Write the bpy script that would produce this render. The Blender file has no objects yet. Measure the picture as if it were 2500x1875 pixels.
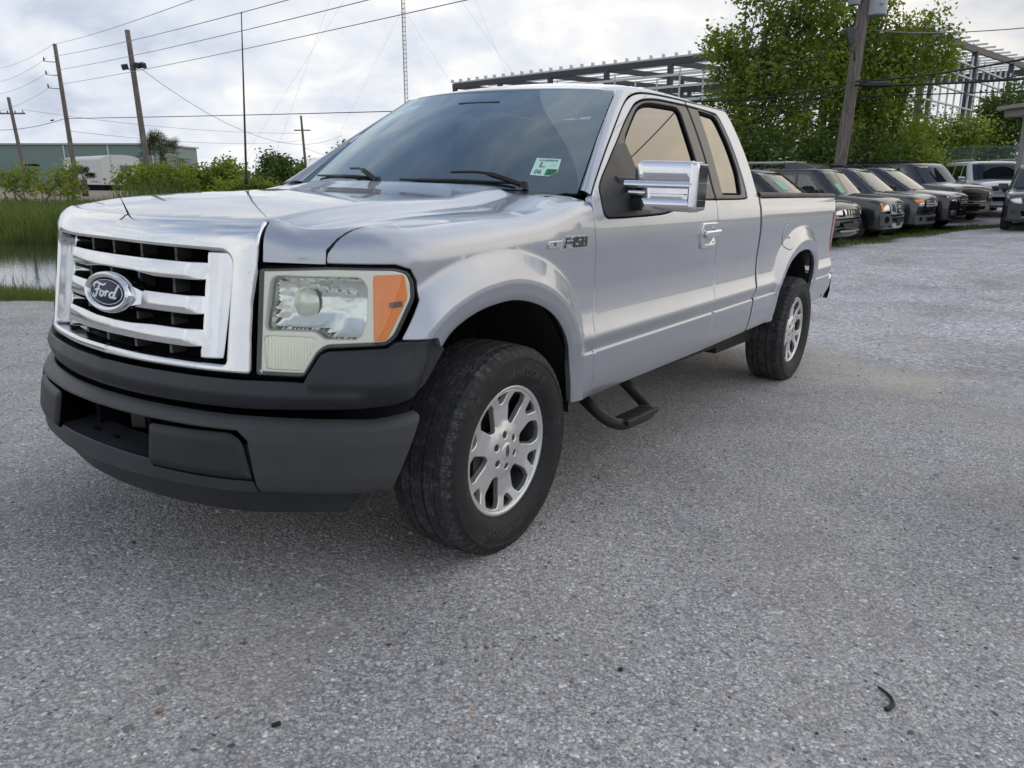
import bpy, math, random
import numpy as np
from mathutils import Vector, Matrix
from mathutils.geometry import delaunay_2d_cdt
random.seed(7); RNG = np.random.default_rng(7)
SC = bpy.context.scene
COL = SC.collection

# ------------------------------------------------------------------ camera
cam_data = bpy.data.cameras.new('camera')
cam_data.sensor_width = 36.0
cam_data.lens = 27.15
cam_data.clip_start = 0.05
cam_data.clip_end = 3000
cam = bpy.data.objects.new('camera', cam_data)
COL.objects.link(cam)
cam.location = (0, 0, 1.45)
cam.rotation_euler = (math.radians(90 - 14.9), 0, 0)
SC.camera = cam
SC.render.engine = 'CYCLES'
SC.view_settings.view_transform = 'Standard'
SC.view_settings.look = 'None'
SC.view_settings.gamma = 1
SC.view_settings.exposure = 0.50
SC.view_settings.use_curve_mapping = False

# ------------------------------------------------------------------ light
SUN_AZ = math.radians(62)      # clockwise from +Y (view direction): low, behind the clouds on the right
SUN_EL = math.radians(24)
world = bpy.data.worlds.new('World')
SC.world = world
world.use_nodes = True
def build_world():
    nt = world.node_tree
    nt.nodes.clear()
    N = nt.nodes.new; L = nt.links.new
    out = N('ShaderNodeOutputWorld'); bg = N('ShaderNodeBackground')
    L(bg.outputs[0], out.inputs[0])
    sky = N('ShaderNodeTexSky'); sky.sky_type = 'NISHITA'; sky.sun_disc = False
    sky.sun_elevation = SUN_EL; sky.sun_rotation = SUN_AZ
    sky.air_density = 1.0; sky.dust_density = 0.6; sky.ozone_density = 2.0
    tc = N('ShaderNodeTexCoord')
    sep = N('ShaderNodeSeparateXYZ'); L(tc.outputs['Generated'], sep.inputs[0])
    def math_(op, a, b=None, clamp=False):
        m = N('ShaderNodeMath'); m.operation = op; m.use_clamp = clamp
        for i, v in enumerate((a, b)):
            if v is None: continue
            if isinstance(v, (int, float)): m.inputs[i].default_value = v
            else: L(v, m.inputs[i])
        return m.outputs[0]
    z = math_('MAXIMUM', sep.outputs['Z'], 0.0)
    den = math_('ADD', z, 0.42)
    px = math_('DIVIDE', sep.outputs['X'], den); py = math_('DIVIDE', sep.outputs['Y'], den)
    comb = N('ShaderNodeCombineXYZ'); L(px, comb.inputs[0]); L(py, comb.inputs[1])
    comb.inputs[2].default_value = 11.2
    def noise(scale, detail, rough, dist=0.0):
        n = N('ShaderNodeTexNoise'); L(comb.outputs[0], n.inputs['Vector'])
        n.inputs['Scale'].default_value = scale; n.inputs['Detail'].default_value = detail
        n.inputs['Roughness'].default_value = rough; n.inputs['Distortion'].default_value = dist
        return n.outputs['Fac']
    def ramp(f, pts):
        r = N('ShaderNodeValToRGB'); L(f, r.inputs[0])
        e = r.color_ramp.elements
        while len(e) < len(pts): e.new(0.5)
        for el, (p, c) in zip(e, pts):
            el.position = p; el.color = c if len(c) == 4 else (*c, 1)
        return r
    n1 = noise(1.5, 8, 0.52, 0.3)       # cloud decks
    n2 = noise(6.0, 8, 0.56, 0.35)         # puffs
    # nishita at a daylight strength
    skyv = N('ShaderNodeMix'); skyv.data_type = 'RGBA'; skyv.blend_type = 'MULTIPLY'
    skyv.inputs[0].default_value = 1.0
    L(sky.outputs[0], skyv.inputs[6]); skyv.inputs[7].default_value = (0.15, 0.15, 0.15, 1)
    # cloud colour: bright parts to grey-blue bellies
    n3 = noise(0.55, 3, 0.5)
    cmix = math_('ADD', math_('ADD', math_('MULTIPLY', n1, 0.42), math_('MULTIPLY', n2, 0.43)), math_('MULTIPLY', n3, 0.15))
    cloud = ramp(cmix, [(0.36, (0.40, 0.44, 0.53)), (0.45, (0.53, 0.565, 0.635)), (0.54, (0.64, 0.655, 0.68)), (0.66, (0.90, 0.855, 0.785))])
    # warm light towards the hidden sun
    sd = Vector((math.sin(SUN_AZ) * math.cos(SUN_EL), math.cos(SUN_AZ) * math.cos(SUN_EL), math.sin(SUN_EL)))
    dot = N('ShaderNodeVectorMath'); dot.operation = 'DOT_PRODUCT'
    nrm = N('ShaderNodeVectorMath'); nrm.operation = 'NORMALIZE'; L(tc.outputs['Generated'], nrm.inputs[0])
    L(nrm.outputs[0], dot.inputs[0]); dot.inputs[1].default_value = sd
    glow = math_('POWER', math_('MAXIMUM', dot.outputs['Value'], 0.0), 5.0)
    gcol = N('ShaderNodeMix'); gcol.data_type = 'RGBA'; L(glow, gcol.inputs[0])
    gcol.inputs[6].default_value = (1, 1, 1, 1); gcol.inputs[7].default_value = (1.22, 1.06, 0.80, 1)
    cl2 = N('ShaderNodeMix'); cl2.data_type = 'RGBA'; cl2.blend_type = 'MULTIPLY'; cl2.inputs[0].default_value = 1
    L(cloud.outputs[0], cl2.inputs[6]); L(gcol.outputs[2], cl2.inputs[7])
    # cover: solid near the horizon, broken overhead
    cov = ramp(z, [(0.0, (1.0,) * 3), (0.26, (1.0,) * 3), (0.60, (0.42,) * 3), (1.0, (0.28,) * 3)])
    f = math_('ADD', math_('MULTIPLY', math_('SUBTRACT', cmix, 0.5), 2.2), math_('MULTIPLY', cov.outputs[0], 1.35), clamp=True)
    mix = N('ShaderNodeMix'); mix.data_type = 'RGBA'; L(f, mix.inputs[0])
    L(skyv.outputs[2], mix.inputs[6]); L(cl2.outputs[2], mix.inputs[7])
    L(mix.outputs[2], bg.inputs[0]); bg.inputs[1].default_value = 1.0
build_world()
sun = bpy.data.lights.new('sun', 'SUN'); sun.energy = 0.5; sun.angle = math.radians(120)
sun.color = (1.0, 0.93, 0.84)
suno = bpy.data.objects.new('sun', sun); COL.objects.link(suno)
suno.rotation_euler = Vector((math.sin(SUN_AZ) * math.cos(SUN_EL), math.cos(SUN_AZ) * math.cos(SUN_EL), math.sin(SUN_EL))).to_track_quat('Z', 'Y').to_euler()
suno.location = (30, 20, 30)

# ------------------------------------------------------------------ materials
MATS = {}
def mat(name, col=(0.5, 0.5, 0.5), rough=0.5, metal=0.0, **kw):
    if name in MATS: return MATS[name]
    m = bpy.data.materials.new(name); m.use_nodes = True
    b = m.node_tree.nodes['Principled BSDF']
    b.inputs['Base Color'].default_value = (*col, 1)
    b.inputs['Roughness'].default_value = rough
    b.inputs['Metallic'].default_value = metal
    for k, v in kw.items():
        k = {'coat': 'Coat Weight', 'coat_rough': 'Coat Roughness', 'spec': 'Specular IOR Level', 'trans': 'Transmission Weight', 'ior': 'IOR', 'alpha': 'Alpha', 'sheen': 'Sheen Weight', 'sss': 'Subsurface Weight'}[k]
        b.inputs[k].default_value = v
    MATS[name] = m
    return m
class NT:
    """small helper round a material's node tree"""
    def __init__(s, m):
        s.m = m; s.nt = m.node_tree; s.b = s.nt.nodes['Principled BSDF']
    def n(s, t, **kw):
        x = s.nt.nodes.new(t)
        for k, v in kw.items():
            if k in x.inputs.keys(): x.inputs[k].default_value = v
            else: setattr(x, k, v)
        return x
    def l(s, a, b): s.nt.links.new(a, b)
    def coord(s, kind='Object', scale=None):
        t = s.n('ShaderNodeTexCoord').outputs[kind]
        if scale is not None:
            mp = s.n('ShaderNodeMapping'); mp.inputs['Scale'].default_value = scale
            s.l(t, mp.inputs[0]); t = mp.outputs[0]
        return t
    def noise(s, vec, scale, detail=4, rough=0.55, out='Fac', dist=0):
        x = s.n('ShaderNodeTexNoise'); s.l(vec, x.inputs['Vector'])
        x.inputs['Scale'].default_value = scale; x.inputs['Detail'].default_value = detail
        x.inputs['Roughness'].default_value = rough; x.inputs['Distortion'].default_value = dist
        return x.outputs[out]
    def voro(s, vec, scale, feature='F1', out='Distance', rnd=1.0):
        x = s.n('ShaderNodeTexVoronoi'); x.feature = feature; s.l(vec, x.inputs['Vector'])
        x.inputs['Scale'].default_value = scale; x.inputs['Randomness'].default_value = rnd
        return x.outputs[out]
    def ramp(s, f, pts, interp='LINEAR'):
        r = s.n('ShaderNodeValToRGB'); s.l(f, r.inputs[0]); r.color_ramp.interpolation = interp
        e = r.color_ramp.elements
        while len(e) < len(pts): e.new(0.5)
        for el, (p, c) in zip(e, pts):
            el.position = p
            if isinstance(c, (int, float)): c = (c, c, c)
            el.color = (*c, 1)
        return r.outputs[0]
    def mix(s, f, a, b, blend='MIX'):
        x = s.n('ShaderNodeMix'); x.data_type = 'RGBA'; x.blend_type = blend
        for i, v in ((0, f), (6, a), (7, b)):
            sock = x.inputs[i]
            if isinstance(v, (int, float)): sock.default_value = v if i == 0 else (v, v, v, 1)
            elif isinstance(v, tuple): sock.default_value = (*v, 1)
            else: s.l(v, sock)
        return x.outputs[2]
    def math(s, op, a, b=0.0, clamp=False):
        m = s.n('ShaderNodeMath'); m.operation = op; m.use_clamp = clamp
        for i, v in enumerate((a, b)):
            if isinstance(v, (int, float)): m.inputs[i].default_value = v
            else: s.l(v, m.inputs[i])
        return m.outputs[0]
    def bump(s, h, strength=0.5, dist=0.01, normal=None):
        x = s.n('ShaderNodeBump'); x.inputs['Strength'].default_value = strength
        x.inputs['Distance'].default_value = dist; s.l(h, x.inputs['Height'])
        if normal is not None: s.l(normal, x.inputs['Normal'])
        return x.outputs[0]
    def col(s, c): s.l(c, s.b.inputs['Base Color'])
    def rough(s, c): s.l(c, s.b.inputs['Roughness'])
    def norm(s, c): s.l(c, s.b.inputs['Normal'])

M_BLACK = mat('black_void', (0.006, 0.006, 0.007), 0.9, spec=0.1)
def m_paint(name, base, metal=0.8, rough=0.32, dirt=0.25):
    m = mat(name, base, rough, metal, coat=1.0, coat_rough=0.03)
    t = NT(m); v = t.coord('Object')
    f = t.noise(v, 700, 2, 0.5)
    d = t.noise(v, 2.3, 6, 0.65)
    base2 = tuple(c * 0.9 for c in base)
    c1 = t.mix(t.ramp(f, [(0.35, 0.0), (0.65, 1.0)]), base2, base)
    dust = t.mix(t.math('MULTIPLY', t.ramp(d, [(0.45, 0.0), (0.8, 1.0)]), dirt), c1, (0.36, 0.34, 0.32))
    t.col(dust)
    t.rough(t.ramp(d, [(0.3, rough), (0.8, rough + 0.10)]))
    return m
M_SILVER = m_paint('silver_paint', (0.475, 0.50, 0.555), 0.72, 0.27)
def m_plastic(name, base, rough, grain=900, gs=0.15, patch=0.5):
    m = mat(name, base, rough, spec=0.4); t = NT(m); v = t.coord('Object')
    d = t.noise(v, 3.5, 6, 0.65); sp = t.voro(v, 38, 'F1')
    hi = tuple(min(1, c * 1.5 + 0.012) for c in base)
    c = t.mix(t.math('MULTIPLY', t.ramp(d, [(0.35, 0), (0.75, 1)]), patch), base, hi)
    c = t.mix(t.math('MULTIPLY', t.ramp(sp, [(0.10, 1), (0.13, 0)]), t.ramp(t.noise(v, 9, 2), [(0.5, 0), (0.6, 0.8)])), c, tuple(k * 0.35 for k in base))
    t.col(c)
    t.rough(t.ramp(t.noise(v, 5, 5), [(0.3, rough - 0.05), (0.7, rough + 0.09)]))
    t.norm(t.bump(t.noise(v, grain, 2), gs, 0.001))
    return m
M_BUMPER = m_plastic('bumper_plastic', (0.042, 0.0425, 0.0435), 0.46)
M_CLAD = m_plastic('cladding_plastic', (0.020, 0.0215, 0.026), 0.42, patch=0.6)
M_PAD = m_plastic('pad_plastic', (0.014, 0.0145, 0.017), 0.45)
M_TRIMBLK = m_plastic('black_trim', (0.014, 0.014, 0.015), 0.42, patch=0.3)
M_TRIMBRN = mat('brown_grey_trim', (0.075, 0.066, 0.058), 0.34, 0.35)
M_DARKPL = mat('dark_plastic', (0.010, 0.010, 0.011), 0.55)
def m_chrome(name, rough=0.07, col=(0.80, 0.81, 0.83)):
    m = mat(name, col, rough, 1.0); t = NT(m); v = t.coord('Object')
    d = t.noise(v, 6, 6, 0.7)
    sp = t.voro(v, 45, 'F1')
    pit = t.math('MULTIPLY', t.ramp(sp, [(0.07, 1), (0.10, 0)]), t.ramp(t.noise(v, 14, 2), [(0.52, 0), (0.6, 1)]))
    t.col(t.mix(t.math('MULTIPLY', pit, 0.8), t.mix(t.ramp(d, [(0.4, 0), (0.8, 0.35)]), col, (0.55, 0.54, 0.52)), (0.12, 0.10, 0.08)))
    t.rough(t.ramp(d, [(0.35, rough), (0.75, rough + 0.10)]))
    return m
M_CHROME = m_chrome('chrome')
M_GRILLE = m_chrome('grille_chrome', 0.10, (0.78, 0.79, 0.80))
M_ALLOY = mat('wheel_alloy', (0.62, 0.62, 0.61), 0.30, 0.7, coat=0.5, coat_rough=0.12)
def _alloy():
    t = NT(M_ALLOY); v = t.coord('Object'); d = t.noise(v, 9, 6, 0.7)
    t.col(t.mix(t.ramp(d, [(0.5, 0), (0.8, 0.6)]), (0.74, 0.74, 0.73), (0.46, 0.44, 0.41)))
    t.rough(t.ramp(d, [(0.3, 0.28), (0.8, 0.45)]))
_alloy()
M_STEEL = mat('dark_steel', (0.055, 0.052, 0.05), 0.5, 0.6)
M_RUBBER = mat('tyre_rubber', (0.020, 0.020, 0.021), 0.62, spec=0.35)
def _rubber():
    t = NT(M_RUBBER); v = t.coord('Object')
    d = t.noise(v, 14, 8, 0.75); d2 = t.noise(v, 60, 5, 0.7)
    k = t.math('MULTIPLY', t.ramp(d, [(0.50, 0), (0.72, 0.9)]), t.ramp(d2, [(0.42, 0), (0.62, 1)]))
    t.col(t.mix(k, (0.017, 0.017, 0.018), (0.10, 0.098, 0.095)))
    t.rough(t.ramp(d, [(0.3, 0.5), (0.7, 0.75)]))
    t.norm(t.bump(t.noise(v, 240, 4), 0.35, 0.002))
_rubber()
def m_glass(name, tint, refl_col, refl=0.10, power=5.0, rough=0.0, dust=0.0, dust_col=(0.3, 0.36, 0.4)):
    """a thin pane: tinted see-through plus a fresnel mirror coat, a little dust"""
    m = bpy.data.materials.new(name); m.use_nodes = True; nt = m.node_tree
    nt.nodes.clear(); N = nt.nodes.new; L = nt.links.new
    out = N('ShaderNodeOutputMaterial')
    tr = N('ShaderNodeBsdfTransparent'); tr.inputs[0].default_value = (*tint, 1)
    gl = N('ShaderNodeBsdfGlossy'); gl.inputs['Color'].default_value = (*refl_col, 1); gl.inputs['Roughness'].default_value = rough
    df = N('ShaderNodeBsdfDiffuse'); df.inputs[0].default_value = (*dust_col, 1)
    lw = N('ShaderNodeLayerWeight'); lw.inputs['Blend'].default_value = 0.5
    pw = N('ShaderNodeMath'); pw.operation = 'POWER'; L(lw.outputs['Facing'], pw.inputs[0]); pw.inputs[1].default_value = power
    ml = N('ShaderNodeMapRange'); L(pw.outputs[0], ml.inputs[0]); ml.inputs[3].default_value = refl; ml.inputs[4].default_value = 1.0
    md = N('ShaderNodeMixShader'); md.inputs[0].default_value = dust; L(tr.outputs[0], md.inputs[1]); L(df.outputs[0], md.inputs[2])
    mx = N('ShaderNodeMixShader'); L(ml.outputs[0], mx.inputs[0]); L(md.outputs[0], mx.inputs[1]); L(gl.outputs[0], mx.inputs[2])
    L(mx.outputs[0], out.inputs[0])
    MATS[name] = m
    return m
M_WS = m_glass('windshield_glass', (0.28, 0.33, 0.37), (0.70, 0.87, 1.0), 0.14, 3.8, dust=0.10, dust_col=(0.20, 0.30, 0.38))
M_SIDEGL = m_glass('tinted_side_glass', (0.05, 0.05, 0.05), (0.90, 0.83, 0.72), 0.085, 2.7)
M_LENS = m_glass('headlight_lens', (0.97, 0.98, 0.95), (1, 1, 1), 0.05, 4.5, dust=0.06, dust_col=(0.80, 0.82, 0.72))
M_CARGLASS = m_glass('car_glass', (0.10, 0.11, 0.12), (1, 0.98, 0.95), 0.16, 3.6)
M_FRIT = mat('glass_frit', (0.010, 0.014, 0.022), 0.35)
M_AMBER = mat('amber_lens', (1.0, 0.26, 0.008), 0.35, coat=0.3, coat_rough=0.1)
def _amber():
    t = NT(M_AMBER); v = t.coord('Object')
    t.norm(t.bump(t.voro(v, 260, 'F1'), 0.5, 0.002))
_amber()
M_BEZEL = mat('yellowed_bezel', (0.86, 0.85, 0.76), 0.35, 0.1, coat=0.6, coat_rough=0.1)
M_REFLECT = mat('lamp_reflector', (0.80, 0.83, 0.81), 0.20, 1.0)
def _refl():
    t = NT(M_REFLECT); v = t.coord('Object', (1, 1, 1))
    t.norm(t.bump(t.noise(v, 16, 2), 0.22, 0.02))
_refl()
M_FLUTE = mat('fluted_reflector', (0.80, 0.80, 0.70), 0.18, 0.9)
M_CREAM = mat('lamp_cream', (0.74, 0.78, 0.70), 0.25, 0.5)
M_REDLENS = mat('red_lens', (0.30, 0.015, 0.015), 0.15, coat=1, coat_rough=0.03)
M_BADGE = mat('badge_blue', (0.006, 0.011, 0.050), 0.30, spec=.3)
M_WHITEPR = mat('white_print', (0.8, 0.8, 0.8), 0.3)
M_BLKPR = mat('black_print', (0.015, 0.015, 0.015), 0.5)
M_SEAT = mat('seat_cloth', (0.09, 0.09, 0.095), 0.9)
M_DASH = mat('dash_plastic', (0.06, 0.06, 0.062), 0.6)

# ------------------------------------------------------------------ mesh helpers
def mesh(name, verts, faces, m, parent=None, smooth=True, normals=None, fmats=None, mats=None):
    me = bpy.data.meshes.new(name)
    me.from_pydata([tuple(map(float, v)) for v in verts], [], [tuple(map(int, f)) for f in faces])
    for mm in (mats or [m]): me.materials.append(mm)
    if fmats is not None: me.polygons.foreach_set('material_index', list(fmats))
    if smooth: me.polygons.foreach_set('use_smooth', [True] * len(me.polygons))
    me.update()
    if normals is not None:
        me.normals_split_custom_set_from_vertices([tuple(map(float, n)) for n in normals])
    o = bpy.data.objects.new(name, me); COL.objects.link(o)
    if parent is not None: o.parent = parent
    return o
def thing(name, label, cat, loc=(0, 0, 0), rz=0.0, group=None):
    o = bpy.data.objects.new(name, None); COL.objects.link(o)
    o.empty_display_size = 0.2
    o.location = loc; o.rotation_euler = (0, 0, rz)
    tag(o, label, cat, group)
    return o
def tag(o, label=None, cat=None, group=None, kind=None):
    if label: o['label'] = label
    if cat: o['category'] = cat
    if group: o['group'] = group
    if kind: o['kind'] = kind
    return o
class MB:
    """collects shapes into one mesh"""
    def __init__(s): s.v = []; s.f = []; s.m = []
    def add(s, v, f, mi=0):
        b = len(s.v); s.v += [tuple(map(float, p)) for p in v]; s.f += [tuple(int(i) + b for i in q) for q in f]; s.m += [mi] * len(f)
        return s
    def box(s, c, d, rz=0.0, mi=0, R=None):
        x, y, z = (k / 2 for k in d)
        P = np.array([(-x, -y, -z), (x, -y, -z), (x, y, -z), (-x, y, -z), (-x, -y, z), (x, -y, z), (x, y, z), (-x, y, z)])
        if rz:
            cc, ss = math.cos(rz), math.sin(rz); P = np.c_[P[:, 0] * cc - P[:, 1] * ss, P[:, 0] * ss + P[:, 1] * cc, P[:, 2]]
        if R is not None: P = P @ np.array(R).T
        P = P + np.array(c)
        return s.add(P, [(0, 3, 2, 1), (4, 5, 6, 7), (0, 1, 5, 4), (1, 2, 6, 5), (2, 3, 7, 6), (3, 0, 4, 7)], mi)
    def tube(s, pts, r, n=8, cap=True, mi=0, sx=1.0):
        pts = [np.array(p, float) for p in pts]; k = len(pts)
        rs = r if hasattr(r, '__len__') else [r] * k
        T = [pts[min(i + 1, k - 1)] - pts[max(i - 1, 0)] for i in range(k)]
        T = [t / (np.linalg.norm(t) + 1e-12) for t in T]
        up = np.array([0, 0, 1.0]) if abs(T[0][2]) < 0.9 else np.array([1.0, 0, 0])
        a = np.cross(T[0], up); a /= np.linalg.norm(a)
        V = []
        for i in range(k):
            a = a - T[i] * (a @ T[i]); a /= np.linalg.norm(a); b = np.cross(T[i], a)
            for j in range(n):
                t = 2 * math.pi * j / n
                V.append(pts[i] + rs[i] * (math.cos(t) * a * sx + math.sin(t) * b))
        F = [(i * n + j, i * n + (j + 1) % n, (i + 1) * n + (j + 1) % n, (i + 1) * n + j) for i in range(k - 1) for j in range(n)]
        if cap: F += [tuple(range(n))[::-1], tuple((k - 1) * n + j for j in range(n))]
        return s.add(V, F, mi)
    def lathe(s, prof, n=32, axis='z', cap=False, mi=0, c=(0, 0, 0)):
        V = []; k = len(prof)
        for j in range(n):
            t = 2 * math.pi * j / n
            for r, h in prof:
                p = (r * math.cos(t), r * math.sin(t), h) if axis == 'z' else ((r * math.cos(t), h, r * math.sin(t)) if axis == 'y' else (h, r * math.cos(t), r * math.sin(t)))
                V.append((p[0] + c[0], p[1] + c[1], p[2] + c[2]))
        F = []
        for j in range(n):
            jj = (j + 1) % n
            for i in range(k - 1):
                q = (j * k + i, jj * k + i, jj * k + i + 1, j * k + i + 1)
                F.append(q if axis != 'y' else q[::-1])
        if cap:
            F.append(tuple(j * k for j in range(n))[::-1] if axis != 'y' else tuple(j * k for j in range(n)))
            F.append(tuple(j * k + k - 1 for j in range(n)) if axis != 'y' else tuple(j * k + k - 1 for j in range(n))[::-1])
        return s.add(V, F, mi)
    def obj(s, name, m, parent=None, smooth=False, mats=None, mirror=False, xf=None):
        V = np.array(s.v, float)
        if xf is not None: V = xf(V)
        F = s.f
        if mirror: V = V * np.array([1, -1, 1]); F = [q[::-1] for q in F]
        return mesh(name, V, F, m, parent, smooth, fmats=s.m if mats else None, mats=mats)
def autosmooth(o, ang=35):
    me = o.data
    me.polygons.foreach_set('use_smooth', [True] * len(me.polygons))
    me.set_sharp_from_angle(angle=math.radians(ang))
    return o
def bevel(o, w=0.01, seg=2, ang=40):
    b = o.modifiers.new('bevel', 'BEVEL'); b.width = w; b.segments = seg; b.limit_method = 'ANGLE'; b.angle_limit = math.radians(ang)
    b.harden_normals = False
    return o

# ---- curved panel from a 2D outline -----------------------------------------
def chaikin(P, n=2, closed=True, keep=None):
    P = [np.array(p, float) for p in P]
    for _ in range(n):
        Q = []
        m = len(P)
        for i in range(m if closed else m - 1):
            a, b = P[i], P[(i + 1) % m]
            Q += [a * 0.75 + b * 0.25, a * 0.25 + b * 0.75]
        if not closed: Q = [P[0]] + Q[1:-1] + [P[-1]]
        P = Q
    return np.array(P)
def rounded(P, r, seg=4):
    """round every corner of a polygon; r may be a list"""
    P = [np.array(p[:2], float) for p in P]; n = len(P); Q = []
    rr = r if hasattr(r, '__len__') else [r] * n
    for i in range(n):
        p, a, b = P[i], P[i - 1] - P[i], P[(i + 1) % n] - P[i]
        la, lb = np.linalg.norm(a), np.linalg.norm(b); k = min(rr[i], 0.45 * la, 0.45 * lb)
        if k < 1e-5: Q.append(p); continue
        p0, p2 = p + a / la * k, p + b / lb * k
        for j in range(seg + 1):
            t = j / seg; Q.append((1 - t) ** 2 * p0 + 2 * t * (1 - t) * p + t * t * p2)
    return np.array(Q)
def catmull(P, per=8, closed=False):
    P = np.array(P, float); n = len(P); out = []
    for i in range(n if closed else n - 1):
        p0 = P[i - 1] if (closed or i > 0) else 2 * P[0] - P[1]
        p1, p2 = P[i], P[(i + 1) % n]
        p3 = P[(i + 2) % n] if (closed or i + 2 < n) else 2 * P[-1] - P[-2]
        for j in range(per):
            t = j / per
            out.append(0.5 * ((2 * p1) + (-p0 + p2) * t + (2 * p0 - 5 * p1 + 4 * p2 - p3) * t * t + (-p0 + 3 * p1 - 3 * p2 + p3) * t ** 3))
    if not closed: out.append(P[-1])
    return np.array(out)
def densify(P, step, closed=True):
    Q = []; n = len(P)
    for i in range(n if closed else n - 1):
        a, b = P[i], P[(i + 1) % n]; d = np.linalg.norm(b - a)
        if d < 1e-6: continue
        k = max(1, int(math.ceil(d / step)))
        for j in range(k): Q.append(a + (b - a) * j / k)
    if not closed: Q.append(P[-1])
    return np.array(Q)
def area2(P): 
    x, y = P[:, 0], P[:, 1]; return 0.5 * np.sum(x * np.roll(y, -1) - y * np.roll(x, -1))
def inset(P, d):
    """move a CCW polygon inward by d"""
    a = P - np.roll(P, 1, 0); b = np.roll(P, -1, 0) - P
    a /= (np.linalg.norm(a, axis=1)[:, None] + 1e-12); b /= (np.linalg.norm(b, axis=1)[:, None] + 1e-12)
    na = np.c_[-a[:, 1], a[:, 0]]; nb = np.c_[-b[:, 1], b[:, 0]]
    m = na + nb; l = np.linalg.norm(m, axis=1)[:, None]; m = m / (l + 1e-9)
    c = np.clip((m * na).sum(1), 0.55, 1)[:, None]
    return P + m * d / c
def inpoly(P, X):
    x, y = X[:, 0], X[:, 1]; r = np.zeros(len(X), bool); n = len(P)
    for i in range(n):
        x1, y1 = P[i]; x2, y2 = P[(i + 1) % n]
        if y1 == y2: continue
        c = ((y1 > y) != (y2 > y)) & (x < (x2 - x1) * (y - y1) / (y2 - y1) + x1)
        r ^= c
    return r
def segdist(P, X, closed=True):
    d = np.full(len(X), 1e9); n = len(P)
    for i in range(n if closed else n - 1):
        a, b = P[i], P[(i + 1) % n]; ab = b - a; L = ab @ ab + 1e-12
        t = np.clip(((X - a) @ ab) / L, 0, 1)
        d = np.minimum(d, np.hypot(*(X - a - t[:, None] * ab).T))
    return d
def triangulate(loops, step, extra=None):
    """loops[0] outer CCW, others holes CCW; returns points, tris, index ranges of the loops"""
    pts = list(loops[0]); rng = [(0, len(pts))]
    for h in loops[1:]:
        rng.append((len(pts), len(pts) + len(h))); pts += list(h)
    edges = [(a + i, a + (i + 1) % (b - a)) for a, b in rng for i in range(b - a)]
    lo = loops[0].min(0); hi = loops[0].max(0)
    if step:
        gx = np.arange(lo[0] + step / 2, hi[0], step); gy = np.arange(lo[1] + step / 2, hi[1], step)
        G = np.array([(x + (step / 2 if j % 2 else 0), y) for j, y in enumerate(gy) for x in gx])
        if len(G):
            ok = inpoly(loops[0], G)
            for h in loops[1:]: ok &= ~inpoly(h, G)
            G = G[ok]
            for L in loops:
                if len(G): G = G[segdist(L, G) > step * 0.45]
            if extra is not None and len(G):
                E = np.asarray(extra, float); ok = inpoly(loops[0], E)
                for h in loops[1:]: ok &= ~inpoly(h, E)
                E = E[ok]
                for L in loops:
                    if len(E): E = E[segdist(L, E) > .0035]
                for i in range(0, len(E), 40):
                    pass
                near = np.full(len(G), 9.0)
                for e in E: near = np.minimum(near, np.abs(G - e).max(1))
                G = G[near > step * 0.3]; pts += list(E)
            pts += list(G)
    r = delaunay_2d_cdt([Vector((float(p[0]), float(p[1]))) for p in pts], edges, [], 0, 1e-6)
    V = np.array([(v.x, v.y) for v in r[0]]); F = np.array(r[2]); orig = r[3]
    C = V[F].mean(1)
    ok = inpoly(loops[0], C)
    for h in loops[1:]: ok &= ~inpoly(h, C)
    F = F[ok]
    back = {}
    for i, o in enumerate(orig):
        for k in o: back[k] = i
    return V, F, rng, back
def nrm(a): return a / (np.linalg.norm(a, axis=-1, keepdims=True) + 1e-12)
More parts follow.
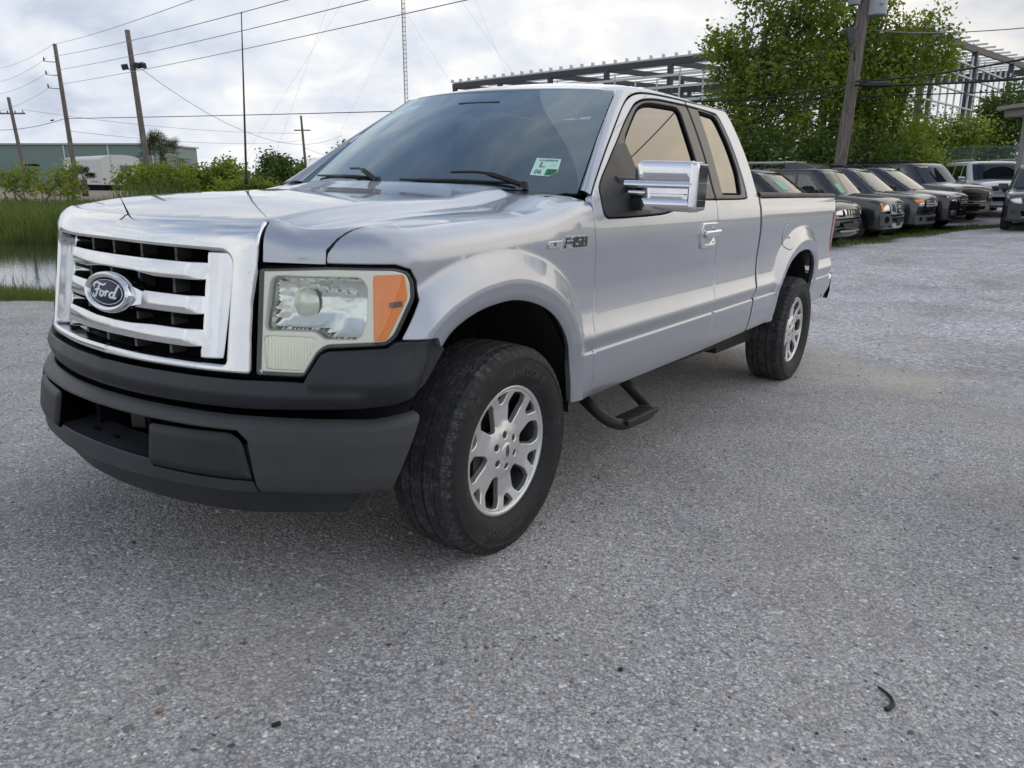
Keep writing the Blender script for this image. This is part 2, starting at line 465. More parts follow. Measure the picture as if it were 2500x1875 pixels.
def panel_data(outline, fmap, holes=(), step=0.04, bev=0.004, depth=0.02, seg=2, flip=None, off=0.0, draft=0.0, dense=None, sharp=False, extra=None, gap=0.0, ddir=None):
    """outline in (u,v); fmap((n,2))->(n,3). Rounded edge of radius bev, then a flange going in by depth."""
    dense = dense or step
    flip = getattr(fmap, 'flip', False) if flip is None else flip
    def prep(P):
        P = np.array(P, float)[:, :2]
        if area2(P) < 0: P = P[::-1]
        return densify(P, dense)
    out0 = prep(outline)
    if gap: out0 = inset(out0, gap)
    h0 = [prep(h) for h in holes]
    def nor(X):
        e = 1e-3
        du = fmap(X + [e, 0]) - fmap(X - [e, 0]); dv = fmap(X + [0, e]) - fmap(X - [0, e])
        n = nrm(np.cross(du, dv)); return -n if flip else n
    loops = [inset(out0, bev)] + [inset(h, -bev) for h in h0]
    V2, F, rng, back = triangulate(loops, step, extra)
    n0 = nor(V2); P3 = fmap(V2) + n0 * off
    verts = list(P3); norms = list(n0); faces = []
    # orientation
    for f in F:
        a, b, c = P3[f[0]], P3[f[1]], P3[f[2]]
        nn = np.cross(b - a, c - a)
        faces.append(tuple(f) if nn @ n0[f[0]] > 0 else tuple(f[::-1]))
    if depth > 0 or bev > 0:
        for li, (src, lp) in enumerate(zip([out0] + h0, loops)):
            sgn = 1 if li == 0 else -1
            a, b = rng[li]; m = b - a
            prev = [back[a + i] for i in range(m)]
            base = fmap(lp); nn = nor(lp)
            outer = fmap(src); o3 = nrm(outer - base) if bev > 1e-6 else None
            if o3 is None:
                q = inset(src, -1e-3 * sgn); o3 = nrm(fmap(q) - base)
            rings = []
            for k in range(1, seg + 1):
                t = k / seg * math.pi / 2
                rings.append((bev * math.sin(t), bev * (1 - math.cos(t)), t))
            if depth > bev: rings.append((bev, depth, math.pi / 2))
            for ri, (so, dz, t) in enumerate(rings):
                last = depth > bev and ri == len(rings) - 1
                ex = so + (draft if last else 0)
                pos = base + o3 * ex - nn * dz + nn * off
                if last and ddir is not None: pos = base + o3 * ex - nn * bev + nn * off + np.array(ddir) * depth
                nv = nrm(nn * math.cos(t) + o3 * math.sin(t))
                if last and sharp:
                    # duplicate ring for a hard edge
                    i0 = len(verts); pp = np.array([verts[i] for i in prev]); verts += list(pp); norms += list(nv); prev = list(range(i0, i0 + m))
                i0 = len(verts); verts += list(pos); norms += list(nv)
                cur = list(range(i0, i0 + m))
                for i in range(m):
                    j = (i + 1) % m
                    q = (prev[i], cur[i], cur[j], prev[j])
                    p = [np.array(verts[x]) for x in q]
                    fn = np.cross(p[1] - p[0], p[2] - p[0]) + np.cross(p[2] - p[0], p[3] - p[0])
                    faces.append(q if fn @ (nv[i]) > 0 else q[::-1])
                prev = cur
    return np.array(verts), faces, np.array(norms)
# ================================================================== the pickup
# truck frame: x forward (front axle at 0), y to the driver's side, z up
T2W = Matrix(((-0.574689, 0.817512, 0.037505, -0.812228), (-0.81757, -0.575551, 0.017899, 3.174175),
              (0.036219, -0.020377, 0.999136, 0.147081), (0, 0, 0, 1)))
RAKE = 0.0167
def rake(V):
    V = np.array(V, float); V = V.copy(); V[:, 2] -= RAKE * V[:, 0]; return V
truck = thing('pickup_truck', 'silver extended cab pickup truck with chrome grille parked on the gravel', 'pickup truck')
truck.matrix_world = T2W

def gauss_table(pts, sig, lo, hi, n=1600):
    x = np.linspace(lo, hi, n); y = np.interp(x, [p[0] for p in pts], [p[1] for p in pts])
    k = int(4 * sig / (x[1] - x[0])); w = np.exp(-0.5 * (np.arange(-k, k + 1) * (x[1] - x[0]) / sig) ** 2); w /= w.sum()
    return x, np.convolve(np.pad(y, k, 'edge'), w, 'valid')
SX, SYv = gauss_table([(.38, .935), (.44, .957), (.48, .972), (.55, .981), (.64, .983), (.70, .982), (.715, .982), (.76, .966), (.82, .953), (.90, .946), (1.0, .948), (1.08, .952), (1.14, .951), (1.2, .944), (1.26, .928)], .010, .3, 1.26)
def sside(z):
    """side profile up to the belt"""
    y = np.interp(z, SX, SYv)
    # the ledge line low on the doors: recessed band just above it
    rec = np.clip((z - .646) / .008, 0, 1); rec = rec * rec * (3 - 2 * rec)
    fade = np.clip((.705 - z) / .055, 0, 1)
    return y - .016 * rec * fade
FRONT_ARCH = catmull([(.56, .43), (.53, .56), (.47, .71), (.412, .80), (.352, .861), (.255, .900), (.151, .918), (.021, .920), (-.123, .887), (-.235, .831), (-.313, .753), (-.351, .67), (-.378, .58), (-.40, .50), (-.415, .43)], 6)
REAR_ARCH = catmull([(-3.085, .42), (-3.105, .55), (-3.16, .68), (-3.28, .80), (-3.44, .868), (-3.60, .893), (-3.76, .888), (-3.89, .850), (-3.965, .775), (-3.975, .648), (-3.955, .52), (-3.94, .42)], 6)
FL_D = [0, .02, .066, .08, .12, .165, .186, .3]; FL_V = [.040, .050, .056, .055, .036, .008, .0, -.03]
def flare(x, z):
    X = np.c_[x, z]
    d = np.minimum(segdist(FRONT_ARCH, X, False), segdist(REAR_ARCH, X, False))
    lo = np.clip((z - .55) / .16, 0, 1)
    return .946 + np.interp(d, FL_D, FL_V) * (0.62 + 0.38 * lo)
def smax(a, b, k=.004):
    return 0.5 * (a + b + np.sqrt((a - b) ** 2 + k * k))
def sideoff(x, z):
    """offset of the lower side from the 0.966 base plane"""
    return smax(sside(z), flare(x, z)) - .002 - .966
def taper(x): return .0065 * np.maximum(0, -(x + .3))
def Sy(x, z):
    t = z - 1.26
    low = .966 + sideoff(x, np.minimum(z, 1.26))
    up = .926 - .50 * t - .1 * t * t
    k = np.clip((z - 1.235) / .05, 0, 1)
    return np.where(z < 1.235, low, np.where(z > 1.285, up, low * (1 - k) + up * k)) - taper(x)
def m_side(X):
    X = np.asarray(X, float); return np.c_[X[:, 0], Sy(X[:, 0], X[:, 1]), X[:, 1]]
m_side.flip = True
def offset_line(P, d):
    t = np.gradient(P, axis=0); t = nrm(t); n = np.c_[t[:, 1], -t[:, 0]]
    return P + n * d
_rows = [.50, .60, .640, .6455, .650, .6545, .660, .69, .705, .715, .73, .76, .79, .82]
SIDE_EXTRA = np.array([(x, z) for z in _rows for x in np.arange(-4.55, -.3, .03)])
def arch_extra(A):
    out = []
    D = densify(A, .018, False)
    for d in (.010, .020, .032, .046, .060, .067, .075, .085, .10, .12, .14, .16, .175, .187, .20):
        out.append(offset_line(D, d)); 
    return np.concatenate(out)
_c = arch_extra(FRONT_ARCH)
if _c[:, 1].max() < 1.0: _o = offset_line; offset_line = lambda P, d: _o(P, -d)
FA_EX, RA_EX = arch_extra(FRONT_ARCH), arch_extra(REAR_ARCH)
_d = segdist(REAR_ARCH, SIDE_EXTRA, False); REX = np.r_[SIDE_EXTRA[(_d > .21) | ((SIDE_EXTRA[:, 1] < .722) & (_d > .01))], RA_EX[RA_EX[:, 1] > .735]]

# plan curve of the nose, from the centre line round to the side
_q = catmull([(.858, -.12), (.857, 0), (.845, .2), (.808, .4), (.779, .5), (.752, .57), (.712, .65), (.652, .75), (.602, .82), (.553, .88), (.503, .925), (.440, .953), (.36, .963), (.25, .966), (.1, .966), (-.2, .966), (-.7, .966), (-1.2, .966)], 12)
_qs = np.r_[0, np.cumsum(np.hypot(*np.diff(_q, axis=0).T))]
_s = np.linspace(_qs[12], _qs[-1], 900)
QX = np.interp(_s, _qs, _q[:, 0]); QY = np.interp(_s, _qs, _q[:, 1]); _s = _s - _s[0]
def _sm(a, k=9):
    p = np.pad(a, k, mode='reflect', reflect_type='odd'); return np.convolve(p, np.ones(2 * k + 1) / (2 * k + 1), 'valid')
QX, QY = _sm(QX), _sm(QY); QY[0] = 0
_tx, _ty = np.gradient(QX, _s), np.gradient(QY, _s)
_l = np.hypot(_tx, _ty); NXs, NYs = _sm(_ty / _l), _sm(-_tx / _l)
def s_of_y(y): return np.interp(y, QY[QX > .3], _s[QX > .3])
def s_of_x(x): return np.interp(-np.asarray(x), -QX, _s)
def Q(s):
    sg = np.sign(s); a = np.abs(s)
    return np.c_[np.interp(a, _s, QX), np.interp(a, _s, QY) * np.where(sg < 0, -1, 1)]
def QN(s):
    sg = np.where(np.asarray(s) < 0, -1, 1); a = np.abs(s)
    n = nrm(np.c_[np.interp(a, _s, NXs), np.interp(a, _s, NYs)]); n[:, 1] *= sg; return n
def hood_z(x, y):
    ay = np.abs(y)
    zs = np.interp(x, [-.7, -.45, -.35, -.17, .26, .54, .66, .76, .86], [1.285, 1.272, 1.246, 1.216, 1.196, 1.176, 1.160, 1.140, 1.112])
    zs = zs + 0
    k = np.clip((.66 - ay) / .13, 0, 1); k = k * k * (3 - 2 * k)
    amp = np.interp(x, [-.5, -.1, .4, .85], [.020, .030, .034, .024])
    crown = .020 * (1 - np.clip(ay / .6, 0, 1) ** 2)
    edge = -.02 * np.clip((ay - .74) / .2, 0, 1) ** 2
    return zs + amp * k + crown + edge
# smooth the longitudinal hood line
_hx, _hz = gauss_table([(-.9, 1.29), (-.7, 1.285), (-.45, 1.272), (-.35, 1.246), (-.17, 1.216), (.26, 1.196), (.54, 1.176), (.66, 1.160), (.76, 1.140), (.86, 1.112), (1.1, 1.05)], .05, -.9, 1.1)
def hood_z(x, y):
    ay = np.abs(y)
    zs = np.interp(x, _hx, _hz)
    k = np.clip((.655 - ay) / .115, 0, 1); k = k * k * (3 - 2 * k)
    amp = np.interp(x, [-.5, -.1, .4, .85], [.020, .030, .034, .024])
    crown = .020 * (1 - np.clip(ay / .6, 0, 1) ** 2)
    edge = -.03 * np.clip((ay - .72) / .2, 0, 1) ** 2
    return zs + amp * k + crown + edge
def rad(s):
    x = np.interp(np.abs(s), _s, QX)
    return np.interp(x, [-.6, -.3, .1, .45, .6, .8], [.075, .09, .105, .10, .085, .085])
def lean(z): return .155 * (1.08 - z)
def m_nose(X, extra=0.0):
    """(s, v): v is height up to the shoulder, then arc length over it and on inward"""
    X = np.asarray(X, float); s, v = X[:, 0], X[:, 1]
    q, n = Q(s), QN(s); R = rad(s)
    z0 = hood_z(q[:, 0] - n[:, 0] * R, np.abs(q[:, 1]) - np.abs(n[:, 1]) * R) - R
    a = np.clip((v - z0) / R, 0, math.pi / 2)
    e = R * (1 - np.cos(a)) + np.maximum(0, v - z0 - R * math.pi / 2)
    zz = np.minimum(v, z0)
    x0 = q[:, 0]
    so = np.where(x0 < .62, sideoff(x0, zz), 0.0) * n[:, 1] ** 2 * np.clip((.62 - x0) / .1, 0, 1)
    off = so + lean(zz) * n[:, 0] ** 2
    p = q + n * (off - e + extra)[:, None]
    over = hood_z(p[:, 0], np.abs(p[:, 1])) - R + R * np.sin(a)
    z = np.where(v <= z0, v, np.where(a < math.pi / 2, z0 + (hood_z(q[:, 0] - n[:, 0] * R, np.abs(q[:, 1]) - np.abs(n[:, 1]) * R) - R - z0) + R * np.sin(a), hood_z(p[:, 0], np.abs(p[:, 1]))))
    return np.c_[p, z]
def shoulder(s):
    q, n = Q(s), QN(s); R = rad(s)
    z0 = hood_z(q[:, 0] - n[:, 0] * R, np.abs(q[:, 1]) - np.abs(n[:, 1]) * R) - R
    return z0, R
def to_sv(xy):
    """top-surface point (x,y) -> (s,v)"""
    xy = np.asarray(xy, float); out = []
    for p in xy:
        d = np.hypot(QX - p[0], QY - p[1]); i = int(np.argmin(d)); s = _s[i]; e = max(0.0, -((p[0] - QX[i]) * NXs[i] + (p[1] - QY[i]) * NYs[i]))
        z0, R = shoulder(np.array([s])); z0, R = z0[0], R[0]
        v = z0 + R * math.acos(max(-1, 1 - e / R)) if e < R else z0 + R * math.pi / 2 + (e - R)
        out.append((s, v))
    return np.array(out)

def put(name, data, m, parent=truck, mirror=False, raked=True):
    V, F, N = data
    V = np.array(V); N = np.array(N)
    if mirror: V = V * [1, -1, 1]; N = N * [1, -1, 1]; F = [tuple(f)[::-1] for f in F]
    if raked: V = rake(V)
    return mesh(name, V, F, m, parent, True, normals=N)
def both(name, data, m, parent=(truck, truck)):
    return put(name, data, m, parent[0]), put(name, data, m, parent[1], mirror=True)
def lmap(f, *a, **k): return lambda X: f(X, *a, **k)

# ---- doors, cab corner, bed
TOPSEAM = catmull([(-.560, 1.268), (-.691, 1.357), (-.861, 1.466), (-1.10, 1.609), (-1.236, 1.684), (-1.342, 1.727), (-1.453, 1.750), (-1.60, 1.762), (-1.80, 1.768), (-2.05, 1.771)], 5)
FSEAM = catmull([(-.571, .452), (-.565, .65), (-.572, .76), (-.594, .90), (-.582, 1.046), (-.563, 1.14), (-.560, 1.268)], 6)
RSEAM = catmull([(-2.05, 1.771), (-2.046, 1.68), (-1.995, 1.47), (-1.925, 1.27), (-1.933, 1.112), (-1.952, .992), (-1.942, .80), (-1.920, .675), (-1.880, .444)], 5)
TRIM_TOP_F = catmull([(-.993, 1.503), (-1.139, 1.587), (-1.316, 1.676), (-1.413, 1.709), (-1.515, 1.729), (-1.66, 1.742), (-1.82, 1.746), (-2.045, 1.749)], 4)
BELT_F = catmull([(-1.918, 1.251), (-1.66, 1.249), (-1.50, 1.238), (-1.38, 1.208), (-1.25, 1.190), (-1.10, 1.184), (-.915, 1.182), (-.74, 1.181)], 5)
SAIL_F = catmull([(-.74, 1.181), (-.668, 1.184), (-.640, 1.217), (-.657, 1.300), (-.822, 1.405), (-.993, 1.503)], 5)
rs_up = RSEAM[(RSEAM[:, 1] > 1.251) & (RSEAM[:, 1] < 1.7485)]
rs_lo = RSEAM[RSEAM[:, 1] <= 1.251]
door_out = np.r_[FSEAM, TOPSEAM[1:], [(-2.047, 1.749)], TRIM_TOP_F[::-1][1:], SAIL_F[::-1][1:], BELT_F[::-1][1:], rs_lo]
front_door = both('front_door', panel_data(door_out, m_side, step=.045, dense=.022, bev=.0045, depth=.03, extra=SIDE_EXTRA, gap=.0024), M_SILVER)
CABREAR = catmull([(-2.690, 1.772), (-2.716, 1.715), (-2.722, 1.589), (-2.702, 1.446), (-2.650, 1.284), (-2.654, 1.18), (-2.680, 1.011), (-2.664, .842), (-2.614, .676), (-2.585, .640), (-2.545, .450)], 5)
RT = [(-2.06, 1.749), (-2.184, 1.747), (-2.46, 1.741), (-2.508, 1.728), (-2.530, 1.69), (-2.536, 1.569), (-2.505, 1.414), (-2.473, 1.313), (-2.446, 1.278), (-2.385, 1.255), (-1.925, 1.251)]
RTC = catmull(RT, 4)
rear_out = np.r_[[(-2.062, 1.771)], [(-2.40, 1.774)], CABREAR, [(-2.2, .447)], RSEAM[::-1][:len(rs_lo)], RTC[::-1]]
rear_door = both('rear_door', panel_data(rear_out, m_side, step=.045, dense=.022, bev=.0045, depth=.03, extra=SIDE_EXTRA, gap=.0024), M_SILVER)
BEDF = CABREAR[CABREAR[:, 1] < 1.262] - [.030, 0]
ra = REAR_ARCH[REAR_ARCH[:, 1] > .455]
bed_out = np.r_[[(-2.672, 1.262)], BEDF, [(-2.75, .450)], [(-3.088, .455)], ra, [(-3.94, .458), (-4.30, .470), (-4.47, .52), (-4.55, .62), (-4.575, .70), (-4.60, .79), (-4.585, .86), (-4.555, 1.0), (-4.535, 1.15), (-4.60, 1.165), (-4.612, 1.268), (-3.6, 1.266)]]
bed_side = both('bed_side', panel_data(bed_out, m_side, step=.035, dense=.018, bev=.005, depth=.03, extra=REX, gap=.0024), M_SILVER)
# bed top rail caps, inner bed walls, floor, tailgate, cab back
def rail_cap():
    mb = MB()
    xs = np.linspace(-2.665, -4.60, 24)
    y0 = Sy(xs, np.full_like(xs, 1.262))
    prof = [(.004, 1.264), (.006, 1.280), (.0, 1.290), (-.014, 1.294), (-.075, 1.294), (-.085, 1.286), (-.085, 1.24)]
    V = [(x, y + a, b) for x, y in zip(xs, y0) for a, b in prof]; k = len(prof)
    F = [(i * k + j, (i + 1) * k + j, (i + 1) * k + j + 1, i * k + j + 1) for i in range(len(xs) - 1) for j in range(k - 1)]
    F += [tuple(range(k)), tuple((len(xs) - 1) * k + j for j in range(k))[::-1]]
    return mb.add(V, F)
for mi in (False, True):
    o = rail_cap().obj('bed_rail', M_TRIMBLK, truck, True, mirror=mi, xf=rake); autosmooth(o, 50)
bw = MB()
bw.box((-3.64, .80, 1.0), (1.92, .03, .52)).box((-3.64, -.80, 1.0), (1.92, .03, .52)).box((-2.72, 0, 1.0), (.03, 1.57, .52)).box((-3.64, 0, .76), (1.96, 1.57, .04))
bw.obj('bed_liner', M_DARKPL, truck, xf=rake)
tg = MB().box((-4.615, 0, .98), (.06, 1.56, .56)); o = tg.obj('tailgate', M_SILVER, truck, xf=rake); bevel(o, .012, 2)
cb = MB().box((-2.665, 0, .98), (.02, 1.80, .60)); 
V = [(-2.672, y, z) for z, w in ((1.25, .88), (1.45, .80), (1.74, .64)) for y in (-w, w)]
cb.add(V, [(0, 2, 3, 1), (2, 4, 5, 3)])
cb.obj('cab_back', M_SILVER, truck, xf=rake)
MB().add([(-2.678, -.62, 1.36), (-2.684, -.56, 1.70), (-2.684, .56, 1.70), (-2.678, .62, 1.36)], [(0, 1, 2, 3)]).obj('rear_window', M_SIDEGL, truck, xf=rake)

# ---- front fender (driver's side outline in s,v)
SEAM_XY = catmull([(.6515, .7505), (.636, .760), (.60, .772), (.54, .783), (.40, .795), (.26, .800), (0, .800), (-.175, .797), (-.268, .792), (-.335, .782), (-.385, .768), (-.422, .752)], 5)
def front_line(s0, z0, s1, z1, n): return np.c_[np.linspace(s0, s1, n), np.linspace(z0, z1, n)]
S_SEAM = float(s_of_y(.748))
sv = lambda x, y, z: (float(s_of_y(y)) if x > .36 else float(s_of_x(x)), z)
HL_TOP = 1.062
HL_OUT_YZ = [(.759, HL_TOP), (.905, HL_TOP), (.928, 1.050), (.9355, 1.02), (.9365, .972), (.905, .858), (.886, .838), (.755, .828), (.735, .812), (.701, .742), (.576, .742), (.579, 1.050)]
seam_sv = to_sv(SEAM_XY)
seam_sv = np.r_[[(seam_sv[0, 0], HL_TOP + .006)], seam_sv]
_t = nrm(np.gradient(SEAM_XY, axis=0)); SEAM_IN = SEAM_XY + np.c_[-_t[:, 1], _t[:, 0]] * .0035
if SEAM_IN[8, 1] > SEAM_XY[8, 1]: SEAM_IN = 2 * SEAM_XY - SEAM_IN
si_sv = to_sv(SEAM_IN); si_sv = np.r_[[(si_sv[0, 0], HL_TOP + .006)], si_sv]
fa = FRONT_ARCH[(FRONT_ARCH[:, 1] > .805) | (FRONT_ARCH[:, 0] < 0)]; fa = fa[fa[:, 1] > .458]
fa_sv = np.c_[s_of_x(fa[:, 0]), fa[:, 1]]
fs = FSEAM[FSEAM[:, 1] < 1.262]
fs_sv = np.c_[s_of_x(fs[:, 0]), fs[:, 1]]
top_rear = to_sv([(-.45, .755), (-.475, .80), (-.505, .85), (-.535, .885)])
hl_edge = [(float(s_of_y(y)), z) for y, z in [(.905, HL_TOP + .006), (.932, 1.054), (.9415, 1.02), (.9425, .968), (.911, .852)]]
fender_out = np.r_[seam_sv, top_rear, fs_sv[::-1], fa_sv[::-1], [(float(s_of_x(.425)), .850)], hl_edge[::-1]]
_ax = FA_EX[(FA_EX[:, 1] < 1.13) & (FA_EX[:, 1] > .735)]; FEX = np.c_[s_of_x(_ax[:, 0]), _ax[:, 1]]
_sx = np.r_[SIDE_EXTRA, [(x, z) for z in _rows for x in np.arange(-.60, -.3, .015)]]; _d = segdist(FRONT_ARCH, _sx, False)
_se = _sx[(_sx[:, 0] > -.62) & ((_d > .21) | ((_sx[:, 1] < .722) & (_d > .008)))]
FEX = np.r_[FEX, np.c_[s_of_x(_se[:, 0]), _se[:, 1]]]
fender = both('front_fender', panel_data(fender_out, m_nose, step=.030, dense=.016, bev=.004, depth=.025, flip=False, extra=FEX, gap=.0024), M_SILVER)

# ---- hood: a heightfield inside the shoulder line plus the two front corners
def hood_map(X):
    X = np.asarray(X, float); x, y = X[:, 0], X[:, 1]
    P = np.c_[x, np.abs(y)]
    C = np.c_[QX, QY]
    d = np.full(len(x), 9.0); si = np.zeros(len(x))
    for i in range(0, len(x), 500):
        D = np.hypot(P[i:i + 500, :1] - QX[None, ::1], P[i:i + 500, 1:] - QY[None, ::1])
        k = D.argmin(1); d[i:i + 500] = D.min(1); si[i:i + 500] = _s[k]
    R = rad(si)
    z = hood_z(x, y); e = np.minimum(d, R)
    return np.c_[x, y, z - R + np.sqrt(np.maximum(R * R - (R - e) ** 2, 1e-9))]
S_SH = float(s_of_y(.588))       # where the grille shell ends
_z0, _R = shoulder(si_sv[:, 0]); _km = int(np.argmax(si_sv[:, 1] > _z0 + _R * math.pi / 2))
_right = si_sv[:_km]
ss = np.linspace(S_SH, si_sv[_km, 0], 16)
RR = rad(ss); edge_xy = Q(ss) - QN(ss) * RR[:, None]
zz0, _ = shoulder(ss)
corner_out = np.r_[np.c_[ss, zz0 + RR * math.pi / 2], _right[::-1], [(S_SH, HL_TOP + .006)]]
seam_in = SEAM_IN[_km:]
seam_in = seam_in[seam_in[:, 0] < edge_xy[-1, 0] - .003]
back = catmull([(-.428, .745), (-.432, .60), (-.425, .40), (-.40, .2), (-.39, 0)], 4)
half = np.r_[[( .752 - .0, 0.0)], []] if False else None
sc = np.linspace(0, S_SH, 12); front_c = Q(sc) - QN(sc) * .062
hood_half = np.r_[front_c, [Q(np.array([S_SH]))[0] - QN(np.array([S_SH]))[0] * .075], edge_xy, seam_in, back[1:-1], [(-.39, 0)]]
hood_out = np.r_[hood_half, hood_half[1:-1][::-1] * [1, -1]]
hv, hf, hn = panel_data(hood_out, hood_map, step=.04, dense=.025, bev=.003, depth=.02)
hv, hf, hn = list(hv), list(hf), list(hn)
for mi in (1, -1):
    v, f, n = panel_data(corner_out, m_nose, step=.025, dense=.018, bev=.0015, depth=.02)
    v = v * [1, mi, 1]; n = n * [1, mi, 1]
    b = len(hv); hv += list(v); hn += list(n); hf += [tuple(int(i) + b for i in (q if mi == 1 else q[::-1])) for q in f]
hood = put('hood', (hv, hf, hn), M_SILVER)

# ---- roof, side rails, pillars, windshield
ROOFW = .652
def roof_zt(x): return np.interp(x, [-2.75, -2.66, -2.5, -2.2, -1.8, -1.45, -1.25, -1.12, -1.0], [1.765, 1.79, 1.814, 1.832, 1.836, 1.820, 1.790, 1.758, 1.722])
_rx, _rz = gauss_table([(-2.75, 1.760), (-2.66, 1.79), (-2.5, 1.814), (-2.2, 1.832), (-1.8, 1.836), (-1.45, 1.820), (-1.25, 1.788), (-1.12, 1.757), (-1.0, 1.722), (-.9, 1.69)], .04, -2.75, -.9)
_sec = [(0, 0)]
for y in np.linspace(.03, .56, 20): _sec.append((y, -.030 * (y / .56) ** 2))
for a in np.linspace(8, 78, 12):
    r = .062; _sec.append((.560 + r * math.sin(math.radians(a)) - r * math.sin(math.radians(6)), -.030 - r * (math.cos(math.radians(6)) - math.cos(math.radians(a)))))
_sec = np.array(_sec); _sw = np.r_[0, np.cumsum(np.hypot(*np.diff(_sec, axis=0).T))]
WEND = _sw[-1]
def m_roof(X):
    X = np.asarray(X, float); w = np.abs(X[:, 1])
    y = np.interp(w, _sw, _sec[:, 0]) * np.sign(X[:, 1]); z = np.interp(w, _sw, _sec[:, 1])
    return np.c_[X[:, 0], y, np.interp(X[:, 0], _rx, _rz) + z]
wl = np.linspace(-WEND, WEND, 41)
front_x = lambda w: -1.118 - .104 * (np.abs(w) / WEND) ** 2 - .10 * np.clip((np.abs(w) - (WEND - .055)) / .055, 0, 1) ** 1.5
roof_out = np.r_[np.c_[front_x(wl), wl], [(-1.6, WEND), (-2.2, WEND)], np.c_[-2.665 - .02 * (1 - (wl[::-1] / WEND) ** 2), wl[::-1]], [(-2.2, -WEND), (-1.6, -WEND)]]
roof = put('roof', panel_data(roof_out, m_roof, step=.05, dense=.03, bev=.004, depth=.015, flip=False), M_SILVER)
# strip between roof and door seam, with the A pillar: ruled between two 3D lines
def ws_edge(t):
    """windshield side edge, t 0 base .. 1 top"""
    t = np.asarray(t, float); s = .03 * np.sin(math.pi * t)
    return np.c_[-.610 - .6125 * t, .832 - .190 * t, 1.284 + .455 * t + s * .55]
tt = np.linspace(0, 1, 20)
inner = ws_edge(tt) + np.array([0, .006, 0])
ts = TOPSEAM + [0, 0.0055]
tsl = np.r_[0, np.cumsum(np.hypot(*np.diff(ts, axis=0).T))]
ip = int(np.argmin(np.abs(ts[:, 0] + 1.355)))
oA = np.c_[np.interp(np.linspace(0, tsl[ip], 20), tsl, ts[:, 0]), np.interp(np.linspace(0, tsl[ip], 20), tsl, ts[:, 1])]
outer = np.c_[oA[:, 0] + .006, Sy(oA[:, 0], oA[:, 1]) + .002, oA[:, 1]]
def ribbon(A, B, bulge, n=8, up=None):
    V = []; m = len(A)
    for i in range(m):
        a, b = A[i], B[i]; t3 = (A[min(i + 1, m - 1)] - A[max(i - 1, 0)]); w = b - a
        nn = np.cross(t3, w); nn /= np.linalg.norm(nn) + 1e-9
        if nn[2] < 0: nn = -nn
        for j in range(n + 1):
            u = j / n; V.append(a + w * u + nn * bulge * 4 * u * (1 - u))
    F = [(i * (n + 1) + j, i * (n + 1) + j + 1, (i + 1) * (n + 1) + j + 1, (i + 1) * (n + 1) + j) for i in range(m - 1) for j in range(n)]
    V = np.array(V); f = F[0]
    nn = np.cross(V[f[1]] - V[f[0]], V[f[2]] - V[f[0]])
    if nn[2] < 0: F = [q[::-1] for q in F]
    return V, F
V, F = ribbon(inner, outer, .012)
for mi in (False, True): MB().add(V, F).obj('windshield_pillar', M_SILVER, truck, True, mirror=mi, xf=rake)
# roof side rail: from the seam up to the roof edge
xs = np.linspace(-1.32, -2.69, 40)
zt_ = np.interp(xs, ts[::-1, 0], ts[::-1, 1]); zt_ = np.where(xs < -2.05, 1.7765, zt_)
lowE = np.c_[xs, Sy(xs, zt_) + .0015, zt_]
re = m_roof(np.c_[xs, np.full_like(xs, WEND)]); 
V, F = ribbon(re + [0, .001, -.001], lowE, .002, 5)
for mi in (False, True): MB().add(V, F).obj('roof_rail', M_SILVER, truck, True, mirror=mi, xf=rake)
# windshield surface (u across -1..1, t up)
def m_ws(X, off=0.0):
    X = np.asarray(X, float); u, t = X[:, 0], X[:, 1]
    e = ws_edge(t); b = .185 - .085 * t
    k = 1 - np.abs(u) ** 2.2
    return np.c_[e[:, 0] + b * k, e[:, 1] * u, e[:, 2] + .010 * k * t + .0 * k]
ws_out = rounded([(-1, -.02), (1, -.02), (1, 1.0), (-1, 1.0)], [.01, .01, .03, .03])
windshield = put('windshield', panel_data(ws_out, m_ws, step=.06, dense=.05, bev=.0005, depth=.004, seg=1), M_WS)
fr_in = rounded([(-.90, .075), (.90, .075), (.925, .88), (.34, .90), (.27, .845), (-.27, .845), (-.34, .90), (-.925, .88)], [.13, .13, .10, .03, .03, .03, .03, .10], 6)
frit = put('windshield_border', panel_data(ws_out, m_ws, holes=[fr_in], step=.06, dense=.04, bev=.0005, depth=0, seg=1, off=-.006), M_FRIT, windshield)

# ---- window trims and panes
def ring_panel(name, outer, hole, m, off, bev, depth, parent):
    return both(name, panel_data(outer, m_side, holes=[hole] if hole is not None else (), step=.05, dense=.025, bev=bev, depth=depth, off=off), m, parent)
GF = rounded([(-1.075, 1.215), (-1.055, 1.502), (-1.225, 1.601), (-1.365, 1.676), (-1.476, 1.707), (-1.57, 1.718), (-1.86, 1.726), (-1.905, 1.722), (-1.925, 1.70), (-1.885, 1.56), (-1.812, 1.275), (-1.58, 1.270), (-1.42, 1.245), (-1.33, 1.215)], [.01, .06, .05, .05, .05, .05, .03, .02, .03, .05, .02, .05, .06, .06], 4)
trim_f_out = np.r_[TRIM_TOP_F, rs_up[1:-1], BELT_F, SAIL_F[1:-1]]
trim_f_out = inset(trim_f_out if area2(trim_f_out) > 0 else trim_f_out[::-1], .003)
ring_panel('window_trim', trim_f_out, GF, M_TRIMBRN, -.004, .007, .02, front_door)
GFo = inset(GF if area2(GF) > 0 else GF[::-1], -.004); GFi = inset(GF if area2(GF) > 0 else GF[::-1], .012)
ring_panel('window_seal', GFo, GFi, M_BLACK, -.012, .003, .012, front_door)
ring_panel('window', GFo, None, M_SIDEGL, -.020, .0005, .003, front_door)
sail = np.r_[[(-1.062, 1.498), (-1.074, 1.34), (-1.083, 1.187)], [(-.915, 1.183)], SAIL_F[:-1] - [0.002, -.002]]
ring_panel('mirror_sail', sail, None, M_TRIMBLK, .002, .006, .012, front_door)
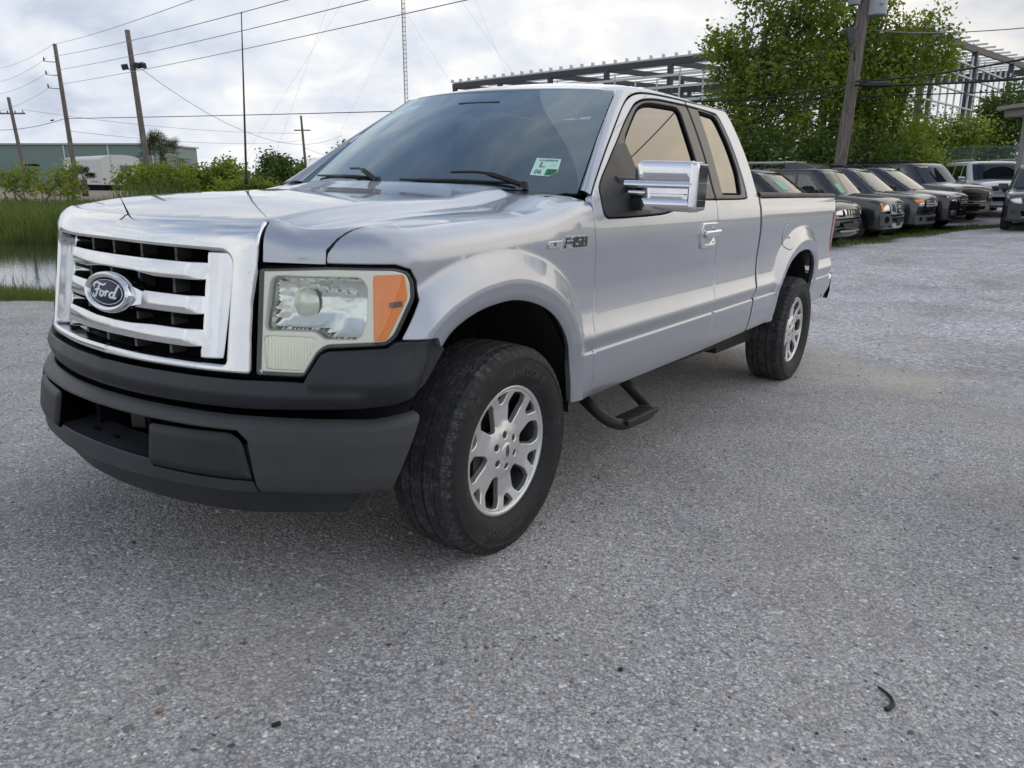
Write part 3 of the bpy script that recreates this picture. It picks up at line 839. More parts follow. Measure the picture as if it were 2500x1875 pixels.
GR = rounded([(-2.060, 1.281), (-2.180, 1.60), (-2.215, 1.738), (-2.45, 1.728), (-2.485, 1.70), (-2.498, 1.57), (-2.462, 1.41), (-2.405, 1.330), (-2.372, 1.281)], [.01, .05, .012, .04, .04, .05, .06, .04, .03], 4)
trim_r_out = np.r_[RTC, RSEAM[(RSEAM[:, 1] > 1.253) & (RSEAM[:, 1] < 1.747)][::-1] - [.012, 0]]
trim_r_out = inset(trim_r_out if area2(trim_r_out) > 0 else trim_r_out[::-1], .003)
ring_panel('window_trim', trim_r_out, GR, M_TRIMBRN, -.004, .007, .02, rear_door)
GRo = inset(GR if area2(GR) > 0 else GR[::-1], -.004); GRi = inset(GR if area2(GR) > 0 else GR[::-1], .012)
ring_panel('window_seal', GRo, GRi, M_BLACK, -.012, .003, .012, rear_door)
ring_panel('window', GRo, None, M_SIDEGL, -.020, .0005, .003, rear_door)

# ---- dark shell behind the gaps, wheel wells, chassis
def m_inner(X):
    P = m_side(X); P[:, 1] -= .034; return P
m_inner.flip = True
shell_out = np.r_[[(-.42, .47), (-3.06, .47)], inset(REAR_ARCH[::1], 0)[(REAR_ARCH[:, 1] > .47)] + [0, .012], [(-3.97, .47), (-4.45, .54), (-4.52, 1.2), (-2.66, 1.23), (-2.64, 1.24), (-.62, 1.175), (-.56, 1.2), (-.40, .9), (-.37, .70)]]
both('inner_body', panel_data(shell_out, m_inner, step=.09, dense=.06, bev=.001, depth=0, seg=1), M_BLACK)
def well(x0, r, z0, w0, w1):
    mb = MB(); n = 18; V = []
    for i in range(n + 1):
        a = math.pi * (-.02 + 1.04 * i / n)
        for y in (w0, w1): V.append((x0 + r[0] * math.cos(a), y, z0 + r[1] * math.sin(a)))
    F = [(2 * i, 2 * i + 1, 2 * i + 3, 2 * i + 2) for i in range(n)]
    mb.add(V, F); mb.add([V[2 * i + 1] for i in range(n + 1)], [tuple(range(n + 1))])
    return mb
M_WELL = m_plastic('wheel_well', (0.010, 0.010, 0.011), 0.7, patch=.8)
for mi in (False, True):
    autosmooth(well(.045, (.50, .50), .44, .935, .50).obj('wheel_well', M_WELL, truck, True, mirror=mi, xf=rake), 40)
    autosmooth(well(-3.55, (.47, .47), .44, .915, .50).obj('wheel_well', M_WELL, truck, True, mirror=mi, xf=rake), 40)
ch = MB()
for s in (1, -1):
    ch.box((-2.0, s * .45, .47), (5.2, .08, .16))
ch.box((-1.6, 0, .45), (1.9, 1.75, .05)).box((-3.67, 0, .37), (.14, 1.4, .12)).box((0, 0, .36), (.12, 1.3, .10)).box((.35, 0, .60), (.25, 1.0, .35)).box((-3.0, .55, .43), (.9, .45, .2)).box((.1, 0, .75), (.9, 1.0, .5))
ch.obj('chassis', mat('underbody', (.012, .012, .012), .8), truck)
# ================================================================== nose of the pickup
def yz(L): return np.array([(math.copysign(float(s_of_y(abs(y))), y), z) for y, z in L])
def m_face(X, off=0.0):
    """(s, z) on the raked nose below the shoulder, no roll over"""
    X = np.asarray(X, float); s, z = X[:, 0], X[:, 1]; q, n = Q(s), QN(s)
    p = q + n * (lean(z) * n[:, 0] ** 2 + off)[:, None]
    return np.c_[p, z]
# chrome grille shell
sg = np.linspace(-S_SH + .006, S_SH - .006, 31)
zz0, RR = shoulder(np.abs(sg))
top_edge = np.c_[sg, zz0 + RR * 1.30]
def side_pts(sgn): return yz([(sgn * .566, .742), (sgn * .564, .85), (sgn * .566, .95), (sgn * .576, 1.04)])
shell_out = np.r_[side_pts(1), top_edge[::-1], side_pts(-1)[::-1], yz([(-.3, .740), (0, .738), (.3, .740)])]
open_h = np.array([(p[0], p[1]) for p in rounded(yz([(.493, .766), (.503, 1.092), (0, 1.098), (-.503, 1.092), (-.493, .766), (0, .768)]), [.015, .045, .0, .045, .015, .0], 6)])
def m_shell(X): return m_nose(X, .012)
shell = put('grille_shell', panel_data(shell_out, m_shell, holes=[open_h], step=.03, dense=.015, bev=.011, depth=.075, seg=4), M_GRILLE)
# inner frame with the three bars
H = yz([(-.455, .770), (-.385, .770), (-.385, .802), (.385, .802), (.385, .770), (.455, .770), (.476, 1.088), (.392, 1.088), (.392, 1.056), (-.392, 1.056), (-.392, 1.088), (-.476, 1.088)])
def slot(z0, z1, hump0=0, hump1=0):
    P = [(-.388, z0), (-.20, z0), (-.10, z0 - hump0), (0, z0 - hump0 * 1.2), (.10, z0 - hump0), (.20, z0), (.388, z0), (.388, z1), (.20, z1), (.10, z1 + hump1), (0, z1 + hump1 * 1.2), (-.10, z1 + hump1), (-.20, z1), (-.388, z1)]
    return yz(P)
def m_bar(X):
    X = np.asarray(X, float); a = np.abs(X[:, 0])
    k = np.clip((a - .345) / .05, 0, 1)
    dz = np.min(np.abs(X[:, 1][:, None] - np.array([1.028, .929, .829])[None]), axis=1); cv = .003 * np.clip(dz / .03, 0, 1) ** 2 * (1 - k)
    return m_face(X, -.002 - cv - .020 * k - .030 * np.clip((a - .395) / .09, 0, 1) ** 1.5 - .012 * (np.clip(np.abs((X[:, 1] - .829) % .0985 - .0) , 0, 0)))
bars = put('grille_bars', panel_data(H, m_bar, holes=[slot(.858, .898, .006, 0), slot(.957, 1.000, 0, .010)], step=.03, dense=.02, bev=.0055, depth=.055, seg=3), M_GRILLE)
gb = put('grille_backing', panel_data(yz([(-.52, .75), (.52, .75), (.52, 1.11), (-.52, 1.11)]), lmap(m_face, off=-.10), step=.1, dense=.08, bev=.001, depth=0, seg=1), M_BLACK)
for z in (.792, .880, .978, 1.075):
    for y in (-.255, -.085, .085, .255):
        p = m_face(yz([(y, z)]), -.062)[0]; MB().box(p, (.05, .013, .050)).obj('grille_rib', mat('satin_grey', (.10, .097, .093), .4, .4), truck, xf=rake)
mb = MB()
for s in (1, -1):
    for z in np.linspace(.785, 1.075, 13):
        p = m_face(yz([(s * .488, z)]), -.070)[0]; mb.box(p, (.02, .034, .003))
    for z in (.8, 1.04): pass
for z in (.800, .885, .985, 1.065):
    V = m_face(yz([(y, z) for y in np.linspace(-.40, .40, 12)]), -.02); V2 = m_face(yz([(y, z - .012) for y in np.linspace(-.40, .40, 12)]), -.09)
    mb.add(np.r_[V, V2], [(i, i + 1, 13 + i, 12 + i) for i in range(11)])
mb.obj('grille_mesh', M_DARKPL, truck, xf=rake)
# dark edge beside the shell
put('grille_surround', panel_data(yz([(-.60, .725), (.60, .725), (.60, 1.06), (.592, 1.13), (-.592, 1.13), (-.60, 1.06)]), lmap(m_face, off=-.03), holes=[yz([(-.50, .76), (.50, .76), (.50, 1.09), (-.50, 1.09)])], step=.08, dense=.05, bev=.001, depth=0, seg=1), M_BLACK)

# ---- oval emblem
BC = m_face(yz([(0, .934)]), .0)[0]
bn = nrm(np.array([1, 0, .155])); bu = np.array([0, 1.0, 0]); bv = np.cross(bn, bu) * -1; bv = np.array([-.1532, 0, .988])
def bp3(a, b, h): return BC + bu * a + bv * b + bn * h
def oval_lathe(prof, n=56, name='x', m=None, parent=None):
    V = []; k = len(prof)
    for j in range(n):
        t = 2 * math.pi * j / n
        for ra, rb, h in prof: V.append(bp3(ra * math.cos(t), rb * math.sin(t), h))
    F = [(j * k + i, ((j + 1) % n) * k + i, ((j + 1) % n) * k + i + 1, j * k + i + 1) for j in range(n) for i in range(k - 1)]
    return V, F, k, n
V, F, k, n = oval_lathe([(.134, .066, -.05), (.134, .066, .012), (.131, .063, .022), (.122, .056, .027), (.112, .049, .025), (.106, .0445, .019), (.105, .044, .008)])
emb = MB().add(V, F)
for sy in (1, -1):   # wings where the ring meets the middle bar
    W = [bp3(sy * .10, .036, .012), bp3(sy * .165, .020, -.002), bp3(sy * .165, -.020, -.002), bp3(sy * .10, -.036, .012), bp3(sy * .10, .036, -.03), bp3(sy * .165, .020, -.03), bp3(sy * .165, -.020, -.03), bp3(sy * .10, -.036, -.03)]
    q = [(0, 3, 2, 1), (0, 1, 5, 4), (1, 2, 6, 5), (2, 3, 7, 6)]
    emb.add(W, q if sy == 1 else [a[::-1] for a in q])
badge = emb.obj('emblem', M_GRILLE, truck, xf=rake); autosmooth(badge, 40)
V, F, k, n = oval_lathe([(.103, .043, .010), (.101, .0415, .019), (.07, .029, .0225), (.035, .0145, .0238), (.0001, .0001, .024)])
MB().add(V, F).obj('emblem_plate', M_BADGE, badge, True, xf=rake)
V, F, k, n = oval_lathe([(.0965, .0392, .0195), (.0960, .0390, .0212), (.0940, .0378, .0214), (.0935, .0374, .0203)])
MB().add(V, F).obj('emblem_border', M_WHITEPR, badge, True, xf=rake)
def stroke(mb, pts, w, place, n=6):
    P = catmull(pts, n) if len(pts) > 2 else np.array(pts, float)
    T = np.gradient(P, axis=0); T = nrm(T); Nn = np.c_[-T[:, 1], T[:, 0]]
    ww = np.array([w * (0.55 + 0.45 * math.sin(math.pi * (0.1 + 0.8 * i / (len(P) - 1)))) for i in range(len(P))])[:, None]
    A, B = P + Nn * ww / 2, P - Nn * ww / 2
    V = [place(*p) for p in A] + [place(*p) for p in B]; m = len(P)
    mb.add(V, [(i, m + i, m + i + 1, i + 1) for i in range(m - 1)])
def script(place, w=.06):
    mb = MB()
    def ell(cx, cy, rx, ry, a0=0, a1=360, sl=.25):
        return [(cx + rx * math.cos(math.radians(a)) + sl * ry * math.sin(math.radians(a)), cy + ry * math.sin(math.radians(a))) for a in np.linspace(a0, a1, 13)]
    for S in ([(-.50, .14), (-.52, .26), (-.42, .36), (-.26, .33), (-.10, .30), (.00, .38)], [(-.24, .32), (-.30, .10), (-.36, -.14), (-.44, -.26), (-.52, -.22), (-.48, -.12)],
              [(-.44, .02), (-.34, .07), (-.18, .08)], ell(-.12, -.07, .075, .115, 90, 455), [(-.05, .02), (.02, .0), (.06, .05), (.05, -.06), (.02, -.18)],
              [(.055, -.02), (.11, .06), (.17, .03)], ell(.29, -.07, .080, .115, 30, 400), [(.50, .40), (.45, .22), (.39, -.02), (.355, -.16), (.39, -.20), (.46, -.14)]):
        stroke(mb, S, w, place)
    return mb
script(lambda a, b: bp3(a * .142, b * .074 - .001, .0256 - .0062 * ((a * .142 / .103) ** 2 + (b * .074 / .043) ** 2)), .085).obj('emblem_script', M_WHITEPR, badge, xf=rake)

# ---- headlights
HLs = yz(HL_OUT_YZ)
HL = rounded(HLs, [.008, .03, .012, .012, .012, .02, .012, .02, .02, .012, .012, .012], 5)
MAIN = rounded(yz([(.606, 1.030), (.592, .884), (.598, .871), (.722, .873), (.746, .852), (.829, .852), (.845, .905), (.846, 1.005), (.830, 1.032)]), [.03, .012, .01, .012, .012, .02, .02, .02, .03], 5)
FOG = rounded(yz([(.591, .850), (.597, .758), (.690, .758), (.728, .846), (.718, .856), (.60, .856)]), [.012] * 6, 4)
AMB = rounded(yz([(.860, 1.037), (.921, 1.040), (.9265, .976), (.886, .853), (.862, .850)]), [.004, .008, .01, .008, .004], 3)
def m_dish(X):
    """reflector bowl behind the main opening"""
    c = np.array([float(s_of_y(.735)), .945])
    d = np.clip(segdist(MAIN, np.asarray(X, float)) / .055, 0, 1)
    P = m_face(X, 0.0); dep = -.022 - .055 * np.sqrt(d)
    return P + np.c_[dep, np.zeros(len(P)), np.zeros(len(P))]
def m_flute(X):
    X = np.asarray(X, float)
    return m_face(X, -.016 - .0035 * np.abs(np.sin(X[:, 0] * math.pi / .0095)))
for mi in (False, True):
    hl = put('headlight', panel_data(HL, lmap(m_face, off=.002), step=.03, dense=.02, bev=.004, depth=.006, seg=2), M_LENS, truck, mi)
    hin = inset(HL if area2(HL) > 0 else HL[::-1], .009)
    put('lamp_bezel', panel_data(hin, lmap(m_face, off=-.010), holes=[MAIN, FOG, AMB], step=.04, dense=.012, bev=.004, depth=.03, seg=2, draft=.004), M_BEZEL, hl, mi)
    put('lamp_gasket', panel_data(inset(HL if area2(HL) > 0 else HL[::-1], -.007), lmap(m_face, off=-.014), step=.05, dense=.03, bev=.002, depth=.03, seg=1, holes=[inset(hin, .004)]), M_BLACK, hl, mi)
    put('lamp_reflector', panel_data(inset(MAIN if area2(MAIN) > 0 else MAIN[::-1], -.002), m_dish, step=.012, dense=.012, bev=.0005, depth=0, seg=1), M_REFLECT, hl, mi)
    put('turn_signal', panel_data(FOG, m_flute, step=.0032, dense=.004, bev=.0005, depth=0, seg=1), M_FLUTE, hl, mi)
    put('side_marker', panel_data(inset(AMB if area2(AMB) > 0 else AMB[::-1], -.001), lmap(m_face, off=-.006), step=.03, dense=.02, bev=.002, depth=.01, seg=1), M_AMBER, hl, mi)
    mk = yz([(.892, .962), (.917, .966), (.918, .950), (.893, .946)])
    put('marker_patch', panel_data(mk, lmap(m_face, off=-.0035), step=.03, dense=.03, bev=.0005, depth=.002, seg=1), mat('dark_amber', (.14, .05, .02), .4), hl, mi)
    # bulb shield and inner reflector steps seen through the lens
    for k in range(7): MB().box(m_face(yz([(.66 + .024 * k, 1.016 - .007 * k)]), -.050)[0], (.03, .016, .010), rz=-.5).obj('lamp_facet', M_REFLECT, hl, mirror=mi, xf=rake)
    bl = MB().lathe([(.0001, .008), (.020, .006), (.036, .0), (.046, -.010), (.050, -.03)], 32, 'x', c=tuple(m_face(yz([(.672, .948)]), -.052)[0]))
    o = bl.obj('lamp_bulb_cover', M_CREAM, hl, True, mirror=mi, xf=rake)

# ---- dark plastic apron under the lamps
def m_clad(X):
    X = np.asarray(X, float); s, z = X[:, 0], X[:, 1]; a = np.abs(s)
    s7, s8, s9 = float(s_of_y(.70)), float(s_of_y(.93)), float(s_of_x(.43))
    zc = .690 + .012 * np.clip((a - s7) / (s8 - s7), 0, 1) + .16 * np.clip((a - s8) / (s9 - s8), 0, 1) ** 1.3
    d = z - zc
    off = .030 - .55 * np.maximum(0, -d) * 1.0 - .22 * np.maximum(0, d)
    off = np.maximum(off, .004)
    # raised cheek under the lamp
    k = np.clip((a - float(s_of_y(.66))) / .06, 0, 1) * np.clip((z - zc) / .03, 0, 1)
    off = off + .008 * k * k
    off = off * np.clip((s9 + .09 - a) / .14, .12, 1)
    return m_face(X, off)
ce = lambda x, z: (float(s_of_x(x)), z)
half = np.r_[yz([(0, .728), (.3, .730), (.56, .731), (.574, .732), (.704, .733), (.742, .812), (.760, .821), (.888, .831), (.905, .848)]), [ce(.427, .853), ce(.368, .808), ce(.405, .765), ce(.448, .712), ce(.50, .672)], yz([(.90, .660), (.82, .650), (.57, .640), (.3, .638)])]
clad_out = np.r_[half, half[1:][::-1] * [-1, 1], yz([(0, .637)])]
# order: go along the top from -s to +s, then bottom back
top_h = np.r_[yz([(0, .728), (.3, .730), (.56, .731), (.574, .732), (.704, .733), (.742, .812), (.760, .821), (.888, .831), (.905, .848)]), [ce(.427, .853), ce(.368, .808), ce(.405, .765), ce(.448, .712), ce(.50, .672)]]
bot_h = yz([(.90, .660), (.82, .650), (.57, .640), (.3, .638), (0, .637)])
R_ = np.r_[top_h, bot_h]
clad_out = np.r_[R_, (R_[1:-1] * [-1, 1])[::-1]]
clad = put('bumper_apron', panel_data(clad_out, m_clad, step=.022, dense=.018, bev=.005, depth=.05, seg=3), M_CLAD)

# ---- bumper
BZ = [.400, .408, .42, .45, .55, .592, .606, .617, .624, .628]; BO = [.016, .026, .031, .036, .040, .037, .031, .018, .0, -.03]
def m_bump(X):
    X = np.asarray(X, float); s, z = X[:, 0], X[:, 1]; a = np.abs(s)
    lift = .024 * np.clip((a - float(s_of_y(.86))) / .16, 0, 1)
    zz = z
    P = m_face(np.c_[s, zz], np.interp(z, BZ, BO))
    P[:, 2] = z + lift * (z - .40) / .228
    return P
SB = float(s_of_x(.475)); SB2 = float(s_of_x(.535))
hb = np.r_[[(0, .628)], yz([(.3, .628), (.6, .628), (.85, .628)]), [(SB - .012, .628), (SB, .612), (SB2, .412), (SB2 - .03, .401)], yz([(.80, .400), (.605, .400), (.596, .418), (.572, .558), (.545, .585), (.3, .585), (0, .585)])]
bump_out = np.r_[hb, (hb[1:-1] * [-1, 1])[::-1]]
bumper = put('front_bumper', panel_data(bump_out, m_bump, step=.016, dense=.014, bev=.006, depth=.06, seg=3), M_BUMPER)
PADO = rounded(yz([(.250, .572), (.528, .580), (.560, .556), (.590, .438), (.272, .440), (.256, .452)]), [.022, .03, .03, .004, .02, .02], 6)
def m_pad(X):
    X = np.asarray(X, float); d = np.clip(segdist(PADO, X) / .03, 0, 1)
    return m_face(X, .020 + .022 * np.sqrt(1 - (1 - d) ** 2))
for mi in (False, True):
    put('bumper_pad', panel_data(PADO, m_pad, step=.009, dense=.009, bev=.004, depth=.09, seg=2, ddir=(-1, 0, 0)), M_PAD, truck, mi)
lip = np.r_[yz([(-.60, .398), (0, .392), (.60, .398), (.585, .436), (.27, .436), (.25, .456), (0, .458), (-.25, .456), (-.27, .436), (-.585, .436)])]
put('bumper_lip', panel_data(lip, lmap(m_face, off=.022), step=.03, dense=.02, bev=.006, depth=.03, seg=2), M_CLAD)
ys_ = np.linspace(-.255, .255, 17)
A = m_face(yz([(y, .4565) for y in ys_]), .012); B = m_face(yz([(y, .468) for y in ys_]), -.10)
sh = MB().add(np.r_[A, B], [(i, i + 1, 18 + i, 17 + i) for i in range(16)])
for y in (-.10, .02): 
    p = m_face(yz([(y, .463)]), -.03)[0]; sh.box(p + [0, 0, .0035], (.012, .030, .004), mi=1)
sh.obj('lip_shelf', M_CLAD, truck, mats=[M_CLAD, M_BLACK], xf=rake)
cav = MB(); cav.box((.62, 0, .52), (.04, 1.3, .24)).box((.76, .30, .52), (.16, .02, .16)).box((.76, -.34, .52), (.20, .02, .20)).box((.78, 0, .600), (.2, .9, .02)).box((.70, .0, .42), (.24, 1.1, .02)).box((.70, .52, .51), (.2, .02, .18)).box((.70, -.52, .51), (.2, .02, .18)).box((.80, .16, .51), (.16, .02, .13)).box((.80, -.16, .51), (.16, .02, .13))
cav.obj('bumper_beam', M_BLACK, truck, xf=rake)
cav = MB().box((.785, .02, .52), (.05, .16, .05), R=Matrix.Rotation(.4, 3, 'Y')).box((.80, -.03, .495), (.04, .05, .07), rz=.5)
cav.obj('tow_bracket', M_STEEL, truck, xf=rake)
dam = yz([(-.84, .392), (.84, .392), (.80, .318), (.60, .305), (.3, .300), (-.3, .300), (-.60, .305), (-.80, .318)])
def m_dam(X): return m_face(X, -.03 - .35 * np.maximum(0, .40 - np.asarray(X)[:, 1]))
put('air_dam', panel_data(dam, m_dam, step=.06, dense=.03, bev=.004, depth=.02, seg=2), M_CLAD)

# ---- wheels
def tyre_mesh():
    R = .388; W = .130     # half width
    prof = []
    side = [(.240, .100), (.244, .108), (.252, .112), (.262, .119), (.275, .126), (.300, .1315), (.325, .1325), (.338, .1315), (.340, .1335), (.347, .1330), (.349, .130), (.362, .1245), (.372, .118), (.379, .109), (.384, .100)]
    tread = []
    def g(y0, y1, dep): return [(y0, 0), (y0 - .0015, -dep), (y1 + .0015, -dep), (y1, 0)]
    ribs = [(.094, .080), (.0, 0)]
    pts = [(.096, 0)] + g(.074, .066, .007) + g(.032, .023, .008) + g(.0, -.0, .0)[:0] + g(-.023, -.032, .008) + g(-.066, -.074, .007) + [(-.096, 0)]
    for y, d in pts: tread.append((R - .55 * y * y + d, y))
    prof = side + [(r, y) for r, y in tread] + [(r, -y) for r, y in side[::-1]]
    n = 360; k = len(prof); P = np.array(prof)
    V = np.zeros((n, k, 3))
    for j in range(n):
        t = 2 * math.pi * j / n
        r = P[:, 0].copy()
        sh = (np.abs(P[:, 1]) > .070) & (P[:, 0] > .360)
        ph = (j // 2) % 3
        if ph == 0: r[sh] -= .0045
        V[j] = np.c_[r * math.cos(t), P[:, 1], r * math.sin(t)]
    F = [(j * k + i, j * k + i + 1, ((j + 1) % n) * k + i + 1, ((j + 1) % n) * k + i) for j in range(n) for i in range(k - 1)]
    return V.reshape(-1, 3), F
TV, TF = tyre_mesh()
M_TREAD = mat('tyre_tread', (.03, .03, .031), .75, spec=.25)
def _tread():
    t = NT(M_TREAD); v = t.coord('Object'); sep = t.n('ShaderNodeSeparateXYZ'); t.l(v, sep.inputs[0])
    ang = t.math('ARCTAN2', sep.outputs[0], sep.outputs[2])
    u = t.math('MULTIPLY', ang, 55.0); cmb = t.n('ShaderNodeCombineXYZ'); t.l(u, cmb.inputs[0]); 
    t.l(t.math('MULTIPLY', sep.outputs[1], 90.0), cmb.inputs[1])
    s1 = t.math('FRACT', t.math('ADD', t.math('MULTIPLY', ang, 34.0), t.math('MULTIPLY', t.math('SINE', t.math('MULTIPLY', sep.outputs[1], 400.0)), .35)))
    sipe = t.ramp(s1, [(0.0, 0), (.10, 0), (.16, 1), (1, 1)])
    row = t.ramp(t.math('FRACT', t.math('MULTIPLY', sep.outputs[1], 75.0)), [(0.0, 1), (.12, 1), (.2, 0), (.8, 0), (.88, 1)])
    h = t.math('MAXIMUM', sipe, row)
    d = t.noise(v, 16, 8, .75); d2 = t.noise(v, 80, 4, .7)
    k = t.math('MULTIPLY', t.math('MULTIPLY', t.ramp(d, [(.46, 0), (.70, 1)]), t.ramp(d2, [(.40, 0), (.62, 1)])), h)
    t.col(t.mix(h, (.006, .006, .006), t.mix(k, (.046, .046, .047), (.20, .195, .19))))
    t.norm(t.bump(t.math('ADD', h, t.math('MULTIPLY', t.noise(v, 200, 3), .3)), .9, .004))
_tread()
tyre_fm = []
for f in TF:
    r = np.mean([math.hypot(TV[i][0], TV[i][2]) for i in f]); tyre_fm.append(1 if r > .366 else 0)
def rim_panels():
    rO = .226
    def pol(r, a): return (r * math.cos(math.radians(a)), r * math.sin(math.radians(a)))
    PH = 82
    outer = [pol(rO, a) for a in np.linspace(0, 360, 73)[:-1]]
    holes = []
    for k in range(6):
        c = PH + 30 + 60 * k        # big windows between the spokes
        big = [pol(.214, c - 10), pol(.217, c), pol(.214, c + 10), pol(.184, c + 14.5), pol(.168, c + 14), pol(.112, c + 9.5), pol(.102, c), pol(.112, c - 9.5), pol(.168, c - 14), pol(.184, c - 14.5)]
        holes.append(rounded(big, [.008, 0, .008, .01, .006, .02, 0, .02, .006, .01], 3))
        c = PH + 60 * k             # small windows inside each fork
        sm = [pol(.218, c - 8.5), pol(.220, c), pol(.218, c + 8.5), pol(.182, c + 4), pol(.178, c), pol(.182, c - 4)]
        holes.append(rounded(sm, [.006, 0, .006, .006, 0, .006], 3))
    for k in range(6):
        a = math.radians(PH + 60 * k); holes.append([(.062 * math.cos(a) + .0125 * math.cos(t), .062 * math.sin(a) + .0125 * math.sin(t)) for t in np.linspace(0, 2 * math.pi, 17)[:-1]])
    def m_rim(X):
        X = np.asarray(X, float); r = np.hypot(X[:, 0], X[:, 1])
        y = np.interp(r, [0, .045, .075, .11, .17, .205, .228], [.098, .098, .094, .083, .084, .093, .099])
        return np.c_[X[:, 0], y, X[:, 1]]
    a = panel_data(outer, m_rim, holes=holes, step=.016, dense=.011, bev=.0050, depth=.020, seg=2, flip=True, draft=.004)
    return a
RIM = rim_panels()
lip_prof = [(.2245, .086), (.2255, .098), (.229, .102), (.236, .1035), (.2415, .1025), (.2435, .099), (.2430, .092), (.236, .086)]
barrel = [(.224, .090), (.214, .066), (.205, .02), (.205, -.09), (.235, -.11)]
def build_wheel(x, side, steer=0.0):
    w = bpy.data.objects.new('wheel', None); COL.objects.link(w); w.parent = truck; w.empty_display_size = .1
    w.location = (x, side * (.957 - .1035) - (.012 * side if x < -1 else 0), .372)
    w.rotation_euler = (0, random.uniform(-.2, .2) if x < -1 else 0.0, steer if side > 0 else steer + math.pi)
    return w
def wheel_parts(w):
    t = mesh('tyre', TV, TF, None, w, True, fmats=tyre_fm, mats=[M_RUBBER, M_TREAD]); autosmooth(t, 30)
    r = mesh('rim', RIM[0], RIM[1], M_ALLOY, w, True, normals=RIM[2])
    b = MB().lathe(lip_prof, 96, 'y').obj('rim_lip', M_ALLOY, r, True)
    b2 = MB().lathe(barrel, 64, 'y').obj('rim_barrel', mat('rim_barrel', (.03, .03, .03), .6, .3), r, True)
    wb = MB().lathe([(.150, .058), (.226, .080)], 48, 'y').obj('rim_web', M_ALLOY, r, True) if False else None
    br = MB().lathe([(.07, .03), (.165, .03), (.165, .01), (.07, .01)], 48, 'y').box((.115, .02, -.06), (.07, .08, .17), rz=0).obj('brake_disc', M_STEEL, r)
    bk = MB().lathe([(.0001, -.03), (.21, -.03)], 32, 'y').obj('brake_backing', M_BLACK, r)
    hub = MB().lathe([(.0001, .1025), (.024, .1022), (.030, .1005), (.0335, .0975), (.0335, .09)], 40, 'y').obj('hub_cap', M_ALLOY, r, True)
    ov = MB()
    n = 28
    V = [(.024 * math.cos(2 * math.pi * i / n) * .42,   .1030, .022 * math.sin(2 * math.pi * i / n)) for i in range(n)]; ov.add(V, [tuple(range(n))[::-1]])
    ov.obj('hub_emblem', mat('hub_dark', (.02, .022, .03), .3), r)
    script(lambda a, b_: (-b_ * .016, .1036, -a * .036), .08).obj('hub_script', mat('hub_grey', (.42, .42, .43), .35, .6), r)
    for k in range(6):
        a = math.radians(82 + 60 * k); c = (.062 * math.cos(a), 0, .062 * math.sin(a))
        o = MB().lathe([(.0001, .0915), (.0070, .0915), (.0092, .0895), (.0095, .072)], 6, 'y', c=c).lathe([(.0001, .074), (.0130, .074)], 16, 'y', c=c, mi=1).obj('lug_nut', None, r, mats=[M_STEEL, M_BLACK])
    MB().box((.17, .045, -.10), (.02, .02, .035), rz=.3).obj('brake_sensor', mat('red_plastic', (.35, .02, .02), .4), r)
    return t
def text_data(txt, size=1.0, extrude=0.0, bold=0.0, spacing=1.0):
    cu = bpy.data.curves.new('t', 'FONT'); cu.body = txt; cu.size = size; cu.extrude = extrude; cu.offset = bold; cu.align_x = 'CENTER'; cu.align_y = 'CENTER'; cu.space_character = spacing; cu.resolution_u = 3
    o = bpy.data.objects.new('t', cu); COL.objects.link(o); dg = bpy.context.evaluated_depsgraph_get(); dg.update()
    me = bpy.data.meshes.new_from_object(o.evaluated_get(dg)); V = np.array([v.co[:] for v in me.vertices]); F = [tuple(p.vertices) for p in me.polygons]
    bpy.data.objects.remove(o); bpy.data.curves.remove(cu); bpy.data.meshes.remove(me)
    return V, F
w0 = build_wheel(0, 1, 0.02); ty0 = wheel_parts(w0)
# raised sidewall lettering, bent round the tyre
TXV, TXF = text_data('HANKOOK', .042, .0012, .0006, 1.12)
def bend(V, ang0, r0=.292):
    a = ang0 + V[:, 0] / r0; r = r0 + V[:, 1]
    return np.c_[r * np.cos(a), .1322 + V[:, 2] - np.interp(r, [.262, .275, .300, .325], [.0125, .0058, .0004, 0]), r * np.sin(a)]
M_SIDETXT = mat('sidewall_lettering', (.045, .045, .046), .45)
for a0 in (-math.pi * .50 + .15, math.pi * .5 + .15): mesh('sidewall_lettering', bend(TXV * [1, 1, 1], a0), [f[::-1] for f in TXF] if False else TXF, M_SIDETXT, ty0, False)
def copy_tree(o, parent):
    c = o.copy(); COL.objects.link(c); c.parent = parent
    for ch in o.children: copy_tree(ch, c)
    return c
for x, sd in ((-3.67, 1), (0, -1), (-3.67, -1)):
    w = build_wheel(x, sd)
    for ch in w0.children: copy_tree(ch, w)

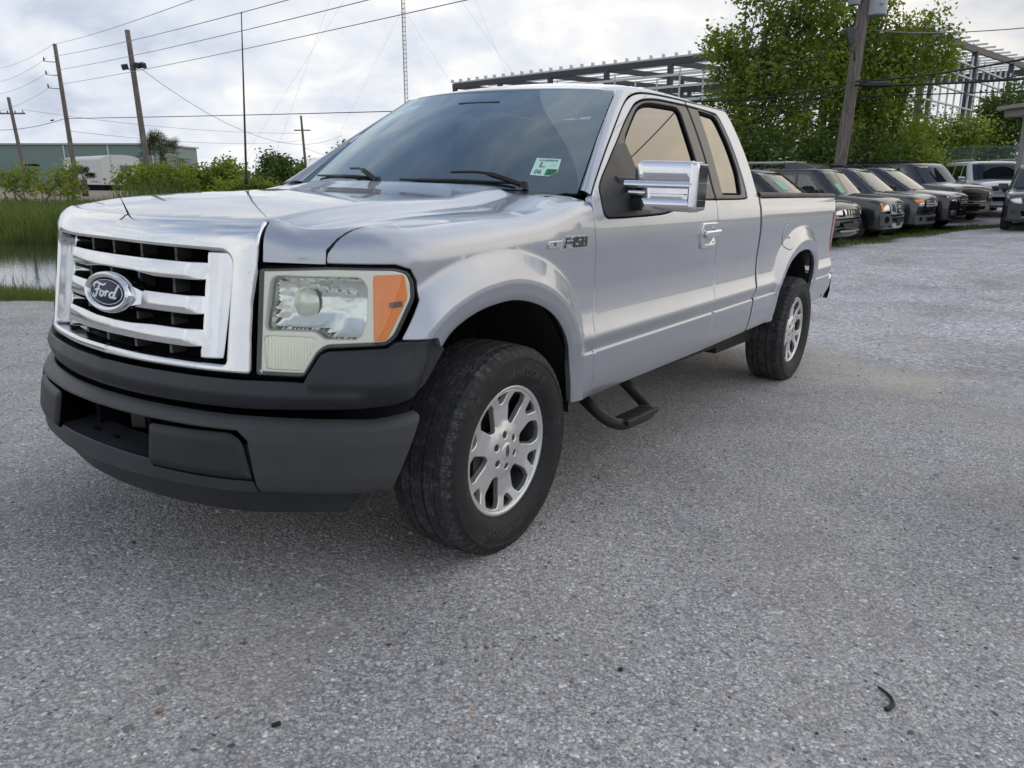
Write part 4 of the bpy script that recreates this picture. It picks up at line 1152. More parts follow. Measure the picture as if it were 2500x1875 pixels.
# ---- mirror
def rbox(name, y0, y1, z0, z1, d0, d1, r, m, parent, mirror, bev=.012):
    """block on the mirror's slanted plane; d0 front, d1 back (metres ahead of the plane)"""
    out = rounded([(y0, z0), (y1, z0), (y1, z1), (y0, z1)], r, 6)
    def f(X, off=0):
        X = np.asarray(X, float); dd = np.clip(segdist(out, X) / .06, 0, 1)
        x = -.90 - .22 * (X[:, 0] - .85) + d0 - .022 * (1 - np.sqrt(1 - (1 - dd) ** 2))
        return np.c_[x, X[:, 0], X[:, 1]]
    return put(name, panel_data(out, f, step=.012, dense=.010, bev=bev, depth=d0 - d1, seg=4, ddir=(-1, 0, 0)), m, parent, mirror)
def m_worn(name):
    m = mat(name, (.80, .81, .83), .08, 1.0); t = NT(m); v = t.coord('Object')
    sp = t.voro(v, 14, 'F1'); n = t.noise(v, 60, 4, .7)
    d = t.math('ADD', sp, t.math('MULTIPLY', t.math('SUBTRACT', n, .5), .28))
    mk = t.math('MULTIPLY', t.ramp(d, [(.10, 1), (.12, 0)], 'LINEAR'), t.ramp(t.noise(v, 6, 2), [(.46, 0), (.5, 1)]))
    t.col(t.mix(mk, t.mix(t.ramp(t.noise(v, 5, 5, .7), [(.4, 0), (.8, .4)]), (.82, .83, .85), (.55, .55, .55)), (.32, .25, .16)))
    mt = t.math('SUBTRACT', 1.0, t.math('MULTIPLY', mk, .9)); t.l(mt, t.b.inputs['Metallic'])
    t.rough(t.math('ADD', t.math('MULTIPLY', mk, .5), t.ramp(t.noise(v, 5, 5, .7), [(.35, .06), (.8, .2)])))
    return m
M_MIRR = m_worn('worn_chrome')
for mi in (False, True):
    sm = rbox('side_mirror', .928, 1.200, 1.315, 1.424, .030, -.08, [.004, .004, .05, .06], M_MIRR, truck, mi, .014)
    rbox('mirror_band', .848, 1.200, 1.298, 1.340, .040, -.03, [.004, .012, .012, .02], M_MIRR, sm, mi, .009)
    rbox('mirror_strip', .858, 1.198, 1.268, 1.300, .026, -.04, [.003, .004, .004, .003], M_CHROME, sm, mi, .003)
    rbox('mirror_core', .955, 1.196, 1.212, 1.410, .020, -.05, [.03, .03, .03, .03], M_MIRR, sm, mi, .01)
    rbox('mirror_end', 1.150, 1.209, 1.205, 1.421, .037, -.055, [.010, .055, .055, .010], M_MIRR, sm, mi, .018)
    rbox('marker_lens', 1.000, 1.166, 1.272, 1.296, .031, .0, [.003] * 4, mat('smoked_lens', (.20, .20, .20), .08, .6, coat=1), sm, mi, .003)
    rbox('mirror_lower', .962, 1.200, 1.203, 1.270, .034, -.07, [.035, .035, .004, .01], M_MIRR, sm, mi, .012)
    a = MB().box((-.935, .88, 1.316), (.07, .12, .048)).box((-.935, .90, 1.236), (.06, .16, .052)).box((-.935, .94, 1.285), (.03, .12, .07)).obj('mirror_arm', M_TRIMBLK, sm, mirror=mi, xf=rake); bevel(a, .012, 3)
    V = [(x, y, z) for x, y, z in [(-.80, .885, 1.20), (-1.03, .885, 1.20), (-1.03, .862, 1.345), (-.85, .862, 1.345)]]
    a = MB().box((-.915, .862, 1.27), (.19, .07, .165)).obj('mirror_foot', M_TRIMBLK, sm, mirror=mi, xf=rake); bevel(a, .02, 3)
    MB().add([(-.995, .95, 1.23), (-1.043, 1.18, 1.23), (-1.043, 1.18, 1.40), (-.995, .95, 1.40)], [(0, 1, 2, 3)]).obj('mirror_glass', M_CHROME, sm, mirror=mi, xf=rake)
# ---- door handle, fuel flap, lettering on the fender
def on_side(name, out, m, parent, off, bev, depth, step=.02, hmap=None, holes=()):
    f = hmap or m_side
    return both(name, panel_data(out, f, step=step, dense=step * .8, bev=bev, depth=depth, off=off, seg=3, holes=holes), m, parent)
hp = rounded([(-1.695, 1.002), (-1.918, 1.002), (-1.918, 1.136), (-1.695, 1.136)], [.03, .03, .02, .025], 5)
hpl = on_side('door_handle', hp, M_CHROME, front_door, .010, .007, .012, .02, holes=[rounded([(-1.735, 1.026), (-1.885, 1.026), (-1.885, 1.116), (-1.735, 1.116)], .018, 4)])
def m_cup(X):
    X = np.asarray(X, float); P = m_side(X); c = np.array([-1.81, 1.071]); d = np.hypot((X[:, 0] - c[0]) / .08, (X[:, 1] - c[1]) / .05)
    P[:, 1] -= .022 * np.clip(1 - d ** 2, 0, 1) - .004; return P
m_cup.flip = True
on_side('handle_cup', rounded([(-1.733, 1.024), (-1.887, 1.024), (-1.887, 1.118), (-1.733, 1.118)], .018, 4), M_CHROME, hpl, 0, .001, 0, .015, m_cup)
on_side('handle_grip', rounded([(-1.715, 1.060), (-1.925, 1.062), (-1.925, 1.098), (-1.715, 1.096)], [.014, .006, .006, .014], 4), M_CHROME, hpl, .030, .010, .018)
fc = (-3.265, 1.005)
fl = [(fc[0] + .088 * math.cos(a), fc[1] + .085 * math.sin(a)) for a in np.linspace(0, 2 * math.pi, 49)[:-1]]
on_side('fuel_door', fl, M_SILVER, bed_side, .0035, .003, .003, .02)
fl2 = [(fc[0] +   .0905 * math.cos(a), fc[1] + .0875 * math.sin(a)) for a in np.linspace(0, 2 * math.pi, 49)[:-1]]
on_side('fuel_door_gap', fl2, mat('seam_grey', (.10, .10, .105), .6), bed_side, .0012, .0005, .001, .04)
# nameplate: XL tab and big block letters
M_LTR = mat('letter_black', (.03, .032, .036), .3, coat=.6)
def m_fend(X): return m_nose(np.c_[s_of_x(np.asarray(X)[:, 0]), np.asarray(X)[:, 1]])
m_fend.flip = True
npl = on_side('nameplate', rounded([(-.215, 1.082), (-.312, 1.083), (-.318, 1.108), (-.215, 1.107)], .003, 2), M_CHROME, fender, .006, .002, .006, .03)
GL = {'F': [[(0, 0), (.09, 0), (.30, 1), (.21, 1)], [(.21, 1), (.30, 1), (.98, 1), (.94, .78), (.255, .78)], [(.14, .62), (.80, .62), (.75, .40), (.10, .40)]],
      '-': [[(0, .62), (.30, .62), (.27, .40), (-.03, .40)]],
      '1': [[(.12, 0), (.42, 0), (.52, 1), (.30, 1), (.12, .86), (.14, .72), (.28, .78)]],
      '5': [[(.0, 0), (.82, 0), (.86, .26), (.04, .26)], [(.55, .24), (.86, .26), (.92, .62), (.60, .62)], [(.06, .42), (.92, .42), (.95, .66), (.10, .66)], [(.10, .60), (.36, .60), (.42, 1), (.16, 1)], [(.14, .76), (.96, .76), (1.0, 1), (.16, 1)]],
      '0': [[(0, 0), (.92, 0), (.95, .24), (.03, .24)], [(.66, 0), (.92, 0), (1.02, 1), (.76, 1)], [(0, 0), (.26, 0), (.36, 1), (.10, 1)], [(.08, .76), (1.0, .76), (1.02, 1), (.10, 1)]]}
def fender_word(w=.040, h=.040, x0=-.322, z0=1.078):
    big, small = MB(), MB()
    x = 0.0
    for ch, adv in (('F', 1.05), ('-', .36), ('1', .60), ('5', 1.08), ('0', 1.1)):
        for poly in GL[ch]:
            for mbb, grow, off in ((big, .10, .008), (small, 0, .011)):
                P = np.array(poly); c = P.mean(0); 
                if area2(P) < 0: P = P[::-1]
                P = inset(P, -grow * .9) if grow else P
                X = np.c_[x0 - (x + P[:, 0]) * w, z0 + P[:, 1] * h]
                S = m_fend(X); n = len(P)
                top = S + [0, off, 0]; bot = S + [0, -.002, 0]
                # at this side of the truck forward is image-left, so order flips
                mbb.add(np.r_[top, bot], [tuple(range(n))[::-1]] + [(i, (i + 1) % n, n + (i + 1) % n, n + i) for i in range(n)])
        x += adv
    return big, small
bg_, sm_ = fender_word()
o = bg_.obj('nameplate_rim', M_CHROME, npl[0], xf=rake); o = sm_.obj('nameplate_letters', M_LTR, npl[0], xf=rake)
V, F = text_data('XL', .017, .0004, .0004)
X = np.c_[-.258 - V[:, 0], 1.0955 + V[:, 1]]; P = m_fend(X); P[:, 1] += .0066 + V[:, 2]
mesh('nameplate_trim', rake(P), F, M_LTR, npl[0], False)
# ---- cab steps, antenna, wipers, sticker, rear lamp, rear bumper
for mi in (False, True):
    path = catmull([(-.68, .82, .46), (-.665, .92, .40), (-.675, 1.00, .350), (-.72, 1.045, .328), (-.83, 1.055, .324), (-.96, 1.055, .324), (-1.03, 1.03, .330), (-1.06, .95, .375), (-1.06, .85, .45)], 5)
    st = MB().tube(path, .026, 10).obj('cab_step', M_TRIMBLK, truck, True, mirror=mi)
    tr = MB().box((-.86, 1.045, .340), (.30, .085, .022)); 
    for k in range(10): tr.box((-.735 - .027 * k, 1.045, .353), (.012, .06, .006))
    o = tr.obj('step_tread', M_TRIMBLK, st, mirror=mi); bevel(o, .004, 2)
MB().tube([(-.235, -.80, 1.27), (-.238, -.80, 1.30), (-.250, -.80, 2.03)], [.012, .006, .0022], 8).obj('antenna', M_TRIMBLK, truck, True)
MB().lathe([(.0001, .004), (.0045, .002), (.0045, -.002), (.0001, -.004)], 8, 'z', c=(-.250, -.80, 2.034)).obj('antenna_tip', M_TRIMBLK, truck)
cw = MB(); xs_, ys_ = [], np.linspace(-.80, .80, 25)
A = np.array([(-.372 - .06 * (abs(y) / .8) ** 2, y, 1.262 + .0 * y) for y in ys_]); B = m_ws(np.c_[ys_ / .83, np.full_like(ys_, .015)], 0) + [-.01, 0, -.012]
cw.add(np.r_[A, B], [(i, i + 1, 26 + i, 25 + i) for i in range(24)])
cw.obj('cowl_panel', M_TRIMBLK, truck, True, xf=rake)
def wiper(pv, el, b0, b1):
    g = MB().tube(catmull([pv, np.array(pv) * .5 + np.array(el) * .5 + [.012, 0, .022], el], 6), [.012] * 6 + [.006] * 7, 8).lathe([(.0001, .018), (.016, .014), (.018, -.01)], 14, 'z', c=pv)
    w = g.obj('wiper', M_TRIMBLK, truck, True, xf=rake)
    MB().tube([b0, np.array(b0) * .5 + np.array(b1) * .5 + [0.004, 0, .002], b1], [.005, .009, .005], 6).obj('wiper_blade', M_TRIMBLK, w, True, xf=rake)
wp = lambda u, t, h=.012: m_ws(np.array([[u, t]]))[0] + np.array([.6, 0, .8]) * h
wiper(wp(.76, .00, .02), wp(.34, .075, .03), wp(.70, .028, .012), wp(.02, .030, .012))
wiper(wp(-.12, .00, .02), wp(-.44, .09, .03), wp(-.14, .040, .012), wp(-.80, .045, .012))
stk = np.array([(.72, .258), (.845, .258), (.848, .135), (.795, .115), (.715, .115)])
# inspection sticker behind the glass
M_STK = mat('sticker_paper', (.50, .78, .66), .5)
def m_stk(X): return m_ws(X)
stick = put('inspection_sticker', panel_data(np.array([(.735, .255), (.865, .25), (.875, .135), (.845, .105), (.745, .112)]), m_ws, step=.05, dense=.05, bev=.0004, depth=0, seg=1, off=.0016), M_STK, windshield)
M_STKG = mat('sticker_green', (.02, .22, .08), .5)
put('sticker_patch', panel_data(np.array([(.815, .165), (.87, .163), (.873, .135), (.848, .110), (.815, .112)]), m_ws, step=.05, dense=.05, bev=.0004, depth=0, seg=1, off=.0022), M_STKG, stick)
def ws_text(txt, u, t, su, st_, m, off=.0026, size=1.0):
    V, F = text_data(txt, size, 0, .008)
    P = m_ws(np.c_[u + V[:, 0] * su, t + V[:, 1] * st_]) + np.array([.6, 0, .8]) * off
    mesh('sticker_print', rake(P), F, m, stick, False)
ws_text('06', .778, .138, .038, .048, M_BLKPR); ws_text('27', .843, .138, .036, .046, M_BLKPR, .0032)
ws_text('Louisiana', .805, .236, .026, .030, M_BLKPR); ws_text('L', .785, .195, .07, .06, mat('print_blue', (.05, .10, .2), .5))
ws_text(':::', .84, .198, .04, .045, mat('print_grey', (.25, .4, .36), .5))
tl = rounded([(-4.530, 1.150), (-4.612, 1.160), (-4.622, 1.0), (-4.600, .845), (-4.580, .832), (-4.560, .90), (-4.550, 1.0)], [.01, .01, .02, .02, .02, .01, .01], 3)
on_side('tail_lamp', tl, M_REDLENS, truck and (truck, truck), .004, .004, .03)
MB().box((-4.625, .86, 1.0), (.05, .09, .31)).box((-4.625, -.86, 1.0), (.05, .09, .31)).obj('tail_lamp_rear', M_REDLENS, truck, xf=rake)
rb = []
for y in np.linspace(-.93, .93, 13):
    k = (abs(y) / .93) ** 4; rb.append((-4.80 + .10 * k, y))
mb = MB(); V = []
for x, y in rb:
    for z, o in ((.645, .04), (.650, .0), (.62, -.02), (.50, -.015), (.44, .03)): V.append((x + o, y, z))
mb.add(V, [(i * 5 + j, i * 5 + j + 1, (i + 1) * 5 + j + 1, (i + 1) * 5 + j) for i in range(12) for j in range(4)])
for sy in (1, -1):
    V = []
    for x in (-4.70, -4.64, -4.58):
        for z, o in ((.650, -.01), (.64, .006), (.54, .0), (.44, -.02)): V.append((x + (.0 if z > .5 else .06), sy * (.925 + o), z))
    mb.add(V, [(i * 4 + j, i * 4 + j + 1, (i + 1) * 4 + j + 1, (i + 1) * 4 + j) for i in range(2) for j in range(3)])
o = mb.obj('rear_bumper', M_CHROME, truck, True, xf=rake)
# ---- inside of the cab
def seat(x, y):
    s = MB().box((x, y, .92), (.50, .50, .16)).box((x - .27, y, 1.20), (.14, .48, .56), R=Matrix.Rotation(-.2, 3, 'Y')).box((x - .36, y, 1.54), (.10, .26, .16))
    o = s.obj('cab_seat', M_SEAT, truck, xf=rake); bevel(o, .05, 3); return o
seat(-1.45, .40); seat(-1.45, -.40); seat(-2.2, .35); seat(-2.2, -.35)
ds = MB(); ys_ = np.linspace(-.80, .80, 9)
V = []
for y in ys_:
    for x, z in ((-.46, 1.245), (-.70, 1.27), (-.92, 1.262), (-1.0, 1.20), (-.98, .85)): V.append((x, y, z))
ds.add(V, [(i * 5 + j, i * 5 + j + 1, (i + 1) * 5 + j + 1, (i + 1) * 5 + j) for i in range(8) for j in range(4)])
ds.obj('dashboard', M_DASH, truck, True, xf=rake)
swc = np.array([-1.10, .40, 1.22]); sw = MB(); pts = []
for a in np.linspace(0, 2 * math.pi, 33): pts.append(swc + np.array([.08 * math.sin(a) , .19 * math.cos(a), .17 * math.sin(a)]))
sw.tube(pts, .014, 8, cap=False).tube([swc + [0, -.18, 0], swc, swc + [0, .18, 0]], .02, 6).tube([swc, swc + [.25, 0, -.1]], .03, 6)
sw.obj('steering_wheel', M_DASH, truck, True, xf=rake)
o = MB().box((-1.02, 0, 1.655), (.02, .26, .07)).obj('inner_mirror', M_DARKPL, truck, xf=rake); bevel(o, .015, 2)
MB().box((-1.6, 0, .62), (2.1, 1.7, .04)).add([(-1.18, -.60, 1.725), (-1.18, .60, 1.725), (-2.6, .60, 1.76), (-2.6, -.60, 1.76)], [(0, 1, 2, 3)]).obj('cab_floor_and_headliner', mat('cab_lining', (.12, .12, .125), .9), truck, xf=rake)
# ================================================================== ground
T2Wn = np.array([list(r) for r in T2W])
def plane_h(X, Y):
    n, p = T2Wn[:3, 2], T2Wn[:3, 3]
    return p[2] - (n[0] * (X - p[0]) + n[1] * (Y - p[1])) / n[2]
_cp = [(x, y, float(plane_h(x, y))) for x in (-4, -1.5, 1, 3.2) for y in (-2, 1, 4, 6.5, 8.5) if not (x < -3 and y > 7)]
_cp += [(7.6, 17.6, -.06), (9.7, 19.8, -.09), (11.6, 21.8, -.04), (13.3, 23.2, .0), (15.0, 25.6, .06), (17.3, 28, .22), (14, 21, .06), (12.5, 18.5, -.02), (9, 12, -.14), (7, 7, -.18), (6, 2, -.06), (10, 4, .0), (20, 22, .12), (28, 34, .3), (10, 34, .2), (18, 36, .3),
        (-4.6, 7.4, .22), (-5.6, 8.7, .14), (-9, 10.2, .12), (-16, 12, .12), (-8, 5, .35), (-14, 6, .35), (3, 11.5, -.20), (-1, 11, .0),
        (-12, 20, .16), (-6, 20, .14), (0, 19, .05), (-20, 24, .25), (-14, 30, .40), (-8, 32, .35), (4, 26, .1), (8, 32, .2), (0, 40, .3), (-30, 45, .35), (-50, 60, .35), (-20, 60, .4),
        (-60, 120, .4), (0, 120, .4), (60, 120, .4), (100, 60, .4), (-100, 60, .4), (100, -20, .4), (-100, -20, .4), (0, -60, .4), (-40, 10, .3), (40, 10, .3), (0, -12, .15), (-15, -8, .35), (15, -8, .1)]
_cp = np.array(_cp)
def _tps(P, v):
    n = len(P); D = np.hypot(P[:, None, 0] - P[None, :, 0], P[:, None, 1] - P[None, :, 1])
    K = D * D * np.log(D + 1e-9); K[np.diag_indices(n)] = .02
    A = np.zeros((n + 3, n + 3)); A[:n, :n] = K; A[:n, n] = 1; A[:n, n + 1:] = P; A[n, :n] = 1; A[n + 1:, :n] = P.T
    return np.linalg.solve(A, np.r_[v, 0, 0, 0])
_tw = _tps(_cp[:, :2], _cp[:, 2])
POND = np.array([(-34, 15.5), (-14, 12.0), (-9, 10.9), (-7, 10.35), (-5.8, 9.85), (-3.5, 9.9), (-1.5, 11.2), (-1.2, 13.5), (-3, 16.5), (-7.5, 18.0), (-11.5, 18.6), (-16, 20), (-34, 25)])
WATER = 0.0
def ground_h(X, Y):
    X, Y = np.atleast_1d(np.asarray(X, float)), np.atleast_1d(np.asarray(Y, float)); out = np.zeros(len(X))
    for i in range(0, len(X), 4000):
        x, y = X[i:i + 4000], Y[i:i + 4000]
        D = np.hypot(x[:, None] - _cp[None, :, 0], y[:, None] - _cp[None, :, 1])
        h = (D * D * np.log(D + 1e-9)) @ _tw[:-3] + _tw[-3] + _tw[-2] * x + _tw[-1] * y
        r = np.hypot(x, y - 10); far = np.clip((r - 60) / 60, 0, 1); h = h * (1 - far) + .4 * far
        # close to the truck: exactly the plane it stands on
        d = np.hypot((x - .3) / 4.2, (y - 4.0) / 5.2); k = np.clip((1.25 - d) / .5, 0, 1); k = k * k * (3 - 2 * k)
        h = h * (1 - k) + plane_h(x, y) * k
        P = np.c_[x, y]; ins = inpoly(POND, P); sd = segdist(POND, P) * np.where(ins, 1, -1)
        q = np.clip((sd + .5) / 1.3, 0, 1); h = h * (1 - q) + (-.32) * q
        out[i:i + 4000] = h
    return out
def gh(x, y): return float(ground_h([x], [y])[0])
def axis_(lo, hi, dense_lo, dense_hi, d0, grow):
    a = list(np.arange(dense_lo, dense_hi + 1e-6, d0))
    s, x = d0, dense_hi
    while x < hi: s *= grow; x += s; a.append(x)
    s, x = d0, dense_lo
    while x > lo: s *= grow; x -= s; a.insert(0, x)
    return np.array(a)
gx = axis_(-900, 900, -16, 18, .40, 1.18); gy = axis_(-300, 1500, -2, 30, .40, 1.15)
GX, GY = np.meshgrid(gx, gy); GZ = ground_h(GX.ravel(), GY.ravel())
nx, ny = len(gx), len(gy)
gF = [(j * nx + i, j * nx + i + 1, (j + 1) * nx + i + 1, (j + 1) * nx + i) for j in range(ny - 1) for i in range(nx - 1)]
LOT = np.array([(-30, -60), (-22, 5.0), (-9, 8.2), (-5.6, 8.3), (-4.4, 8.2), (-2, 9.0), (1.0, 10.5), (3.5, 13.6), (5.6, 17.0), (8.2, 18.8), (10.4, 20.8), (12.6, 22.4), (14.6, 23.6), (17, 25), (22, 27), (60, 27), (60, -60)])
def gravel_w(X, Y):
    P = np.c_[X, Y]; return np.clip(.5 + segdist(LOT, P) * np.where(inpoly(LOT, P), 1, -1) / .9, 0, 1)
DIRT = np.array([(-90, 38), (-16, 36), (-10, 44), (-14, 60), (-90, 110)])
DRIVE = np.array([(12.5, 26), (14.2, 24.4), (17, 25.5), (30, 27), (30, 36), (15, 35)])
M_GROUND = mat('ground_mix', (.2, .2, .2), .95, spec=.15)
def _ground():
    t = NT(M_GROUND); v = t.coord('Object')
    at = t.n('ShaderNodeAttribute'); at.attribute_name = 'zone'
    sepc = t.n('ShaderNodeSeparateColor'); t.l(at.outputs['Color'], sepc.inputs[0])
    big = t.noise(v, .55, 6, .6); mid = t.noise(v, 3.0, 6, .6); fine = t.noise(v, 30, 5, .65)
    # stones at three sizes
    v1 = t.n('ShaderNodeTexVoronoi'); v1.inputs['Scale'].default_value = 92; t.l(v, v1.inputs['Vector'])
    v2 = t.n('ShaderNodeTexVoronoi'); v2.inputs['Scale'].default_value = 210; t.l(v, v2.inputs['Vector'])
    v3 = t.n('ShaderNodeTexVoronoi'); v3.inputs['Scale'].default_value = 36; t.l(v, v3.inputs['Vector'])
    def gray(vo):
        s = t.n('ShaderNodeSeparateColor'); t.l(vo.outputs['Color'], s.inputs[0]); return s
    g1, g2, g3 = gray(v1), gray(v2), gray(v3)
    c1 = t.ramp(g1.outputs[0], [(0.0, (.105, .107, .110)), (.25, (.19, .19, .193)), (.55, (.255, .255, .257)), (.80, (.31, .31, .305)), (.94, (.39, .385, .37)), (.99, (.62, .61, .58))])
    hue = t.ramp(g1.outputs[1], [(0.0, (1.10, .98, .88)), (.12, (1.02, 1, .97)), (.6, (.97, .99, 1.04)), (.975, (1, 1, 1)), (.99, (1.3, .88, .66)), (1, (1.25, .75, .6))])
    c1 = t.mix(1.0, c1, hue, 'MULTIPLY')
    c2 = t.ramp(g2.outputs[0], [(0.0, (.10, .10, .105)), (.4, (.22, .22, .222)), (.8, (.31, .307, .30)), (.975, (.55, .54, .52))])
    base = t.mix(t.ramp(t.noise(v, 11, 3), [(.40, .25), (.62, .8)]), c1, c2)
    # shadowed crevices between the stones
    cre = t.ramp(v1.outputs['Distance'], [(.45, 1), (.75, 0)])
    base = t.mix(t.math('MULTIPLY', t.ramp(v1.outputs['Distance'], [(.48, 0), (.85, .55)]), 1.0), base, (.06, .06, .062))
    # looser, paler, bluer gravel away to the right; sandy drifts between
    loose = t.ramp(g3.outputs[0], [(0, (.13, .135, .15)), (.4, (.27, .275, .295)), (.75, (.40, .405, .425)), (1, (.62, .62, .62))])
    base = t.mix(t.math('MULTIPLY', sepc.outputs[1], t.ramp(mid, [(.35, .5), (.55, 1.0)])), base, t.mix(1.0, t.mix(.62, base, loose), (.99, .985, .985), 'MULTIPLY'))
    sand = t.mix(fine, (.24, .215, .18), (.40, .365, .31))
    smask = t.math('MULTIPLY', sepc.outputs[2], t.ramp(t.noise(v, 1.3, 7, .62), [(.40, 0), (.56, 1.0)]))
    base = t.mix(smask, base, t.mix(.6, base, sand))
    dk = t.ramp(big, [(.35, .78), (.50, .98), (.65, 1.12)]); base = t.mix(1.0, base, dk, 'MULTIPLY')
    stain = t.ramp(t.noise(v, 1.4, 8, .68), [(.54, 0), (.70, .45)])
    base = t.mix(stain, base, (.15, .132, .108))
    soil = t.mix(t.noise(v, 2.2, 6, .65), (.070, .088, .030), (.125, .13, .06))
    dirt = t.mix(t.noise(v, .9, 6, .65), (.26, .22, .17), (.38, .33, .27))
    al = at.outputs['Alpha']
    soil = t.mix(al, soil, dirt)
    base = t.mix(1.0, base, (1.84, 1.815, 1.79), 'MULTIPLY')
    gw = t.ramp(t.math('ADD', sepc.outputs[0], t.math('MULTIPLY', t.math('SUBTRACT', t.noise(v, 2.4, 7, .7), .5), .9)), [(.44, 0), (.56, 1)])
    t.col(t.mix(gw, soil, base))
    h = t.math('SUBTRACT', t.math('MULTIPLY', g1.outputs[2], .5), v1.outputs['Distance'])
    h2 = t.math('ADD', h, t.math('MULTIPLY', t.math('SUBTRACT', 0.0, v2.outputs['Distance']), .35))
    h3 = t.math('ADD', h2, t.math('MULTIPLY', t.math('SUBTRACT', 0.0, v3.outputs['Distance']), .8))
    t.norm(t.bump(h3, .55, .008))
_ground()
g = mesh('ground', np.c_[GX.ravel(), GY.ravel(), GZ], gF, M_GROUND, None, True)
tag(g, kind='structure')
ca = g.data.color_attributes.new('zone', 'FLOAT_COLOR', 'POINT')
X_, Y_ = GX.ravel(), GY.ravel()
_a, _b = np.array([2.1, 7.6]), np.array([3.9, 4.6]); _n = np.array([(_b - _a)[1], -(_b - _a)[0]]); _n = _n / np.linalg.norm(_n)
sdl = (np.c_[X_, Y_] - _a) @ _n; sdl = sdl * (1 if ((np.array([8, 10]) - _a) @ _n) > 0 else -1)
loose_w = np.clip(sdl / .8 + .2, 0, 1); sand_w = np.exp(-((sdl + .25) / .55) ** 2) + .55 * np.exp(-((sdl - 1.6) / .5) ** 2) + .18
dirt_w = np.clip(.5 + segdist(DIRT, np.c_[X_, Y_]) * np.where(inpoly(DIRT, np.c_[X_, Y_]), 1, -1) / 4, 0, 1)
grw = np.maximum(gravel_w(X_, Y_), np.clip(.5 + segdist(DRIVE, np.c_[X_, Y_]) * np.where(inpoly(DRIVE, np.c_[X_, Y_]), 1, -1) / .8, 0, 1))
ca.data.foreach_set('color', np.c_[grw, loose_w, np.clip(sand_w, 0, 1), dirt_w].astype(np.float32).ravel())
# loose stones lying on the gravel
def stones(n, name, xr, s0, s1, m, seed):
    r = np.random.default_rng(seed)
    # more of them close to the lens
    Y = .9 + (r.random(n) ** 1.8) * xr[1]; X = (r.random(n) - .5) * 2 * (Y * .80 + .6)
    ok = gravel_w(X, Y) > .7; X, Y = X[ok], Y[ok]; n = len(X)
    S = s0 + (s1 - s0) * r.random(n) ** 2.5
    base = np.array([(1, 0, 0), (-1, 0, 0), (0, 1, 0), (0, -1, 0), (0, 0, 1), (0, 0, -1)], float)
    tri = [(0, 2, 4), (2, 1, 4), (1, 3, 4), (3, 0, 4), (2, 0, 5), (1, 2, 5), (3, 1, 5), (0, 3, 5)]
    V = np.repeat(base[None], n, 0) * (1 + .45 * (r.random((n, 6, 1)) - .5)) + .25 * (r.random((n, 6, 3)) - .5)
    a = r.random(n) * 6.28; ca_, sa = np.cos(a)[:, None], np.sin(a)[:, None]
    V = V * np.stack([1.1 + .5 * r.random(n), .75 + .3 * r.random(n), .45 + .25 * r.random(n)], 1)[:, None, :]
    V = np.stack([V[..., 0] * ca_ - V[..., 1] * sa, V[..., 0] * sa + V[..., 1] * ca_, V[..., 2]], -1) * S[:, None, None]
    Z = ground_h(X, Y) + S * .15
    V += np.stack([X, Y, Z], 1)[:, None, :]
    F = (np.array(tri)[None] + 6 * np.arange(n)[:, None, None]).reshape(-1, 3)
    o = mesh(name, V.reshape(-1, 3), F, m, None, False); tag(o, kind='stuff'); return o
M_STONE = mat('loose_stones', (.3, .3, .3), .8, spec=.3)
def _st():
    t = NT(M_STONE); v = t.coord('Object'); gm = t.n('ShaderNodeNewGeometry')
    t.col(t.ramp(gm.outputs['Random Per Island'], [(0, (.07, .07, .075)), (.2, (.22, .22, .225)), (.5, (.34, .34, .345)), (.75, (.41, .405, .395)), (.93, (.54, .53, .51)), (.975, (.74, .72, .69)), (.985, (.36, .22, .14)), (1, (.55, .44, .34))]))
_st()
stones(42000, 'gravel', (0, 11.0), .0018, .0062, M_STONE, 3)
stones(900, 'pebbles', (0, 8.0), .006, .0135, M_STONE, 4)

# ---- water
M_WATER = mat('pond_water', (.035, .035, .028), .04, spec=.6)
def _w():
    t = NT(M_WATER); v = t.coord('Object', (1, 1, 1))
    t.norm(t.bump(t.noise(v, 5, 4, .5), .06, .03))
_w()
pw = inset(POND if area2(POND) > 0 else POND[::-1], -.8)
tri = triangulate([pw], None)
tag(mesh('water', np.c_[tri[0], np.full(len(tri[0]), WATER)], tri[1], M_WATER, None, True), kind='structure')

# ================================================================== plants
def m_leaf(name, c0, c1, tr=.35, rough=.55):
    m = bpy.data.materials.new(name); m.use_nodes = True; nt = m.node_tree; MATS[name] = m
    t = NT(m); gm = t.n('ShaderNodeNewGeometry'); v = t.coord('Object')
    c = t.mix(gm.outputs['Random Per Island'], c0, c1)
    c = t.mix(t.ramp(t.noise(v, .8, 4), [(.38, 0), (.66, .9)]), c, tuple(k * .5 for k in c0))
    t.col(c); t.b.inputs['Roughness'].default_value = rough; t.b.inputs['Specular IOR Level'].default_value = .3
    tl = t.n('ShaderNodeBsdfTranslucent'); t.l(t.mix(1.0, c, (1.3, 1.25, .55), 'MULTIPLY'), tl.inputs[0])
    mx = t.n('ShaderNodeMixShader'); mx.inputs[0].default_value = tr
    out = [n for n in nt.nodes if n.type == 'OUTPUT_MATERIAL'][0]
    t.l(t.b.outputs[0], mx.inputs[1]); t.l(tl.outputs[0], mx.inputs[2]); t.l(mx.outputs[0], out.inputs[0])
    return m
L_TREE = m_leaf('leaf_green', (.16, .25, .040), (.40, .47, .11), .45)
L_DARK = m_leaf('leaf_dark', (.075, .135, .030), (.18, .25, .06), .35)
L_YEL = m_leaf('leaf_yellow_green', (.18, .26, .030), (.36, .41, .075), .45)
L_GRASS = m_leaf('grass_blade', (.10, .155, .025), (.22, .27, .075), .3)
L_REED = m_leaf('reed_blade', (.11, .155, .04), (.27, .28, .12), .3)
L_PALM = m_leaf('palm_frond', (.050, .075, .022), (.11, .12, .045), .2)
